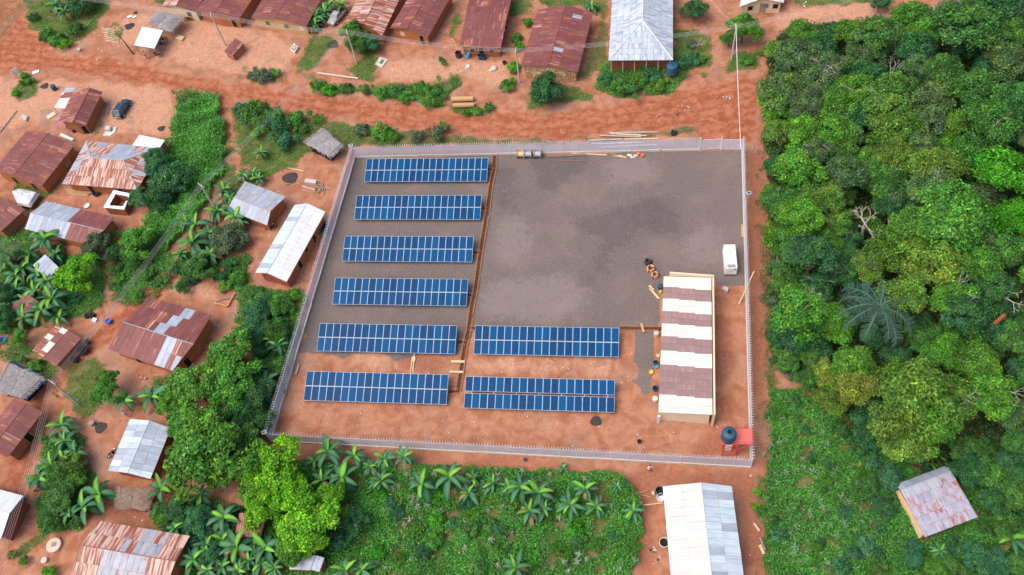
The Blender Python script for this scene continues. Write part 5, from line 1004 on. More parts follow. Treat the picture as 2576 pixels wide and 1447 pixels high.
for q in [(163, 30, 32), (140, 15, 28), (208, 8, 28), (794, 45, 30), (789, 62, 24), (827, 15, 27), (859, 12, 27), (817, 32, 22), (1488, 15, 24), (100, 565, 28), (115, 602, 38), (105, 585, 30), (55, 675, 36), (38, 695, 32), (118, 707, 36), (95, 690, 30), (235, 650, 22), (563, 480, 27), (548, 532, 30), (593, 545, 34), (486, 610, 46), (491, 565, 30), (611, 440, 26), (636, 437, 22), (606, 562, 28), (657, 385, 24), (651, 450, 26),
          (40, 730, 32), (130, 752, 42), (103, 782, 46), (85, 732, 32), (70, 760, 34), (313, 1007, 36), (383, 997, 40), (155, 1070, 36), (163, 1110, 36), (160, 1152, 32), (100, 1202, 36), (250, 1245, 56), (213, 1275, 40), (405, 1230, 38), (508, 1245, 34), (563, 1302, 42), (488, 1408, 36), (596, 1377, 44), (523, 1435, 36), (626, 1410, 32), (640, 1370, 34), (560, 1425, 32),
          (824, 1135, 38), (892, 1147, 38), (967, 1155, 29), (1017, 1150, 36), (859, 1202, 42), (809, 1210, 32), (1060, 1220, 38), (1130, 1200, 42), (669, 1380, 44), (657, 1420, 32), (869, 1435, 38), (909, 1435, 36), (707, 1135, 22), (1280, 1225, 32), (1308, 1225, 38), (1356, 1240, 46), (1433, 1270, 42), (1473, 1230, 29), (1553, 1225, 22), (1593, 1285, 30), (1368, 1282, 30), (1296, 1430, 36), (1416, 1177, 15), (684, 855, 26), (669, 960, 36), (650, 930, 30), (2543, 1355, 42), (2365, 1385, 30), (2568, 1260, 28), (790, 1160, 26), (845, 1170, 24), (930, 1175, 24), (20, 660, 34), (75, 640, 30), (140, 640, 28), (20, 760, 34), (60, 800, 34), (150, 800, 26), (470, 560, 28), (525, 585, 28), (530, 640, 30), (455, 640, 26), (580, 500, 26), (700, 870, 26), (650, 1010, 30), (600, 1090, 30), (440, 1330, 32), (470, 1370, 34), (520, 1370, 32), (560, 1360, 32), (600, 1435, 34), (690, 1430, 32), (130, 1170, 30), (190, 1140, 30), (175, 1290, 34), (1190, 1205, 30), (1240, 1215, 30), (1180, 1240, 28), (1500, 1275, 30), (1330, 1285, 30), (960, 1210, 30)]: banana(*q)

# oil palms -------------------------------------------------------------------
def frond_mesh(seed):
    rng = random.Random(seed); V, Q, c = [], [], []; n = 30; x = z = 0; a = .75; pts = []
    for i in range(n + 1): pts.append((x, z)); x += math.cos(a) / n; z += math.sin(a) / n; a -= 2.0 / n
    for i in range(1, n):
        ll = .19 * math.sin(math.pi * (.12 + .85 * i / n)) ** .7
        for s in (-1, 1):
            x, z = pts[i]; dx = ll * .55; e = (x + dx, s * ll * .85, z + rng.uniform(-.12, .05) * 1.0); b0 = len(V); V += [(x - .008, 0, z), (x + .012, 0, z), e]; V.append((e[0] - .01, e[1], e[2])); Q.append((b0, b0 + 1, b0 + 2, b0 + 3)); c += [np.ones(3) * rng.uniform(.7, 1.2)] * 4
        x, z = pts[i]; x2, z2 = pts[i + 1]; b0 = len(V); V += [(x, -.008, z + .004), (x, .008, z + .004), (x2, .008, z2 + .004), (x2, -.008, z2 + .004)]; Q.append((b0, b0 + 1, b0 + 2, b0 + 3)); c += [np.array([1.9, 1.6, 1.3])] * 4
    me = npmesh('frond', np.array(V), np.array(Q), np.array(c)); me.materials.append(M_LEAF); return me
FRONDS = [frond_mesh(i) for i in range(3)]
def palm(px, py, r, label, h=6.5, col=(.075, .155, .085)):
    p = G(px, py, h); ln = r / ppm(p) * 1.25; t = thing('oil_palm', label, 'palm', (p.x, p.y, 0)); mb = MB(); mb.bar((0, 0, -.1), (0, 0, h), .28, .22, 9); mb.build('trunk', M_TRUNK, t)
    for i in range(13): o = obj('frond', FRONDS[i % 3], t, (0, 0, h), (0, random.uniform(-.35, .35) + .1, i * 2.399), (ln * random.uniform(.9, 1.1),) * 3); o.color = jit(col)
palm(2212, 772, 92, 'oil palm with drooping feathery fronds in a gap of the forest', 8.2); palm(2415, 14, 44, 'slender palm at the top edge beside the red track', 5.0)
palm(12, 630, 42, 'feathery palm crown cut by the left edge', 4.0, (.10, .17, .06))
# bare dead trees ---------------------------------------------------------------
def dead_tree(px, py, r, label, h=5.0, seed=1, lean=.3, thick=.11):
    rd = random.Random(seed); p = G(px, py, h * .8); s = r / ppm(p); t = thing('dead_tree', label, 'dead tree', (p.x, p.y, 0)); tr = MB(); br = MB()
    top = Vector((rd.uniform(-lean, lean), rd.uniform(-lean, lean), h * .62)); tr.bar((0, 0, -.1), top, thick * 1.5, thick, 6)
    def grow(a, d, ln, rad, dep):
        b = a + d * ln; br.bar(a, b, rad, rad * .65, 4)
        if dep == 0: return
        for _ in range(rd.choice((2, 3, 3))): grow(b, (d + Vector((rd.gauss(0, .65), rd.gauss(0, .65), rd.gauss(.02, .3)))).normalized(), ln * rd.uniform(.6, .85), rad * .62, dep - 1)
    for _ in range(4): a = rd.uniform(0, 6.28); grow(top, Vector((math.cos(a), math.sin(a), rd.uniform(.2, .9))).normalized(), s * .42, thick * .7, 3)
    tr.build('trunk', M_DEADWOOD, t); br.build('branches', M_DEADWOOD, t)
dead_tree(2188, 548, 44, 'bare pale dead tree standing in a dark forest gap', 7.5, 3, .6, .16); dead_tree(2502, 92, 40, 'bare grey dead tree near the upper right corner', 8.5, 4, .5); dead_tree(1970, 340, 34, 'bare greyish thorn tree at the forest edge by the road', 3.4, 5); dead_tree(2540, 740, 42, 'bare white branched tree at the right edge of the forest', 8.5, 6, .5, .13)
dead_tree(1758, 108, 18, 'leafless brown bush right of the white hipped roof', 1.5, 7, .1, .05); dead_tree(2300, 690, 40, 'fallen bare branches over the olive canopy in mid forest', 9.2, 8, .3, .07); dead_tree(570, 590, 26, 'leafless twiggy scrub beside the banana clump, mid left', 1.8, 9, .2, .05); dead_tree(2390, 150, 22, 'small bare branch poking from the upper forest', 7.5, 11, .2, .06); dead_tree(1905, 372, 20, 'bare vine tangle outside the compound gate corner', 1.3, 12, .2, .05)
# tall thin roadside tree with a leaning bare trunk
p = W(0, 1340, 545); e = W(0, 1185, 345, 4.2); t = thing('leaning_tree', 'thin leaning roadside tree with sparse leaves beside the white canopy', 'tree', (p.x, p.y, 0)); d = e - p
mb = MB(); mb.bar((0, 0, -.1), d * .55 + Vector((0, .1, 0)), .16, .11); mb.bar(d * .55 + Vector((0, .1, 0)), d, .11, .05)
for q in ((-.8, .6, .5), (.7, .9, .4), (.2, -.5, .7)): mb.bar(d * .8, d + Vector(q), .05, .02, 5)
mb.build('trunk', M_TRUNK, t); o = obj('crown', CR_S[0], t, d, None, (1.9, 1.9, 1.3)); o.color = (.13, .22, .04, 1); o = obj('crown', CR_S[1], t, d * 1.05 + Vector((-.8, 1.6, .3)), None, (1.2, 1.2, .8)); o.color = (.13, .22, .04, 1)

# ground cover ------------------------------------------------------------------
def area_pts(polys, dens, rng, holes=True, skip=()):
    out = []
    for q in polys:
        w_ = [G(*v) for v in q]; x0, x1 = min(p.x for p in w_), max(p.x for p in w_); y0, y1 = min(p.y for p in w_), max(p.y for p in w_); n = int((x1 - x0) * (y1 - y0) * dens)
        P = np.stack([rng.uniform(x0, x1, n), rng.uniform(y0, y1, n), np.zeros(n)], 1); px = ragged(P, PXA(P)); m = inpoly(px, q)
        for s_ in skip: m &= ~inpoly(px, s_)
        out.append(P[m])
    P = np.concatenate(out)
    if holes:
        for a_ in AVOID: P = P[~inpoly(P[:, :2], a_)]
    return P
def cover(name, polys, dens, leaf, hgt, col, label, patch=.45, fs=.9, fresh=.12, asp=.5, up=.9, skip=(), seed=1):
    rng = np.random.default_rng(seed); P = area_pts(polys, dens, rng, True, skip); keep = bumps(P[:, 0], P[:, 1], 1.7) + rng.normal(0, .10, len(P)) > patch; P = P[keep]; n = len(P)
    b = bumps(P[:, 0] + 31, P[:, 1] - 17, fs); P[:, 2] = (.15 + .85 * b ** 1.5) * hgt * rng.random(n) ** .45
    D = rng.normal(0, .42, (n, 3)) + np.array([0, 0, up]); tone = .72 + .56 * bumps(P[:, 0] - 7, P[:, 1] + 9, .8)
    c = leafcols(n, rng, fresh) * tone[:, None] * np.array(col); V, Q, cc = leaves(P, D, leaf * rng.uniform(.6, 1.3, n), asp, rng, c * np.array([.86, 1.0, 1.2]))
    me = npmesh(name, V, Q, cc); me.materials.append(M_LEAF); o = obj(name, me); tag(o, label, 'ground cover'); stuff(o); return o
cover('vine_thicket', [GRASS[2]], 110, .17, 2.3, (.082, .265, .036), 'dense leafy green vine thicket left of the footpath', -1, 1.1, .2)
cover('field_foliage', [GRASS[19]], 120, .14, 1.5, (.070, .245, .032), 'leafy green crop cover in the field below the compound', .28, .75, .2, seed=2)
cover('crop_foliage', CROP, 115, .14, 1.5, (.068, .235, .034), 'leafy green crop cover around the metal roofed shed', .26, .75, .18, seed=3)
cover('undergrowth', FOREST, 20, .24, 1.8, (.055, .135, .024), 'dark leafy undergrowth on the forest floor', .12, .7, .05, seed=4)
WILD = [[(270, 600), (400, 560), (430, 640), (560, 620), (640, 640), (610, 730), (520, 700), (430, 690), (390, 750), (290, 770)], [(400, 1260), (480, 1240), (650, 1280), (700, 1400), (660, 1460), (430, 1460)], [(100, 1090), (210, 1090), (235, 1250), (205, 1340), (105, 1340)], [(-20, 820), (60, 850), (110, 900), (60, 920), (-20, 900)], [(560, 1000), (650, 900), (690, 1090), (570, 1100)], [(390, 960), (440, 940), (460, 1060), (420, 1060)]]
cover('wild_weeds', WILD, 85, .14, 1.3, (.075, .225, .036), 'tall wild weeds between the left houses', .30, 1.5, .16, seed=15)
cover('bush_cover', [GRASS[16], GRASS[13], GRASS[9], GRASS[5]], 100, .12, 1.1, (.080, .245, .034), 'dense green weeds beside the fence, houses and road', .24, 1.2, .18, seed=5)
cover('grass', [g for i, g in enumerate(GRASS) if i not in (2, 4, 10, 16, 19, 13, 9, 5)], 80, .10, .50, (.092, .275, .034), 'patchy green grass and weeds between the houses', .36, 1.4, .14, .35, .6, seed=6)
cover('dry_grass', DRY, 75, .085, .42, (.235, .225, .085), 'dry yellowish grass along the fence and road banks', .32, 1.4, .1, .3, .5, seed=7)
cover('forest_edge_weeds', [[(1918, 260), (1950, 260), (1970, 980), (1932, 1000), (1918, 700)]], 60, .12, .9, (.10, .17, .04), 'mixed weeds along the forest margin path', .42, 1.1, .1, .4, .6, seed=8)

# maize -------------------------------------------------------------------------
def maize_mesh(seed):
    rng = random.Random(seed); V, Q, c = [], [], []
    for i in range(11):
        a = i * 2.4 + rng.uniform(-.4, .4); z0 = .25 + .75 * i / 11; pts = []; x = 0; z = z0; an = rng.uniform(.7, 1.2); ln = rng.uniform(.45, .75); k = rng.uniform(.7, 1.2)
        for j in range(5): pts.append((x, z)); x += math.cos(an) * ln / 4; z += math.sin(an) * ln / 4; an -= rng.uniform(.35, .7)
        for j, (x, z) in enumerate(pts):
            wd = (.035, .045, .04, .028, .006)[j]; ca, sa = math.cos(a), math.sin(a); V += [(x * ca - wd * sa, x * sa + wd * ca, z), (x * ca + wd * sa, x * sa - wd * ca, z)]; c += [np.ones(3) * k] * 2
        b0 = len(V) - 10
        for j in range(4): Q.append((b0 + 2 * j, b0 + 2 * j + 1, b0 + 2 * j + 3, b0 + 2 * j + 2))
    b0 = len(V); V += [(-.02, 0, 0), (.02, 0, 0), (.012, 0, 1.25), (-.012, 0, 1.25)]; Q.append((b0, b0 + 1, b0 + 2, b0 + 3)); c += [np.array([1.1, 1, .8])] * 4
    me = npmesh('maize_plant', np.array(V), np.array(Q), np.array(c)); me.materials.append(M_LEAF); return me
MZ = [maize_mesh(i) for i in range(4)]
def maize(poly, n, cols, label, group, mind=.7, seed=1):
    rng = np.random.default_rng(seed); P = area_pts([poly], 6, rng); rng.shuffle(P); got = []
    for p in P:
        if len(got) >= n: break
        if bumps(np.array([p[0]]), np.array([p[1]]), .6)[0] < .33: continue
        if all((p[0] - q[0]) ** 2 + (p[1] - q[1]) ** 2 > mind ** 2 for q in got): got.append(p)
    for p in got:
        s = random.uniform(.62, 1.0); o = obj('maize_plant', random.choice(MZ), None, (p[0], p[1], 0), (random.uniform(-.2, .2), random.uniform(-.2, .2), random.uniform(0, 6.28)), (s * 1.1, s * 1.1, s)); o.color = jit(random.choice(cols), .2); tag(o, label, 'maize', group)
maize([(960, 1190), (1300, 1185), (1560, 1205), (1620, 1300), (1600, 1450), (900, 1450), (960, 1330)], 125, [(.46, .41, .27), (.36, .36, .22), (.24, .32, .14), (.48, .42, .30)], 'dried pale maize stalk in the field below the compound', 'dried maize stalks in the field below the compound', seed=21)
maize([(1930, 1010), (2060, 1060), (2170, 1180), (2280, 1330), (2250, 1440), (1940, 1440), (1920, 1250)], 150, [(.19, .37, .10), (.20, .40, .06), (.29, .37, .18), (.24, .36, .14)], 'arching green maize plant in the field left of the shed', 'green maize plants in the field left of the shed', .65, seed=22)
# ---------------------------------------------------------------- vehicles
def car(rear, front, label, paint, pickup=False):
    a, b = G(*rear), G(*front); c = (a + b) / 2; d = b - a; Ln = 4.35; t = thing('car', label, 'car', (c.x, c.y, 0), math.atan2(d.y, d.x))
    st = [(-2.15, .45, .80, .70), (-2.05, .32, .95, .80), (-1.2, .30, 1.02, .87), (0, .30, 1.02, .88), (.95, .30, 1.0, .87), (1.75, .32, .90, .80), (2.1, .36, .74, .70), (2.17, .45, .60, .62)]
    V, Fs = [], []
    for x, z0, z1, hw in st:
        for y, z in ((-hw * .9, z0), (-hw, (z0 + z1) / 2), (-hw * .97, z1 - .08), (-hw * .82, z1), (hw * .82, z1), (hw * .97, z1 - .08), (hw, (z0 + z1) / 2), (hw * .9, z0)): V.append((x, y, z))
    for i in range(len(st) - 1):
        for j in range(8): Fs.append((i * 8 + j, (i + 1) * 8 + j, (i + 1) * 8 + (j + 1) % 8, i * 8 + (j + 1) % 8))
    Fs += [tuple(range(8)), tuple(range((len(st) - 1) * 8, len(st) * 8))[::-1]]
    body = obj('body', mesh('car_body', V, Fs, paint, smooth=True), t)
    x0, x1, xt0, xt1 = (-1.95, 1.05, -1.5, .35) if not pickup else (-.6, 1.05, -.4, .4)
    zb, zt = .98, 1.50; rf = MB(); rf.add([(xt0, -.62, zt), (xt1, -.60, zt), (xt1, .60, zt), (xt0, .62, zt), (xt0 + .1, -.5, zt + .05), (xt1 - .1, -.5, zt + .05), (xt1 - .1, .5, zt + .05), (xt0 + .1, .5, zt + .05)], BOXF); rf.build('roof', paint, body)
    B = [(x0, -.76, zb), (x1, -.76, zb), (x1, .76, zb), (x0, .76, zb)]; T_ = [(xt0, -.62, zt), (xt1, -.60, zt), (xt1, .60, zt), (xt0, .62, zt)]
    for i, nm in ((0, 'side_window'), (1, 'windscreen'), (2, 'side_window'), (3, 'rear_window')):
        j = (i + 1) % 4; m_ = MB(); m_.add([B[i], B[j], T_[j], T_[i]], [(0, 1, 2, 3)]); m_.build(nm, M_GLASS, body)
        for q, r in ((B[i], T_[i]),): pb = MB(); pb.bar(q, r, .045, n=4); pb.build('pillar', paint, body)
    for i in (0, 2): q, r = Vector(B[i]).lerp(Vector(B[i + 1]), .5), Vector(T_[i]).lerp(Vector(T_[i + 1]), .5); pb = MB(); pb.bar(q, r, .045, n=4); pb.build('pillar', paint, body)
    if pickup: m_ = MB(); m_.box((-1.35, 0, 1.03), (1.3, 1.4, .05)); m_.build('load_bed', M_DARK, body)
    for x in (-1.32, 1.32):
        for s in (-1, 1):
            m_ = MB(); m_.bar((x, s * .70, .32), (x, s * .90, .32), .32, n=14); wh = m_.build('wheel', M_TYRE, t); m_ = MB(); m_.bar((x, s * .89, .32), (x, s * .915, .32), .19, n=10); m_.build('rim', M_CHROME, wh)
    for s in (-1, 1):
        m_ = MB(); m_.box((2.06, s * .52, .70), (.14, .28, .14)); m_.build('headlight', M_WHITEP, body); m_ = MB(); m_.box((-2.08, s * .58, .80), (.12, .2, .2)); m_.build('tail_light', M_REDSTEEL, body); m_ = MB(); m_.box((.85, s * .92, 1.05), (.12, .16, .12)); m_.build('mirror', paint, body)
    m_ = MB(); m_.box((-2.15, 0, .62), (.05, .5, .12)); m_.build('number_plate', M_WHITEP, body)
    for x in (-2.14, 2.14): m_ = MB(); m_.box((x, 0, .42), (.12, 1.4, .16)); m_.build('bumper', M_CHROME if x < 0 else paint, body)
    AVOID.append([(c.x - 1.5, c.y - 1.5), (c.x + 1.5, c.y - 1.5), (c.x + 1.5, c.y + 1.5), (c.x - 1.5, c.y + 1.5)])
car(TP(0, 1195, 1190), TP(0, 1290, 1035), 'dark blue estate car parked in the yard, upper left', M_CARB)
car(TP(1, 870, 140), TP(1, 775, 245), 'dusty grey pickup parked under the banana leaves', M_CARG, True)
def motorbike(px, ang, label, col):
    p = G(*px); t = thing('motorbike', label, 'motorbike', (p.x, p.y, 0), ang)
    for x in (-.62, .62):
        m_ = MB(); pts = [Vector((x + .29 * math.cos(k * math.pi / 8), 0, .31 + .29 * math.sin(k * math.pi / 8))) for k in range(16)]
        for k in range(16): m_.bar(pts[k], pts[(k + 1) % 16], .045, n=5)
        wh = m_.build('wheel', M_TYRE, t); m_ = MB(); m_.bar((x, -.05, .31), (x, .05, .31), .14, n=8); m_.build('hub', M_CHROME, wh)
    m_ = MB(); m_.bar((-.62, 0, .31), (-.15, 0, .62), .035); m_.bar((-.15, 0, .62), (.38, 0, .78), .04); m_.bar((.38, 0, .80), (.64, 0, .31), .04); m_.bar((-.15, 0, .35), (.38, 0, .75), .035); m_.box((.05, 0, .40), (.36, .22, .28)); m_.build('frame', M_DARK, t)
    m_ = MB(); m_.box((.18, 0, .80), (.42, .24, .18), top=.7); m_.build('fuel_tank', col, t); m_ = MB(); m_.box((-.32, 0, .78), (.62, .24, .10), top=.85); m_.build('seat', M_BLACKP, t)
    m_ = MB(); m_.bar((.36, -.34, 1.02), (.36, .34, 1.02), .02); m_.bar((.38, 0, .8), (.36, 0, 1.02), .03); m_.build('handlebar', M_CHROME, t); m_ = MB(); m_.lathe([(.08, 0), (.07, .08)], (.5, 0, .88), 8, closed_top=True); m_.build('headlight', M_WHITEP, t); m_ = MB(); m_.bar((-.75, .14, .3), (.1, .14, .28), .04); m_.build('exhaust', M_CHROME, t)
for x, y, tt, a_, lb, c_ in ((1900, 208, 0, .1, 'red motorbike in front of the cream gable wall', M_REDSTEEL), (1590, 565, 0, -.2, 'dark motorbike in front of the white canopy', M_BLACKP), (1640, 410, 0, .5, 'red and black motorbike right of the white canopy', M_REDSTEEL), (1625, 460, 0, .3, 'blue motorbike at the right edge of the white canopy', M_BLUEP),
                             (160, 848, 5, .45, 'purple-black motorbike below the grey metal house', M_PURPLE), (735, 125, 4, .9, 'black motorbike beside the arched doorway house', M_BLACKP), (1150, 230, 12, .9, 'dark motorbike left of the pale grey roof', M_BLACKP)): motorbike(TP(tt, x, y), a_, lb, c_)

# ---------------------------------------------------------------- people
def person(px, label, face, shirt, trousers, lean=0.0, step=.12, arm=.25):
    p = G(*px); J = {'pelvis': (0, 0, .95), 'chest': (lean * .35, 0, 1.25), 'neck': (lean * .55, 0, 1.47), 'head': (lean * .68 + .02, 0, 1.60), 'crown': (lean * .74, 0, 1.70)}
    V = [J['pelvis'], J['chest'], J['neck'], J['head'], J['crown']]; E = [(0, 1), (1, 2), (2, 3), (3, 4)]; Rr = [.15, .17, .06, .095, .07]
    for s in (-1, 1):
        b = len(V); V += [(lean * .45, s * .18, 1.40), (lean * .45 + arm * .2 * s, s * .27, 1.13), (lean * .45 + arm, s * .24, .92), (lean * .45 + arm * 1.2, s * .23, .83)]; E += [(1, b), (b, b + 1), (b + 1, b + 2), (b + 2, b + 3)]; Rr += [.075, .05, .04, .035]
        b = len(V); V += [(0, s * .10, .88), (s * step * .6 + .03, s * .11, .50), (s * step, s * .11, .09), (s * step + .16, s * .12, .035)]; E += [(0, b), (b, b + 1), (b + 1, b + 2), (b + 2, b + 3)]; Rr += [.10, .065, .045, .04]
    me = bpy.data.meshes.new('person'); me.from_pydata(V, E, []); m, t, b_ = newmat('clothed_figure', .85, .15)
    tc = N(t, 'ShaderNodeTexCoord'); sp = N(t, 'ShaderNodeSeparateXYZ'); L(t, tc.outputs['Object'], sp.inputs[0]); z = sp.outputs[2]; skin = (.10, .045, .025)
    c = mix(t, mth(t, 'GREATER_THAN', z, .98), trousers, shirt); c = mix(t, mth(t, 'GREATER_THAN', z, 1.475), c, skin); c = mix(t, mth(t, 'LESS_THAN', z, .12), c, skin)
    L(t, c, b_.inputs['Base Color']); me.materials.append(m); o = obj('person', me, None, (p.x, p.y, 0), (0, 0, face)); sk = o.modifiers.new('skin', 'SKIN'); sv = me.skin_vertices[0].data
    for i, r in enumerate(Rr): sv[i].radius = (r, r)
    sv[0].use_root = True; sb_ = o.modifiers.new('smooth', 'SUBSURF'); sb_.levels = 1; sb_.render_levels = 2; tag(o, label, 'person')
    h = MB(); h.lathe([(.105, 0), (.11, .05), (.085, .11), (.02, .14)], (lean * .70, 0, 1.61), 10, closed_top=True); h.build('hair', M_BLACKP, o)
    f = MB()
    for s in (-1, 1): f.box((lean * .68 + .115, s * .035, 1.60), (.02, .025, .015)); f.box((lean * .68 + .01, s * .1, 1.59), (.04, .03, .06))
    f.box((lean * .68 + .125, 0, 1.57), (.04, .025, .045)); f.box((lean * .68 + .11, 0, 1.535), (.02, .05, .012)); f.build('face_features', M_TRUNK, o)
    for s in (-1, 1):
        hb = MB(); w0 = Vector((lean * .45 + arm * 1.2, s * .23, .83))
        for k in range(4): q = w0 + Vector((.03 * (k - 1.5), 0, -.02)); hb.bar(q, q + Vector((.01, 0, -.075 - .01 * (k in (1, 2)))), .010, .008, 5)
        hb.bar(w0 + Vector((.03, -s * .02, .0)), w0 + Vector((.055, -s * .03, -.05)), .011, .009, 5); hb.build('hand', M_TRUNK, o)
person((1634, 1184), 'person in white top and dark trousers walking below the bottom fence', -1.0, (.75, .72, .74), (.06, .02, .05)); person((152, 1003), 'person in yellow top walking on the path beside the lower left pole', 3.0, (.62, .42, .05), (.10, .05, .04), .25)
person((370, 148), 'person in grey top standing beside the motorbike at the white canopy', 1.2, (.30, .31, .38), (.03, .03, .05), .1); person((322, 1047), 'person in pale lilac top standing behind the pale grey roofed house', -.8, (.62, .55, .70), (.40, .28, .12))

# ---------------------------------------------------------------- drums, basins and other small things
def drum(tt, x, y, r, h, mat, label, cat='drum', open_=True, name=None, z=0.0):
    p = W(tt, x, y, h); t = thing(name or cat.replace(' ', '_'), label, cat, (p.x, p.y, z)); m_ = MB(); m_.lathe([(r * .9, 0), (r * .97, h * .1), (r, h * .33), (r * .96, h * .36), (r, h * .4), (r, h * .66), (r * .96, h * .69), (r, h * .73), (r, h), (r * .9, h), (r * .86, h * .3)] if open_ else [(r * .92, 0), (r, h * .1), (r, h * .85), (r * .9, h), (r * .3, h * 1.04)], n=14, closed_top=True); m_.build('body', mat, t)
    m_ = MB(); m_.lathe([(r, h * .97), (r * 1.05, h * .98), (r * 1.05, h * 1.02), (r * .93, h * 1.02)], n=14, closed_bot=False); m_.build('rim', mat, t)
    if open_: m_ = MB(); m_.lathe([(r * .86, h * .55), (.01, h * .56)], n=14, closed_bot=False); m_.build('water_surface', M_DARK if mat in (M_BLACKP, M_TANK, M_CONC) else mat, t)
for a_ in [(0, 525, 862, .46, .95, M_TANK, 'dark blue drum standing at the junction beside the ash circle', 'drum', False), (1, 2030, 530, .55, .9, M_BLACKP, 'largest black drum in front of the broad brown roof'), (1, 2120, 540, .46, .85, M_CYAN, 'teal rimmed drum in front of the broad brown roof'), (1, 2250, 553, .42, .8, M_TANK, 'dark blue drum, left of the pair before the broad brown roof'), (1, 2285, 560, .38, .75, M_TANK, 'dark blue drum, right of the pair before the broad brown roof'), (1, 2495, 622, .34, .4, M_BLACKP, 'small black basin standing alone in the pale yard', 'basin'),
           (5, 670, 832, .68, .8, M_TANK, 'big dark blue tub beside the long white roof', 'tub'), (5, 705, 803, .46, .35, M_CYAN, 'turquoise basin between the long white roof and the fence', 'basin'), (5, 647, 885, .52, .3, M_GREENP, 'large green basin beside the long white roof', 'basin'), (5, 513, 1092, .34, .3, M_GREENP, 'small green basin midway along the long white roof', 'basin'),
           (14, 1485, 595, .5, .9, M_TANK, 'dark blue barrel at the corner of the long two-tone roof', 'barrel'), (14, 1497, 662, .5, .6, M_GALVP, 'pale metal basin beside the long two-tone roof', 'basin'), (14, 1530, 1115, .58, .7, M_CONC, 'grey concrete well ring beside the long two-tone roof', 'well ring'),
           (8, 822, 612, .72, .8, M_BLACKP, 'large black tub beside the small patched hut', 'tub'), (8, 740, 710, .45, .7, M_BLACKP, 'black bucket below the large black tub at the patched hut', 'bucket'), (8, 875, 530, .3, .5, M_BLACKP, 'small black bucket above the tub at the patched hut', 'bucket'), (8, 1085, 330, .42, .3, M_BLUEP, 'bright blue basin under the overhead cables', 'basin'), (8, 915, 1352, .38, .5, M_GREYWOOD, 'dark round pot near the ash circle above the pale grey roof', 'pot', False), (8, 25, 520, .55, .4, M_BLUEP, 'dark blue tub at the left edge beside the weeds', 'tub'),
           (4, 962, 492, .55, .4, M_BLACKP, 'black basin in front of the hip roofed rusty house', 'basin'), (4, 870, 618, .5, .18, M_GALVP, 'round metal pan in the yard above the half grey roof', 'pan'), (10, 1445, 748, .32, .5, M_TANK, 'dark blue bucket left of the power house', 'bucket'), (10, 1446, 782, .3, .35, M_CYAN, 'teal bucket left of the power house', 'bucket'), (10, 1398, 840, .28, .3, M_YELLOW, 'small yellow basin on the cement slab', 'basin'), (10, 1440, 1005, .36, .45, M_TANK, 'blue-black tub near the lower end of the power house', 'tub'),
           (10, 1438, 1108, .36, .55, M_CONCP, 'beige drum at the lower left corner of the power house', 'drum', False), (6, 1492, 1425, .36, .6, M_TANK, 'dark drum at the upper left corner of the power house', 'drum', False), (10, 1450, 452, .34, .6, M_CONC, 'grey drum where the trench reaches the power house', 'drum', False), (12, 1458, 780, .3, .4, M_GREYWOOD, 'brown clay pot beside the brown thatched hut', 'pot', False), (12, 1498, 808, .3, .4, M_GREYWOOD, 'rounder brown clay pot in front of the brown thatched hut', 'pot', False), (0, 672, 1270, .3, .25, M_PURPLE, 'purple basin under the eave beside the blue car house', 'basin'),
           (0, 735, 1308, .3, .4, M_BLACKP, 'dark cooking pot in front of the rust roofed house by the blue car', 'pot', False), (0, 790, 492, .3, .45, M_CONC, 'grey clay pot lying beside the road at the top left', 'pot', False), (6, 1260, 92, .36, .35, M_TERRA, 'terracotta pipe ring beside the road fence, left of two', 'pipe ring'), (6, 1306, 107, .33, .35, M_TERRA, 'terracotta pipe ring beside the road fence, right of two', 'pipe ring'), (13, 312, 132 - 1447 + 1447, .01, .01, M_DARK, '', 'skip'),
           (14, 1280, 100, .26, .4, M_BLACKP, 'small black bucket alone on the red soil inside the bottom fence', 'bucket'), (14, 130, 282, .2, .35, M_BLACKP, 'tiny black can outside the bottom fence', 'can', False), (9, 312, 132, .22, .2, M_CYAN, 'small teal bowl in the weeds outside the left fence', 'bowl')]:
    if a_[-1] == 'skip': continue
    drum(*a_)
def jerrycan(tt, x, y, mat, label):
    p = W(tt, x, y); t = thing('jerrycan', label, 'jerrycan', (p.x, p.y, 0), random.uniform(0, 3)); m_ = MB(); m_.box((0, 0, .24), (.42, .26, .48), top=.85); m_.build('body', mat, t); m_ = MB(); m_.bar((-.1, 0, .55), (.12, 0, .55), .03); m_.bar((-.1, 0, .46), (-.1, 0, .55), .03); m_.build('handle', mat, t); m_ = MB(); m_.bar((.15, 0, .46), (.17, 0, .56), .04); m_.build('cap', M_DARK, t)
jerrycan(5, 622, 938, M_ORANGE, 'orange jerrycan below the green basin'); jerrycan(5, 600, 972, M_ORANGE, 'orange jerrycan nearest the wall of the long white roof'); jerrycan(10, 1492, 48, M_YELLOW, 'yellow jerrycan against the left wall of the power house')
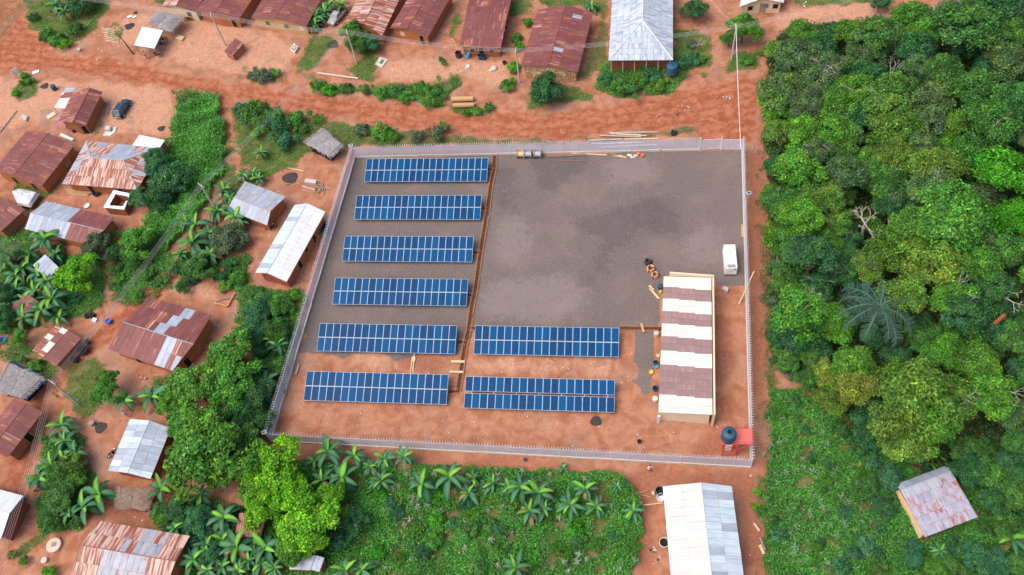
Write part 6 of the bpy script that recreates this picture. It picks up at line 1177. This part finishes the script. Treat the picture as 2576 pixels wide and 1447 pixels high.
# cable reels and coils
for x, mt, lb in ((88, M_PALEWOOD, 'empty wooden cable reel, leftmost of three by the road fence'), (163, M_BLUEWIRE, 'cable reel wound with grey-blue cable, middle of three'), (258, M_BLUEWIRE, 'cable reel wound with grey-blue cable, rightmost of three')):
    p = W(6, x, 128); t = thing('cable_reel', lb, 'cable reel', (p.x, p.y, 0)); m_ = MB(); m_.bar((-.5, 0, .62), (.5, 0, .62), .42, n=16); m_.build('winding', mt, t)
    for s in (-1, 1): m_ = MB(); m_.bar((s * .5, 0, .62), (s * .58, 0, .62), .64, n=18); fl = m_.build('flange', M_WOOD, t); m_ = MB(); m_.bar((s * .58, 0, .62), (s * .61, 0, .62), .1, n=8); m_.build('hub', M_DARK, fl)
def torus(mb, R, r, z, n=18, k=7, mi=0):
    V = [((R + r * math.cos(2 * math.pi * j / k)) * math.cos(2 * math.pi * i / n), (R + r * math.cos(2 * math.pi * j / k)) * math.sin(2 * math.pi * i / n), z + r * math.sin(2 * math.pi * j / k)) for i in range(n) for j in range(k)]
    mb.add(V, [(i * k + j, ((i + 1) % n) * k + j, ((i + 1) % n) * k + (j + 1) % k, i * k + (j + 1) % k) for i in range(n) for j in range(k)], mi)
def coil(tt, x, y, mat, label, R=.42, cat='cable coil'):
    p = W(tt, x, y); t = thing(cat.replace(' ', '_'), label, cat, (p.x, p.y, 0))
    for z in (.1, .26, .40): m_ = MB(); torus(m_, R + random.uniform(-.05, .05), .13, z); m_.build('loop', mat, t)
    for k in range(3): a = k * 2.1; m_ = MB(); m_.box((math.cos(a) * R, math.sin(a) * R, .26), (.36, .1, .62), a); m_.build('strap', M_BLACKP, t)
coil(6, 1367, 1195, M_BLACKP, 'black cable coil, top of the three coils near the power house'); coil(6, 1392, 1262, M_COPPER, 'tan and black cable coil, middle of the three coils'); coil(6, 1435, 1325, M_COPPER, 'tan cable coil, lowest of the three coils near the power house')
coil(8, 886, 288, M_TYRE, 'old black tyre, left of two on the rubbish patch', .3, 'tyre'); coil(8, 936, 282, M_TYRE, 'old black tyre, right of two on the rubbish patch', .3, 'tyre'); coil(14 - 14 + 2, 1625, 1345, M_BLACKP, 'black cable bundle outside the road fence', .35)
def plank(tt, a, b, w_, h, mat, label, z=.0, zb=None, group=None, name='plank', cat='plank', log=False, tb=None):
    p = W(tt, *a); q = W(tb if tb is not None else tt, *b, zb or 0); p.z = 0; c = (p + q) / 2; c.z = 0; m_ = MB()
    if log: m_.bar(p - c + Vector((0, 0, w_ / 2 + z)), q - c + Vector((0, 0, w_ / 2 + z)), w_ / 2, w_ / 2 * .9, 10)
    else:
        d = (q - p); u = d.normalized(); s = Vector((-u.y, u.x, 0)).normalized() * w_ / 2; zz = Vector((0, 0, z + .01)); m_.prism([p - c - s + zz, p - c + s + zz, q - c + s + zz, q - c - s + zz], (0, 0, h))
    o = m_.build(name, mat, None, loc=(c.x, c.y, 0)); tag(o, label, cat, group); return o
plank(9, (1592, 660), (1575, 862), .16, .07, M_PALEWOOD, 'long pale plank, right of two between the left panel rows'); plank(9, (1572, 690), (1552, 862), .14, .07, M_PALEWOOD, 'long pale plank, left of two between the left panel rows'); plank(9, (1590, 700), (1586, 745), .4, .08, M_PALEWOOD, 'short wide board lying on the long planks', .08)
plank(9, (1965, 747), (2100, 749), .34, .07, M_PALEWOOD, 'upper pale board bridging the cable trench', .19); plank(9, (1950, 849), (2085, 853), .34, .07, M_PALEWOOD, 'lower pale board bridging the cable trench', .19); plank(10, (1298, 365), (1322, 455), .36, .06, M_WOOD, 'orange-brown board across the trench beside the power house', .20)
plank(9, (435, 770), (405, 872), .28, 0, M_DEADWOOD, 'bleached log lying beside the left fence', log=True, name='log', cat='log'); plank(6, (2318, 815), (2321, 940), .5, .08, M_WOOD, 'orange board propped against the forest side fence', .05)
plank(10, (2280, 165), (2432, 1282), .2, 0, M_PALEWOOD, 'pale timber post leaning on the forest side fence', zb=3.0, log=True, name='leaning_post', cat='post', tb=6)
plank(10, (1385, 5), (1475, 110), .3, .08, M_PALEWOOD, 'pale board fanned out left of the power house'); plank(6, (1378, 1425), (1420, 1470), .34, .08, M_PALEWOOD, 'short pale board with black bag beside the power house'); plank(10, (1450, 685), (1482, 690), .42, .3, M_PALEWOOD, 'small wooden crate left of the power house', name='crate', cat='crate')
for i, (a_, b_, w_) in enumerate((((975, 1338), (1460, 1332), .22), ((985, 1352), (1290, 1362), .18), ((880, 1372), (1300, 1390), .2), ((1130, 1402), (1470, 1395), .22), ((770, 1418), (1110, 1405), .24), ((1060, 1362), (1350, 1376), .2))): plank(2, a_, b_, w_, .12, M_PALEWOOD if i % 2 else M_DEADWOOD, 'long weathered timber in the stack outside the road fence', .1 * (i % 3), group='timbers stacked outside the road fence', name='timber', cat='timber')
plank(6, (800, 5), (1320, -10), .25, .2, M_GALVP, 'long pale pipe outside the road fence, upper of two', log=True, name='pipe', cat='pipe'); plank(6, (900, 40), (1460, 12), .22, .2, M_GALVP, 'long pale pipe outside the road fence, lower of two', log=True, name='pipe', cat='pipe')
plank(6, (345, 128), (735, 112), .45, .16, M_RUSTST, 'thick rusty steel beam inside the road fence'); plank(6, (410, 168), (765, 177), .12, .08, M_RUSTST, 'thin rusty steel bar below the thick beam'); plank(6, (600, 97), (1110, 122), .2, .1, M_PALEWOOD, 'long pale batten along the road fence'); plank(6, (950, 112), (1150, 138), .2, .1, M_PALEWOOD, 'short pale batten beside the terracotta rings')
for x, y, a_ in ((1240, 125, .1), (1215, 140, .3), (1180, 120, -.2)): p = W(6, x, y); m_ = MB(); m_.box((0, 0, .12), (.75, .35, .24), a_); o = m_.build('concrete_block', M_CONCP, None, loc=(p.x, p.y, 0)); tag(o, 'pale concrete block beside the terracotta rings', 'block', 'pale blocks beside the terracotta rings')
plank(1, (1970, 1020), (2190, 1012), .95, 0, M_WOOD, 'huge felled log beside the road, upper of two', log=True, name='log', cat='log'); plank(1, (1985, 1078), (2195, 1072), .85, 0, M_WOOD, 'huge felled log beside the road, lower of two', log=True, name='log', cat='log')
plank(1, (625, 740), (1030, 795), .3, 0, M_CONCP, 'spare concrete pole lying on the bank above the road', log=True, name='fallen_pole', cat='pole'); plank(1, (1390, 875), (1545, 905), .3, 0, M_DEADWOOD, 'pale log lying in the roadside weeds', log=True, name='log', cat='log'); plank(1, (800 + 1720 - 2520 + 40, 5), (45, 5), .01, .01, M_DARK, 'x') if False else None
for i in range(7): plank(0, (1025 + 8 * i, 290 + 20 * i), (1190 + 2 * i, 320 + 19 * i), .22, 0, M_DEADWOOD if i % 2 else M_PALEWOOD, 'pale split log in the pile behind the leaning tree', group='split logs behind the leaning tree', log=True, name='log', cat='log')
for i in range(5): plank(0, (1020 + 14 * i, 1140 + 6 * i), (1058 + 12 * i, 1020 + 10 * i), .12, .08, M_GREYWOOD if i else M_PALEWOOD, 'weathered board leaning behind the house by the blue car', .05 * i, group='boards behind the house by the blue car')
for i in range(7): plank(4, (665 + 4 * i, 460 + 7 * i), (930 - 8 * i, 490 + 5 * i), .14, 0, M_WOOD if i % 2 else M_PALEWOOD, 'wooden pole in the heap before the hip roofed house', .1 * (i % 2), group='poles before the hip roofed house', log=True, name='pole', cat='pole')
for i in range(9):
    a_ = random.uniform(0, 3.1); c_ = (650 + random.uniform(-45, 45), 460 + random.uniform(-35, 35)); plank(5, (c_[0] - 55 * math.cos(a_), c_[1] - 40 * math.sin(a_)), (c_[0] + 55 * math.cos(a_), c_[1] + 40 * math.sin(a_)), .13, 0, M_GREYWOOD, 'firewood branch in the heap outside the left fence', .08 * (i % 4), group='firewood outside the left fence', log=True, name='firewood_branch', cat='firewood')
plank(5, (470, 430), (600, 470), .35, 0, M_DEADWOOD, 'pale tree trunk lying beside the firewood heap', log=True, name='log', cat='log'); plank(5, (500, 385), (612, 400), .7, .5, M_CONC, 'stack of grey blocks beside the firewood heap', name='block_stack', cat='blocks'); plank(5, (310, 240), (480, 275), .18, .08, M_PALEWOOD, 'pale plank beside the ash circle outside the left fence'); plank(5, (205, 372), (395, 418), .12, 0, M_WOOD, 'thin pole below the ash circle outside the left fence', log=True, name='pole', cat='pole')
plank(14, (1120, 600), (1390, 662), .14, 0, M_WOOD, 'brown bamboo pole left of the long two-tone roof', log=True, name='pole', cat='pole'); plank(14, (1280, 625), (1360, 600), .12, 0, M_WOOD, 'short bamboo pole crossing the longer one', .12, log=True, name='pole', cat='pole'); plank(14, (1320, 748), (1525, 722), .18, 0, M_PALEWOOD, 'pale bamboo pole touching the long two-tone roof', log=True, name='pole', cat='pole'); plank(14, (1415, 612), (1420, 645), .3, .2, M_PALEWOOD, 'small pale wooden block near the barrel', name='block', cat='block')
plank(13, (845, 1305), (945, 1330), .18, 0, M_PALEWOOD, 'pale cross timber beside the low grey shed', log=True, name='timber', cat='timber'); plank(13, (940, 1265), (935, 1375), .16, 0, M_PALEWOOD, 'upright pale timber beside the low grey shed', .15, log=True, name='timber', cat='timber')
plank(14, (2430, 930), (2485, 1010), .35, 0, M_PALEWOOD, 'pale cut log right of the long two-tone roof', log=True, name='log', cat='log'); plank(14, (2490, 1150), (2530, 1240), .42, 0, M_PALEWOOD, 'thick pale cut log at the crop field edge', log=True, name='log', cat='log'); plank(14, (2490, 1070), (2545, 1200), .25, 0, M_GREYWOOD, 'grey branch lying between the two cut logs', log=True, name='log', cat='log')
plank(3, (1640, 155), (1725, -10), .25, 0, M_GREYWOOD, 'dark post leaning at the top edge beside the red track', zb=2.0, log=True, name='leaning_post', cat='post'); plank(11, (2050, 635), (2225, 485), .55, 0, plain('red_brown_dead_trunk', (0.26, 0.09, 0.04), .9, .1, .35, 3.0), 'broken red-brown trunk sticking out of the forest', z=5.0, zb=2.5, log=True, name='broken_trunk', cat='trunk')
plank(0, (840, 300), (915, 215), .2, 0, M_DEADWOOD, 'pale pole lying on the grass at top left', log=True, name='pole', cat='pole'); plank(0, (1740, 1160), (1785, 1265), .16, 0, M_PALEWOOD, 'pale pole at the edge of the vine thicket', log=True, name='pole', cat='pole'); plank(0, (0, 1330), (170, 1115), .2, 0, M_DEADWOOD, 'long curved pale branch at left edge of the yard', log=True, name='branch', cat='branch')
# wells, slabs and tombs
def slab(tt, pts, h, mat, label, box=None, cat='slab', bh=.5, bm=None):
    P = [W(tt, *q) for q in pts]; c = sum(P, Vector()) / len(P); t = thing(cat.replace(' ', '_'), label, cat, (c.x, c.y, 0)); m_ = MB(); m_.prism([q - c - Vector((0, 0, .1)) for q in P], (0, 0, h + .1)); m_.build('base_slab', mat, t)
    if box:
        B = [W(tt, *q) - c for q in box]; m_ = MB(); m_.prism([q + Vector((0, 0, h)) for q in B], (0, 0, bh)); bx = m_.build('well_box', bm or M_CONC, t); k = sum(B, Vector()) / 4; m_ = MB(); m_.prism([k.lerp(q, .65) + Vector((0, 0, h + bh)) for q in B], (0, 0, .04)); m_.build('lid', M_PALESTONE, bx)
slab(1, [(1192, 648), (1248, 572), (1325, 602), (1265, 678)], .08, M_CONCP, 'pale square slab with raised box in the yard right of the pole', [(1225, 640), (1245, 600), (1275, 615), (1255, 652)], 'well'); slab(1, [(350, 512), (385, 462), (432, 488), (395, 545)], .45, M_PALESTONE, 'small square open well of pale stone in the upper yard', [(365, 508), (388, 478), (418, 494), (394, 528)], 'well', .02, M_DARK)
slab(0, [(1035, 1365), (1070, 1310), (1175, 1272), (1160, 1330), (1110, 1370)], .1, M_CONCP, 'worn slab with grey box below the blue car', [(1068, 1325), (1080, 1288), (1130, 1295), (1118, 1330)], 'well', .55); slab(0, [(215, 1200), (235, 1160), (285, 1180), (270, 1225)], .35, M_CONC, 'small grey well box in the yard at left edge', None, 'well'); slab(0, [(462, 1175), (540, 1128), (567, 1150), (490, 1200)], .12, M_CONCP, 'pale rectangular grave slab left of the blue car house')
slab(0, [(605, 1370), (625, 1350), (750, 1405), (730, 1425)], .3, M_CLOTHW, 'white cloth spread on a bench below the blue car house', None, 'cloth'); slab(8, [(1775, 165), (1775, 160), (1780, 160)], .01, M_CONC, 'x', None) if False else None
p = W(12, 550, 1150); t = thing('well_cover', 'round cream well cover with dark square hatch at lower left', 'well', (p.x, p.y, 0)); m_ = MB(); m_.lathe([(.95, -.1), (.95, .3), (.85, .34)], n=20, closed_top=True); m_.build('cover', M_PALESTONE, t); m_ = MB(); m_.box((.05, .05, .36), (.55, .55, .06), .3); m_.build('hatch', M_GREYWOOD, t)
p = W(12, 455, 1303); m_ = MB(); m_.lathe([(.42, -.1), (.4, .35), (.36, .38)], n=12, closed_top=True); o = m_.build('tree_stump', M_PALESTONE, None, loc=(p.x, p.y, 0)); tag(o, 'pale cut tree stump below the round well cover', 'stump')
# ash circles: low mounds
for tt, x, y, r, lb in ((0, 1300, 262, 52, 'dark ash circle left of the thatch shelter'), (0, 450, 862, 46, 'dark ash circle beside the blue drum'), (0, 1620, 1290, 38, 'small dark ash patch left of the vine thicket'), (1, 770, 445, 62, 'dark ash heap beside the roadside tree'), (5, 345, 342, 84, 'round black ash heap outside the left fence'), (8, 1012, 1400, 68, 'brown ash circle above the pale grey roof'), (10, 845, 1335, 60, 'charred patch on the red soil below the right panel rows'), (0, 1360, 128, 26, 'small ash spot behind the white canopy')):
    p = W(tt, x, y); R = r / 3.994 / ppm(p); n = 26; V = [(0, 0, .07)]; Fs = []
    for k, f in ((0, .6), (1, 1.0)):
        for i in range(n): a_ = 2 * math.pi * i / n; q = R * f * (1 + (.10 * math.sin(3 * a_ + x) + random.uniform(-.05, .05)) * k); V.append((q * math.cos(a_), q * math.sin(a_) * .95, .05 if k == 0 else -.05))
    Fs = [(0, 1 + i, 1 + (i + 1) % n) for i in range(n)] + [(1 + i, 1 + n + i, 1 + n + (i + 1) % n, 1 + (i + 1) % n) for i in range(n)]; o = obj('ash_heap', mesh('ash_heap', V, Fs, M_CHAR, smooth=True), None, (p.x, p.y, 0)); tag(o, lb, 'ash heap')
# puddle and cement slab in the compound
m_ = MB(); P = [W(14, *q) for q in ((2335, 1400), (2385, 1350), (2450, 1370), (2440, 1460), (2340, 1470))]; m_.prism([Vector((q.x, q.y, -.12)) for q in P], (0, 0, .13)); pud, ptn, pb_ = newmat('muddy_water', .08, .6); pb_.inputs['Base Color'].default_value = (.40, .15, .07, 1); struct(m_.build('puddle', pud))
# sign board on posts
p = W(0, 205, 775); t = thing('sign_board', 'white braced sign board standing at the road junction', 'sign', (p.x, p.y, 0), .9); m_ = MB(); m_.box((0, 0, 1.5), (1.0, .05, 1.3)); bd = m_.build('board', M_WHITEP, t); m_ = MB(); m_.bar((-.5, .05, .9), (.5, .05, 2.1), .03); m_.bar((.5, .05, .9), (-.5, .05, 2.1), .03); m_.build('brace', M_GREYWOOD, bd)
for s in (-.48, .48): m_ = MB(); m_.bar((s, 0, -.1), (s, 0, 1.5), .05); m_.build('post', M_GREYWOOD, t)
for x, y, s, lb in ((1303, 166, 1.0, 'larger white sheet lying on the yard behind the canopy'), (1352, 170, .75, 'smaller white sheet lying on the yard behind the canopy'), (360, 725, 1.2, 'white plank-like slab lying beside the sign board')):
    p = W(0, x, y); m_ = MB(); m_.box((0, 0, .04), (s, s * .6, .05), .5); o = m_.build('white_sheet', M_WHITEP, None, loc=(p.x, p.y, 0)); tag(o, lb, 'sheet')
# laundry
def cloth(P, mat, lb, grp, s=.5):
    me_v = [(-s / 2, 0, 0), (s / 2, 0, 0), (s / 2, .05, -.35), (-s / 2, .05, -.35), (s / 2, .02, -.7), (-s / 2, -.03, -.65)]; m_ = MB(); m_.add(me_v, [(0, 1, 2, 3), (3, 2, 4, 5)]); o = m_.build('laundry', mat, None, loc=P, rot=(random.uniform(.6, 1.3), 0, random.uniform(0, 3))); tag(o, lb, 'laundry', grp)
for x, y in ((590, 1230), (595, 1190), (610, 1150), (640, 1105), (650, 1090), (575, 1225), (560, 1070), (590, 1030), (620, 990), (640, 940)): cloth(W(0, x, y, 2.0), random.choice([M_CLOTHW, M_BLUEP, M_CLOTHW, M_PURPLE]), 'garment drying along the eave of the house by the blue car', 'clothes drying by the blue car house', .55)
for x, y in ((2530, 220), (2515, 270), (2500, 310), (2495, 345), (2485, 380)): cloth(W(1, x, y, 1.6), random.choice([M_BLACKP, M_CLOTHW, M_PURPLE, M_TANK]), 'garment hanging beside the right wall of the broad brown roof', 'clothes hanging beside the broad brown roof', .6)
for x, y, r, lb, mt in ((2390, 695, .55, 'large pale boulder in front of the broad brown roof', M_PALESTONE), (2360, 712, .35, 'smaller boulder beside the large pale one', M_PALESTONE), (2130, 672, .4, 'white stone pile in the upper yard', M_CLOTHW)):
    p = W(1, x, y); m_ = MB(); m_.lathe([(r * .8, -.1), (r, r * .3), (r * .8, r * .7), (r * .3, r * .9)], n=9, closed_top=True); o = m_.build('boulder', mt, None, loc=(p.x, p.y, 0), rot=(.2, .1, 1)); tag(o, lb, 'boulder')
slab(0, [(1770, 400), (1800, 365), (1862, 385), (1830, 418)], .4, M_PALEWOOD, 'pale open carton lying in the yard right of the canopy', None, 'carton'); slab(8, [(930, 345), (945, 305), (985, 320), (965, 350)], .3, M_CLOTHW, 'white sack on the rubbish patch beside the tyres', None, 'sack'); slab(4, [(1755, 1310), (1760, 1265), (1825, 1280), (1815, 1330)], .35, M_PALEWOOD, 'pale slatted crate by the path, mid left', None, 'crate'); slab(4, [(1830, 1390), (1840, 1345), (1960, 1375), (1930, 1405)], .4, M_TARP, 'dark crumpled tarpaulin by the path, mid left', None, 'tarpaulin')
slab(10, [(1448 + 660, 30), (2125, 0), (2175, 15), (2160, 55)], .5, M_CONC, 'grey block with white bag right of the power house', None, 'block'); slab(6, [(1465, 62), (1468, 50), (1485, 50), (1485, 84)], .5, M_PALEWOOD, 'pale wooden stub at the road fence kerb', None, 'stub')
# litter and pebbles: far too many to count
def litter(name, polys, dens, s, mats, label, seed):
    rng = np.random.default_rng(seed); P = area_pts(polys, dens, rng); V, Fs, fm = [], [], []
    for p in P:
        r = s * rng.uniform(.4, 1.3); a = rng.uniform(0, 6.28); h = r * rng.uniform(.3, .8); b0 = len(V); ca, sa = math.cos(a) * r, math.sin(a) * r * rng.uniform(.5, 1)
        V += [(p[0] + ca, p[1] + sa, -.05), (p[0] - sa, p[1] + ca, -.05), (p[0] - ca, p[1] - sa, -.05), (p[0] + sa, p[1] - ca, -.05), (p[0] + ca * .1, p[1] + sa * .1, h)]; Fs += [(b0, b0 + 1, b0 + 4), (b0 + 1, b0 + 2, b0 + 4), (b0 + 2, b0 + 3, b0 + 4), (b0 + 3, b0, b0 + 4)]; fm += [int(rng.integers(len(mats)))] * 4
    o = obj(name, mesh(name, V, Fs, mats, fm)); tag(o, label, 'litter'); stuff(o)
VILL = [[(0, 0), (1900, 0), (1900, 190), (0, 190)], [(0, 190), (880, 300), (860, 400), (640, 1100), (450, 1447), (0, 1447)], [(1560, 1185), (1920, 1185), (1940, 1447), (1610, 1447)]]
litter('pebbles', [[(760, 890), (1560, 900), (1640, 1060), (1880, 1060), (1880, 1160), (700, 1100)]], .55, .09, [M_PALESTONE, M_CLOTHW, M_STONE], 'small pale stones scattered over the red compound soil', 1)
litter('village_litter', VILL, .16, .13, [M_CLOTHW, M_PALESTONE, M_STONE, M_GREYWOOD, M_BLUEWIRE], 'small stones and rubbish scattered between the houses', 2)
RUB = []
for tt, x, y, w_, h_ in ((2, 1750, 1090, 90, 40), (2, 1480, 1160, 40, 16), (2, 1265, 1165, 30, 14), (2, 1090, 1205, 50, 14), (2, 1640, 1150, 50, 20), (2, 560, 1265, 40, 14), (2, 2150, 985, 120, 25), (8, 2380, 250, 70, 60), (4, 200, 1420, 80, 60), (8, 180, 700, 130, 60), (8, 920, 300, 60, 50), (0, 1260, 630, 60, 25), (13, 80, 170, 90, 60), (9, 250, 120, 60, 40), (14, 1450, 1260, 90, 110), (8, 1480, 900, 120, 60), (3, 330, 40, 60, 30), (1, 870, 580, 40, 50), (0, 1790, 1150, 50, 50)):
    c = TP(tt, x, y); a_, b_ = w_ / 4, h_ / 4; RUB.append([(c[0] - a_, c[1]), (c[0], c[1] - b_), (c[0] + a_, c[1]), (c[0], c[1] + b_)])
litter('rubbish_heaps', RUB, 5, .16, [M_CLOTHW, M_CLOTHW, M_PALESTONE, M_GREYWOOD, M_BLUEWIRE, M_CHAR], 'heaps of pale rubbish along the road and behind houses', 3)

# ---------------------------------------------------------------- labels that single plants out
def where(px, py):
    d, h = min(((h[0][0] - px) ** 2 + ((h[0][1] - py) * 1.2) ** 2, h) for h in HOUSES); dx, dy = px - h[0][0], py - h[0][1]
    return ('right of' if dx > 0 else 'left of') if abs(dx) > abs(dy) * 1.1 else ('below' if dy > 0 else 'above'), h[1]
NUMW = {2: 'two', 3: 'three', 4: 'four', 5: 'five', 6: 'six', 7: 'seven', 8: 'eight', 9: 'nine', 10: 'ten', 11: 'eleven', 12: 'twelve', 13: 'thirteen', 14: 'fourteen', 15: 'fifteen'}
ORDW = ['leftmost', 'second', 'third', 'fourth', 'fifth', 'sixth', 'seventh', 'eighth', 'ninth', 'tenth', 'eleventh', 'twelfth', 'thirteenth', 'fourteenth', 'fifteenth']
LANDM = HOUSES + [((1288, 1140), 'bottom fence'), ((1000, 1140), 'bottom fence'), ((800, 600), 'left fence'), ((720, 950), 'left fence'), ((1300, 360), 'road fence'), ((1100, 300), 'road fence'), ((800, 250), 'dirt road'), ((1050, 240), 'dirt road'), ((1500, 290), 'dirt road'), ((480, 420), 'vine thicket'), ((1900, 700), 'forest side fence'), ((1900, 1000), 'forest side fence')]
HOUSES[:] = LANDM
for v in VEG:
    t, px, py, kind, auto, cat = v
    if not auto: continue
    rel, ref = where(px, py)
    t['label'] = (f'banana plant {rel} the {ref}' if cat == 'banana plant' else f'{CNAME[kind]} {cat} {rel} the {ref}')
    t['group'] = {'banana plant': 'banana plants', 'shrub': 'leafy shrubs in the fields', 'bush': 'bushes around the village', 'tree': 'trees around the village'}[cat]
by = {}
for v in VEG: by.setdefault(v[0]['label'], []).append(v)
for lb, vs in by.items():
    if len(vs) < 2: continue
    vs.sort(key=lambda v: v[1])
    for i, v in enumerate(vs):
        n = len(vs); o_ = 'rightmost' if i == n - 1 else ('leftmost' if i == 0 else ORDW[min(i, 14)] + ' from left')
        v[0]['label'] = f'{lb}, {o_} of {NUMW.get(n, "many")}' if n > 2 or True else lb
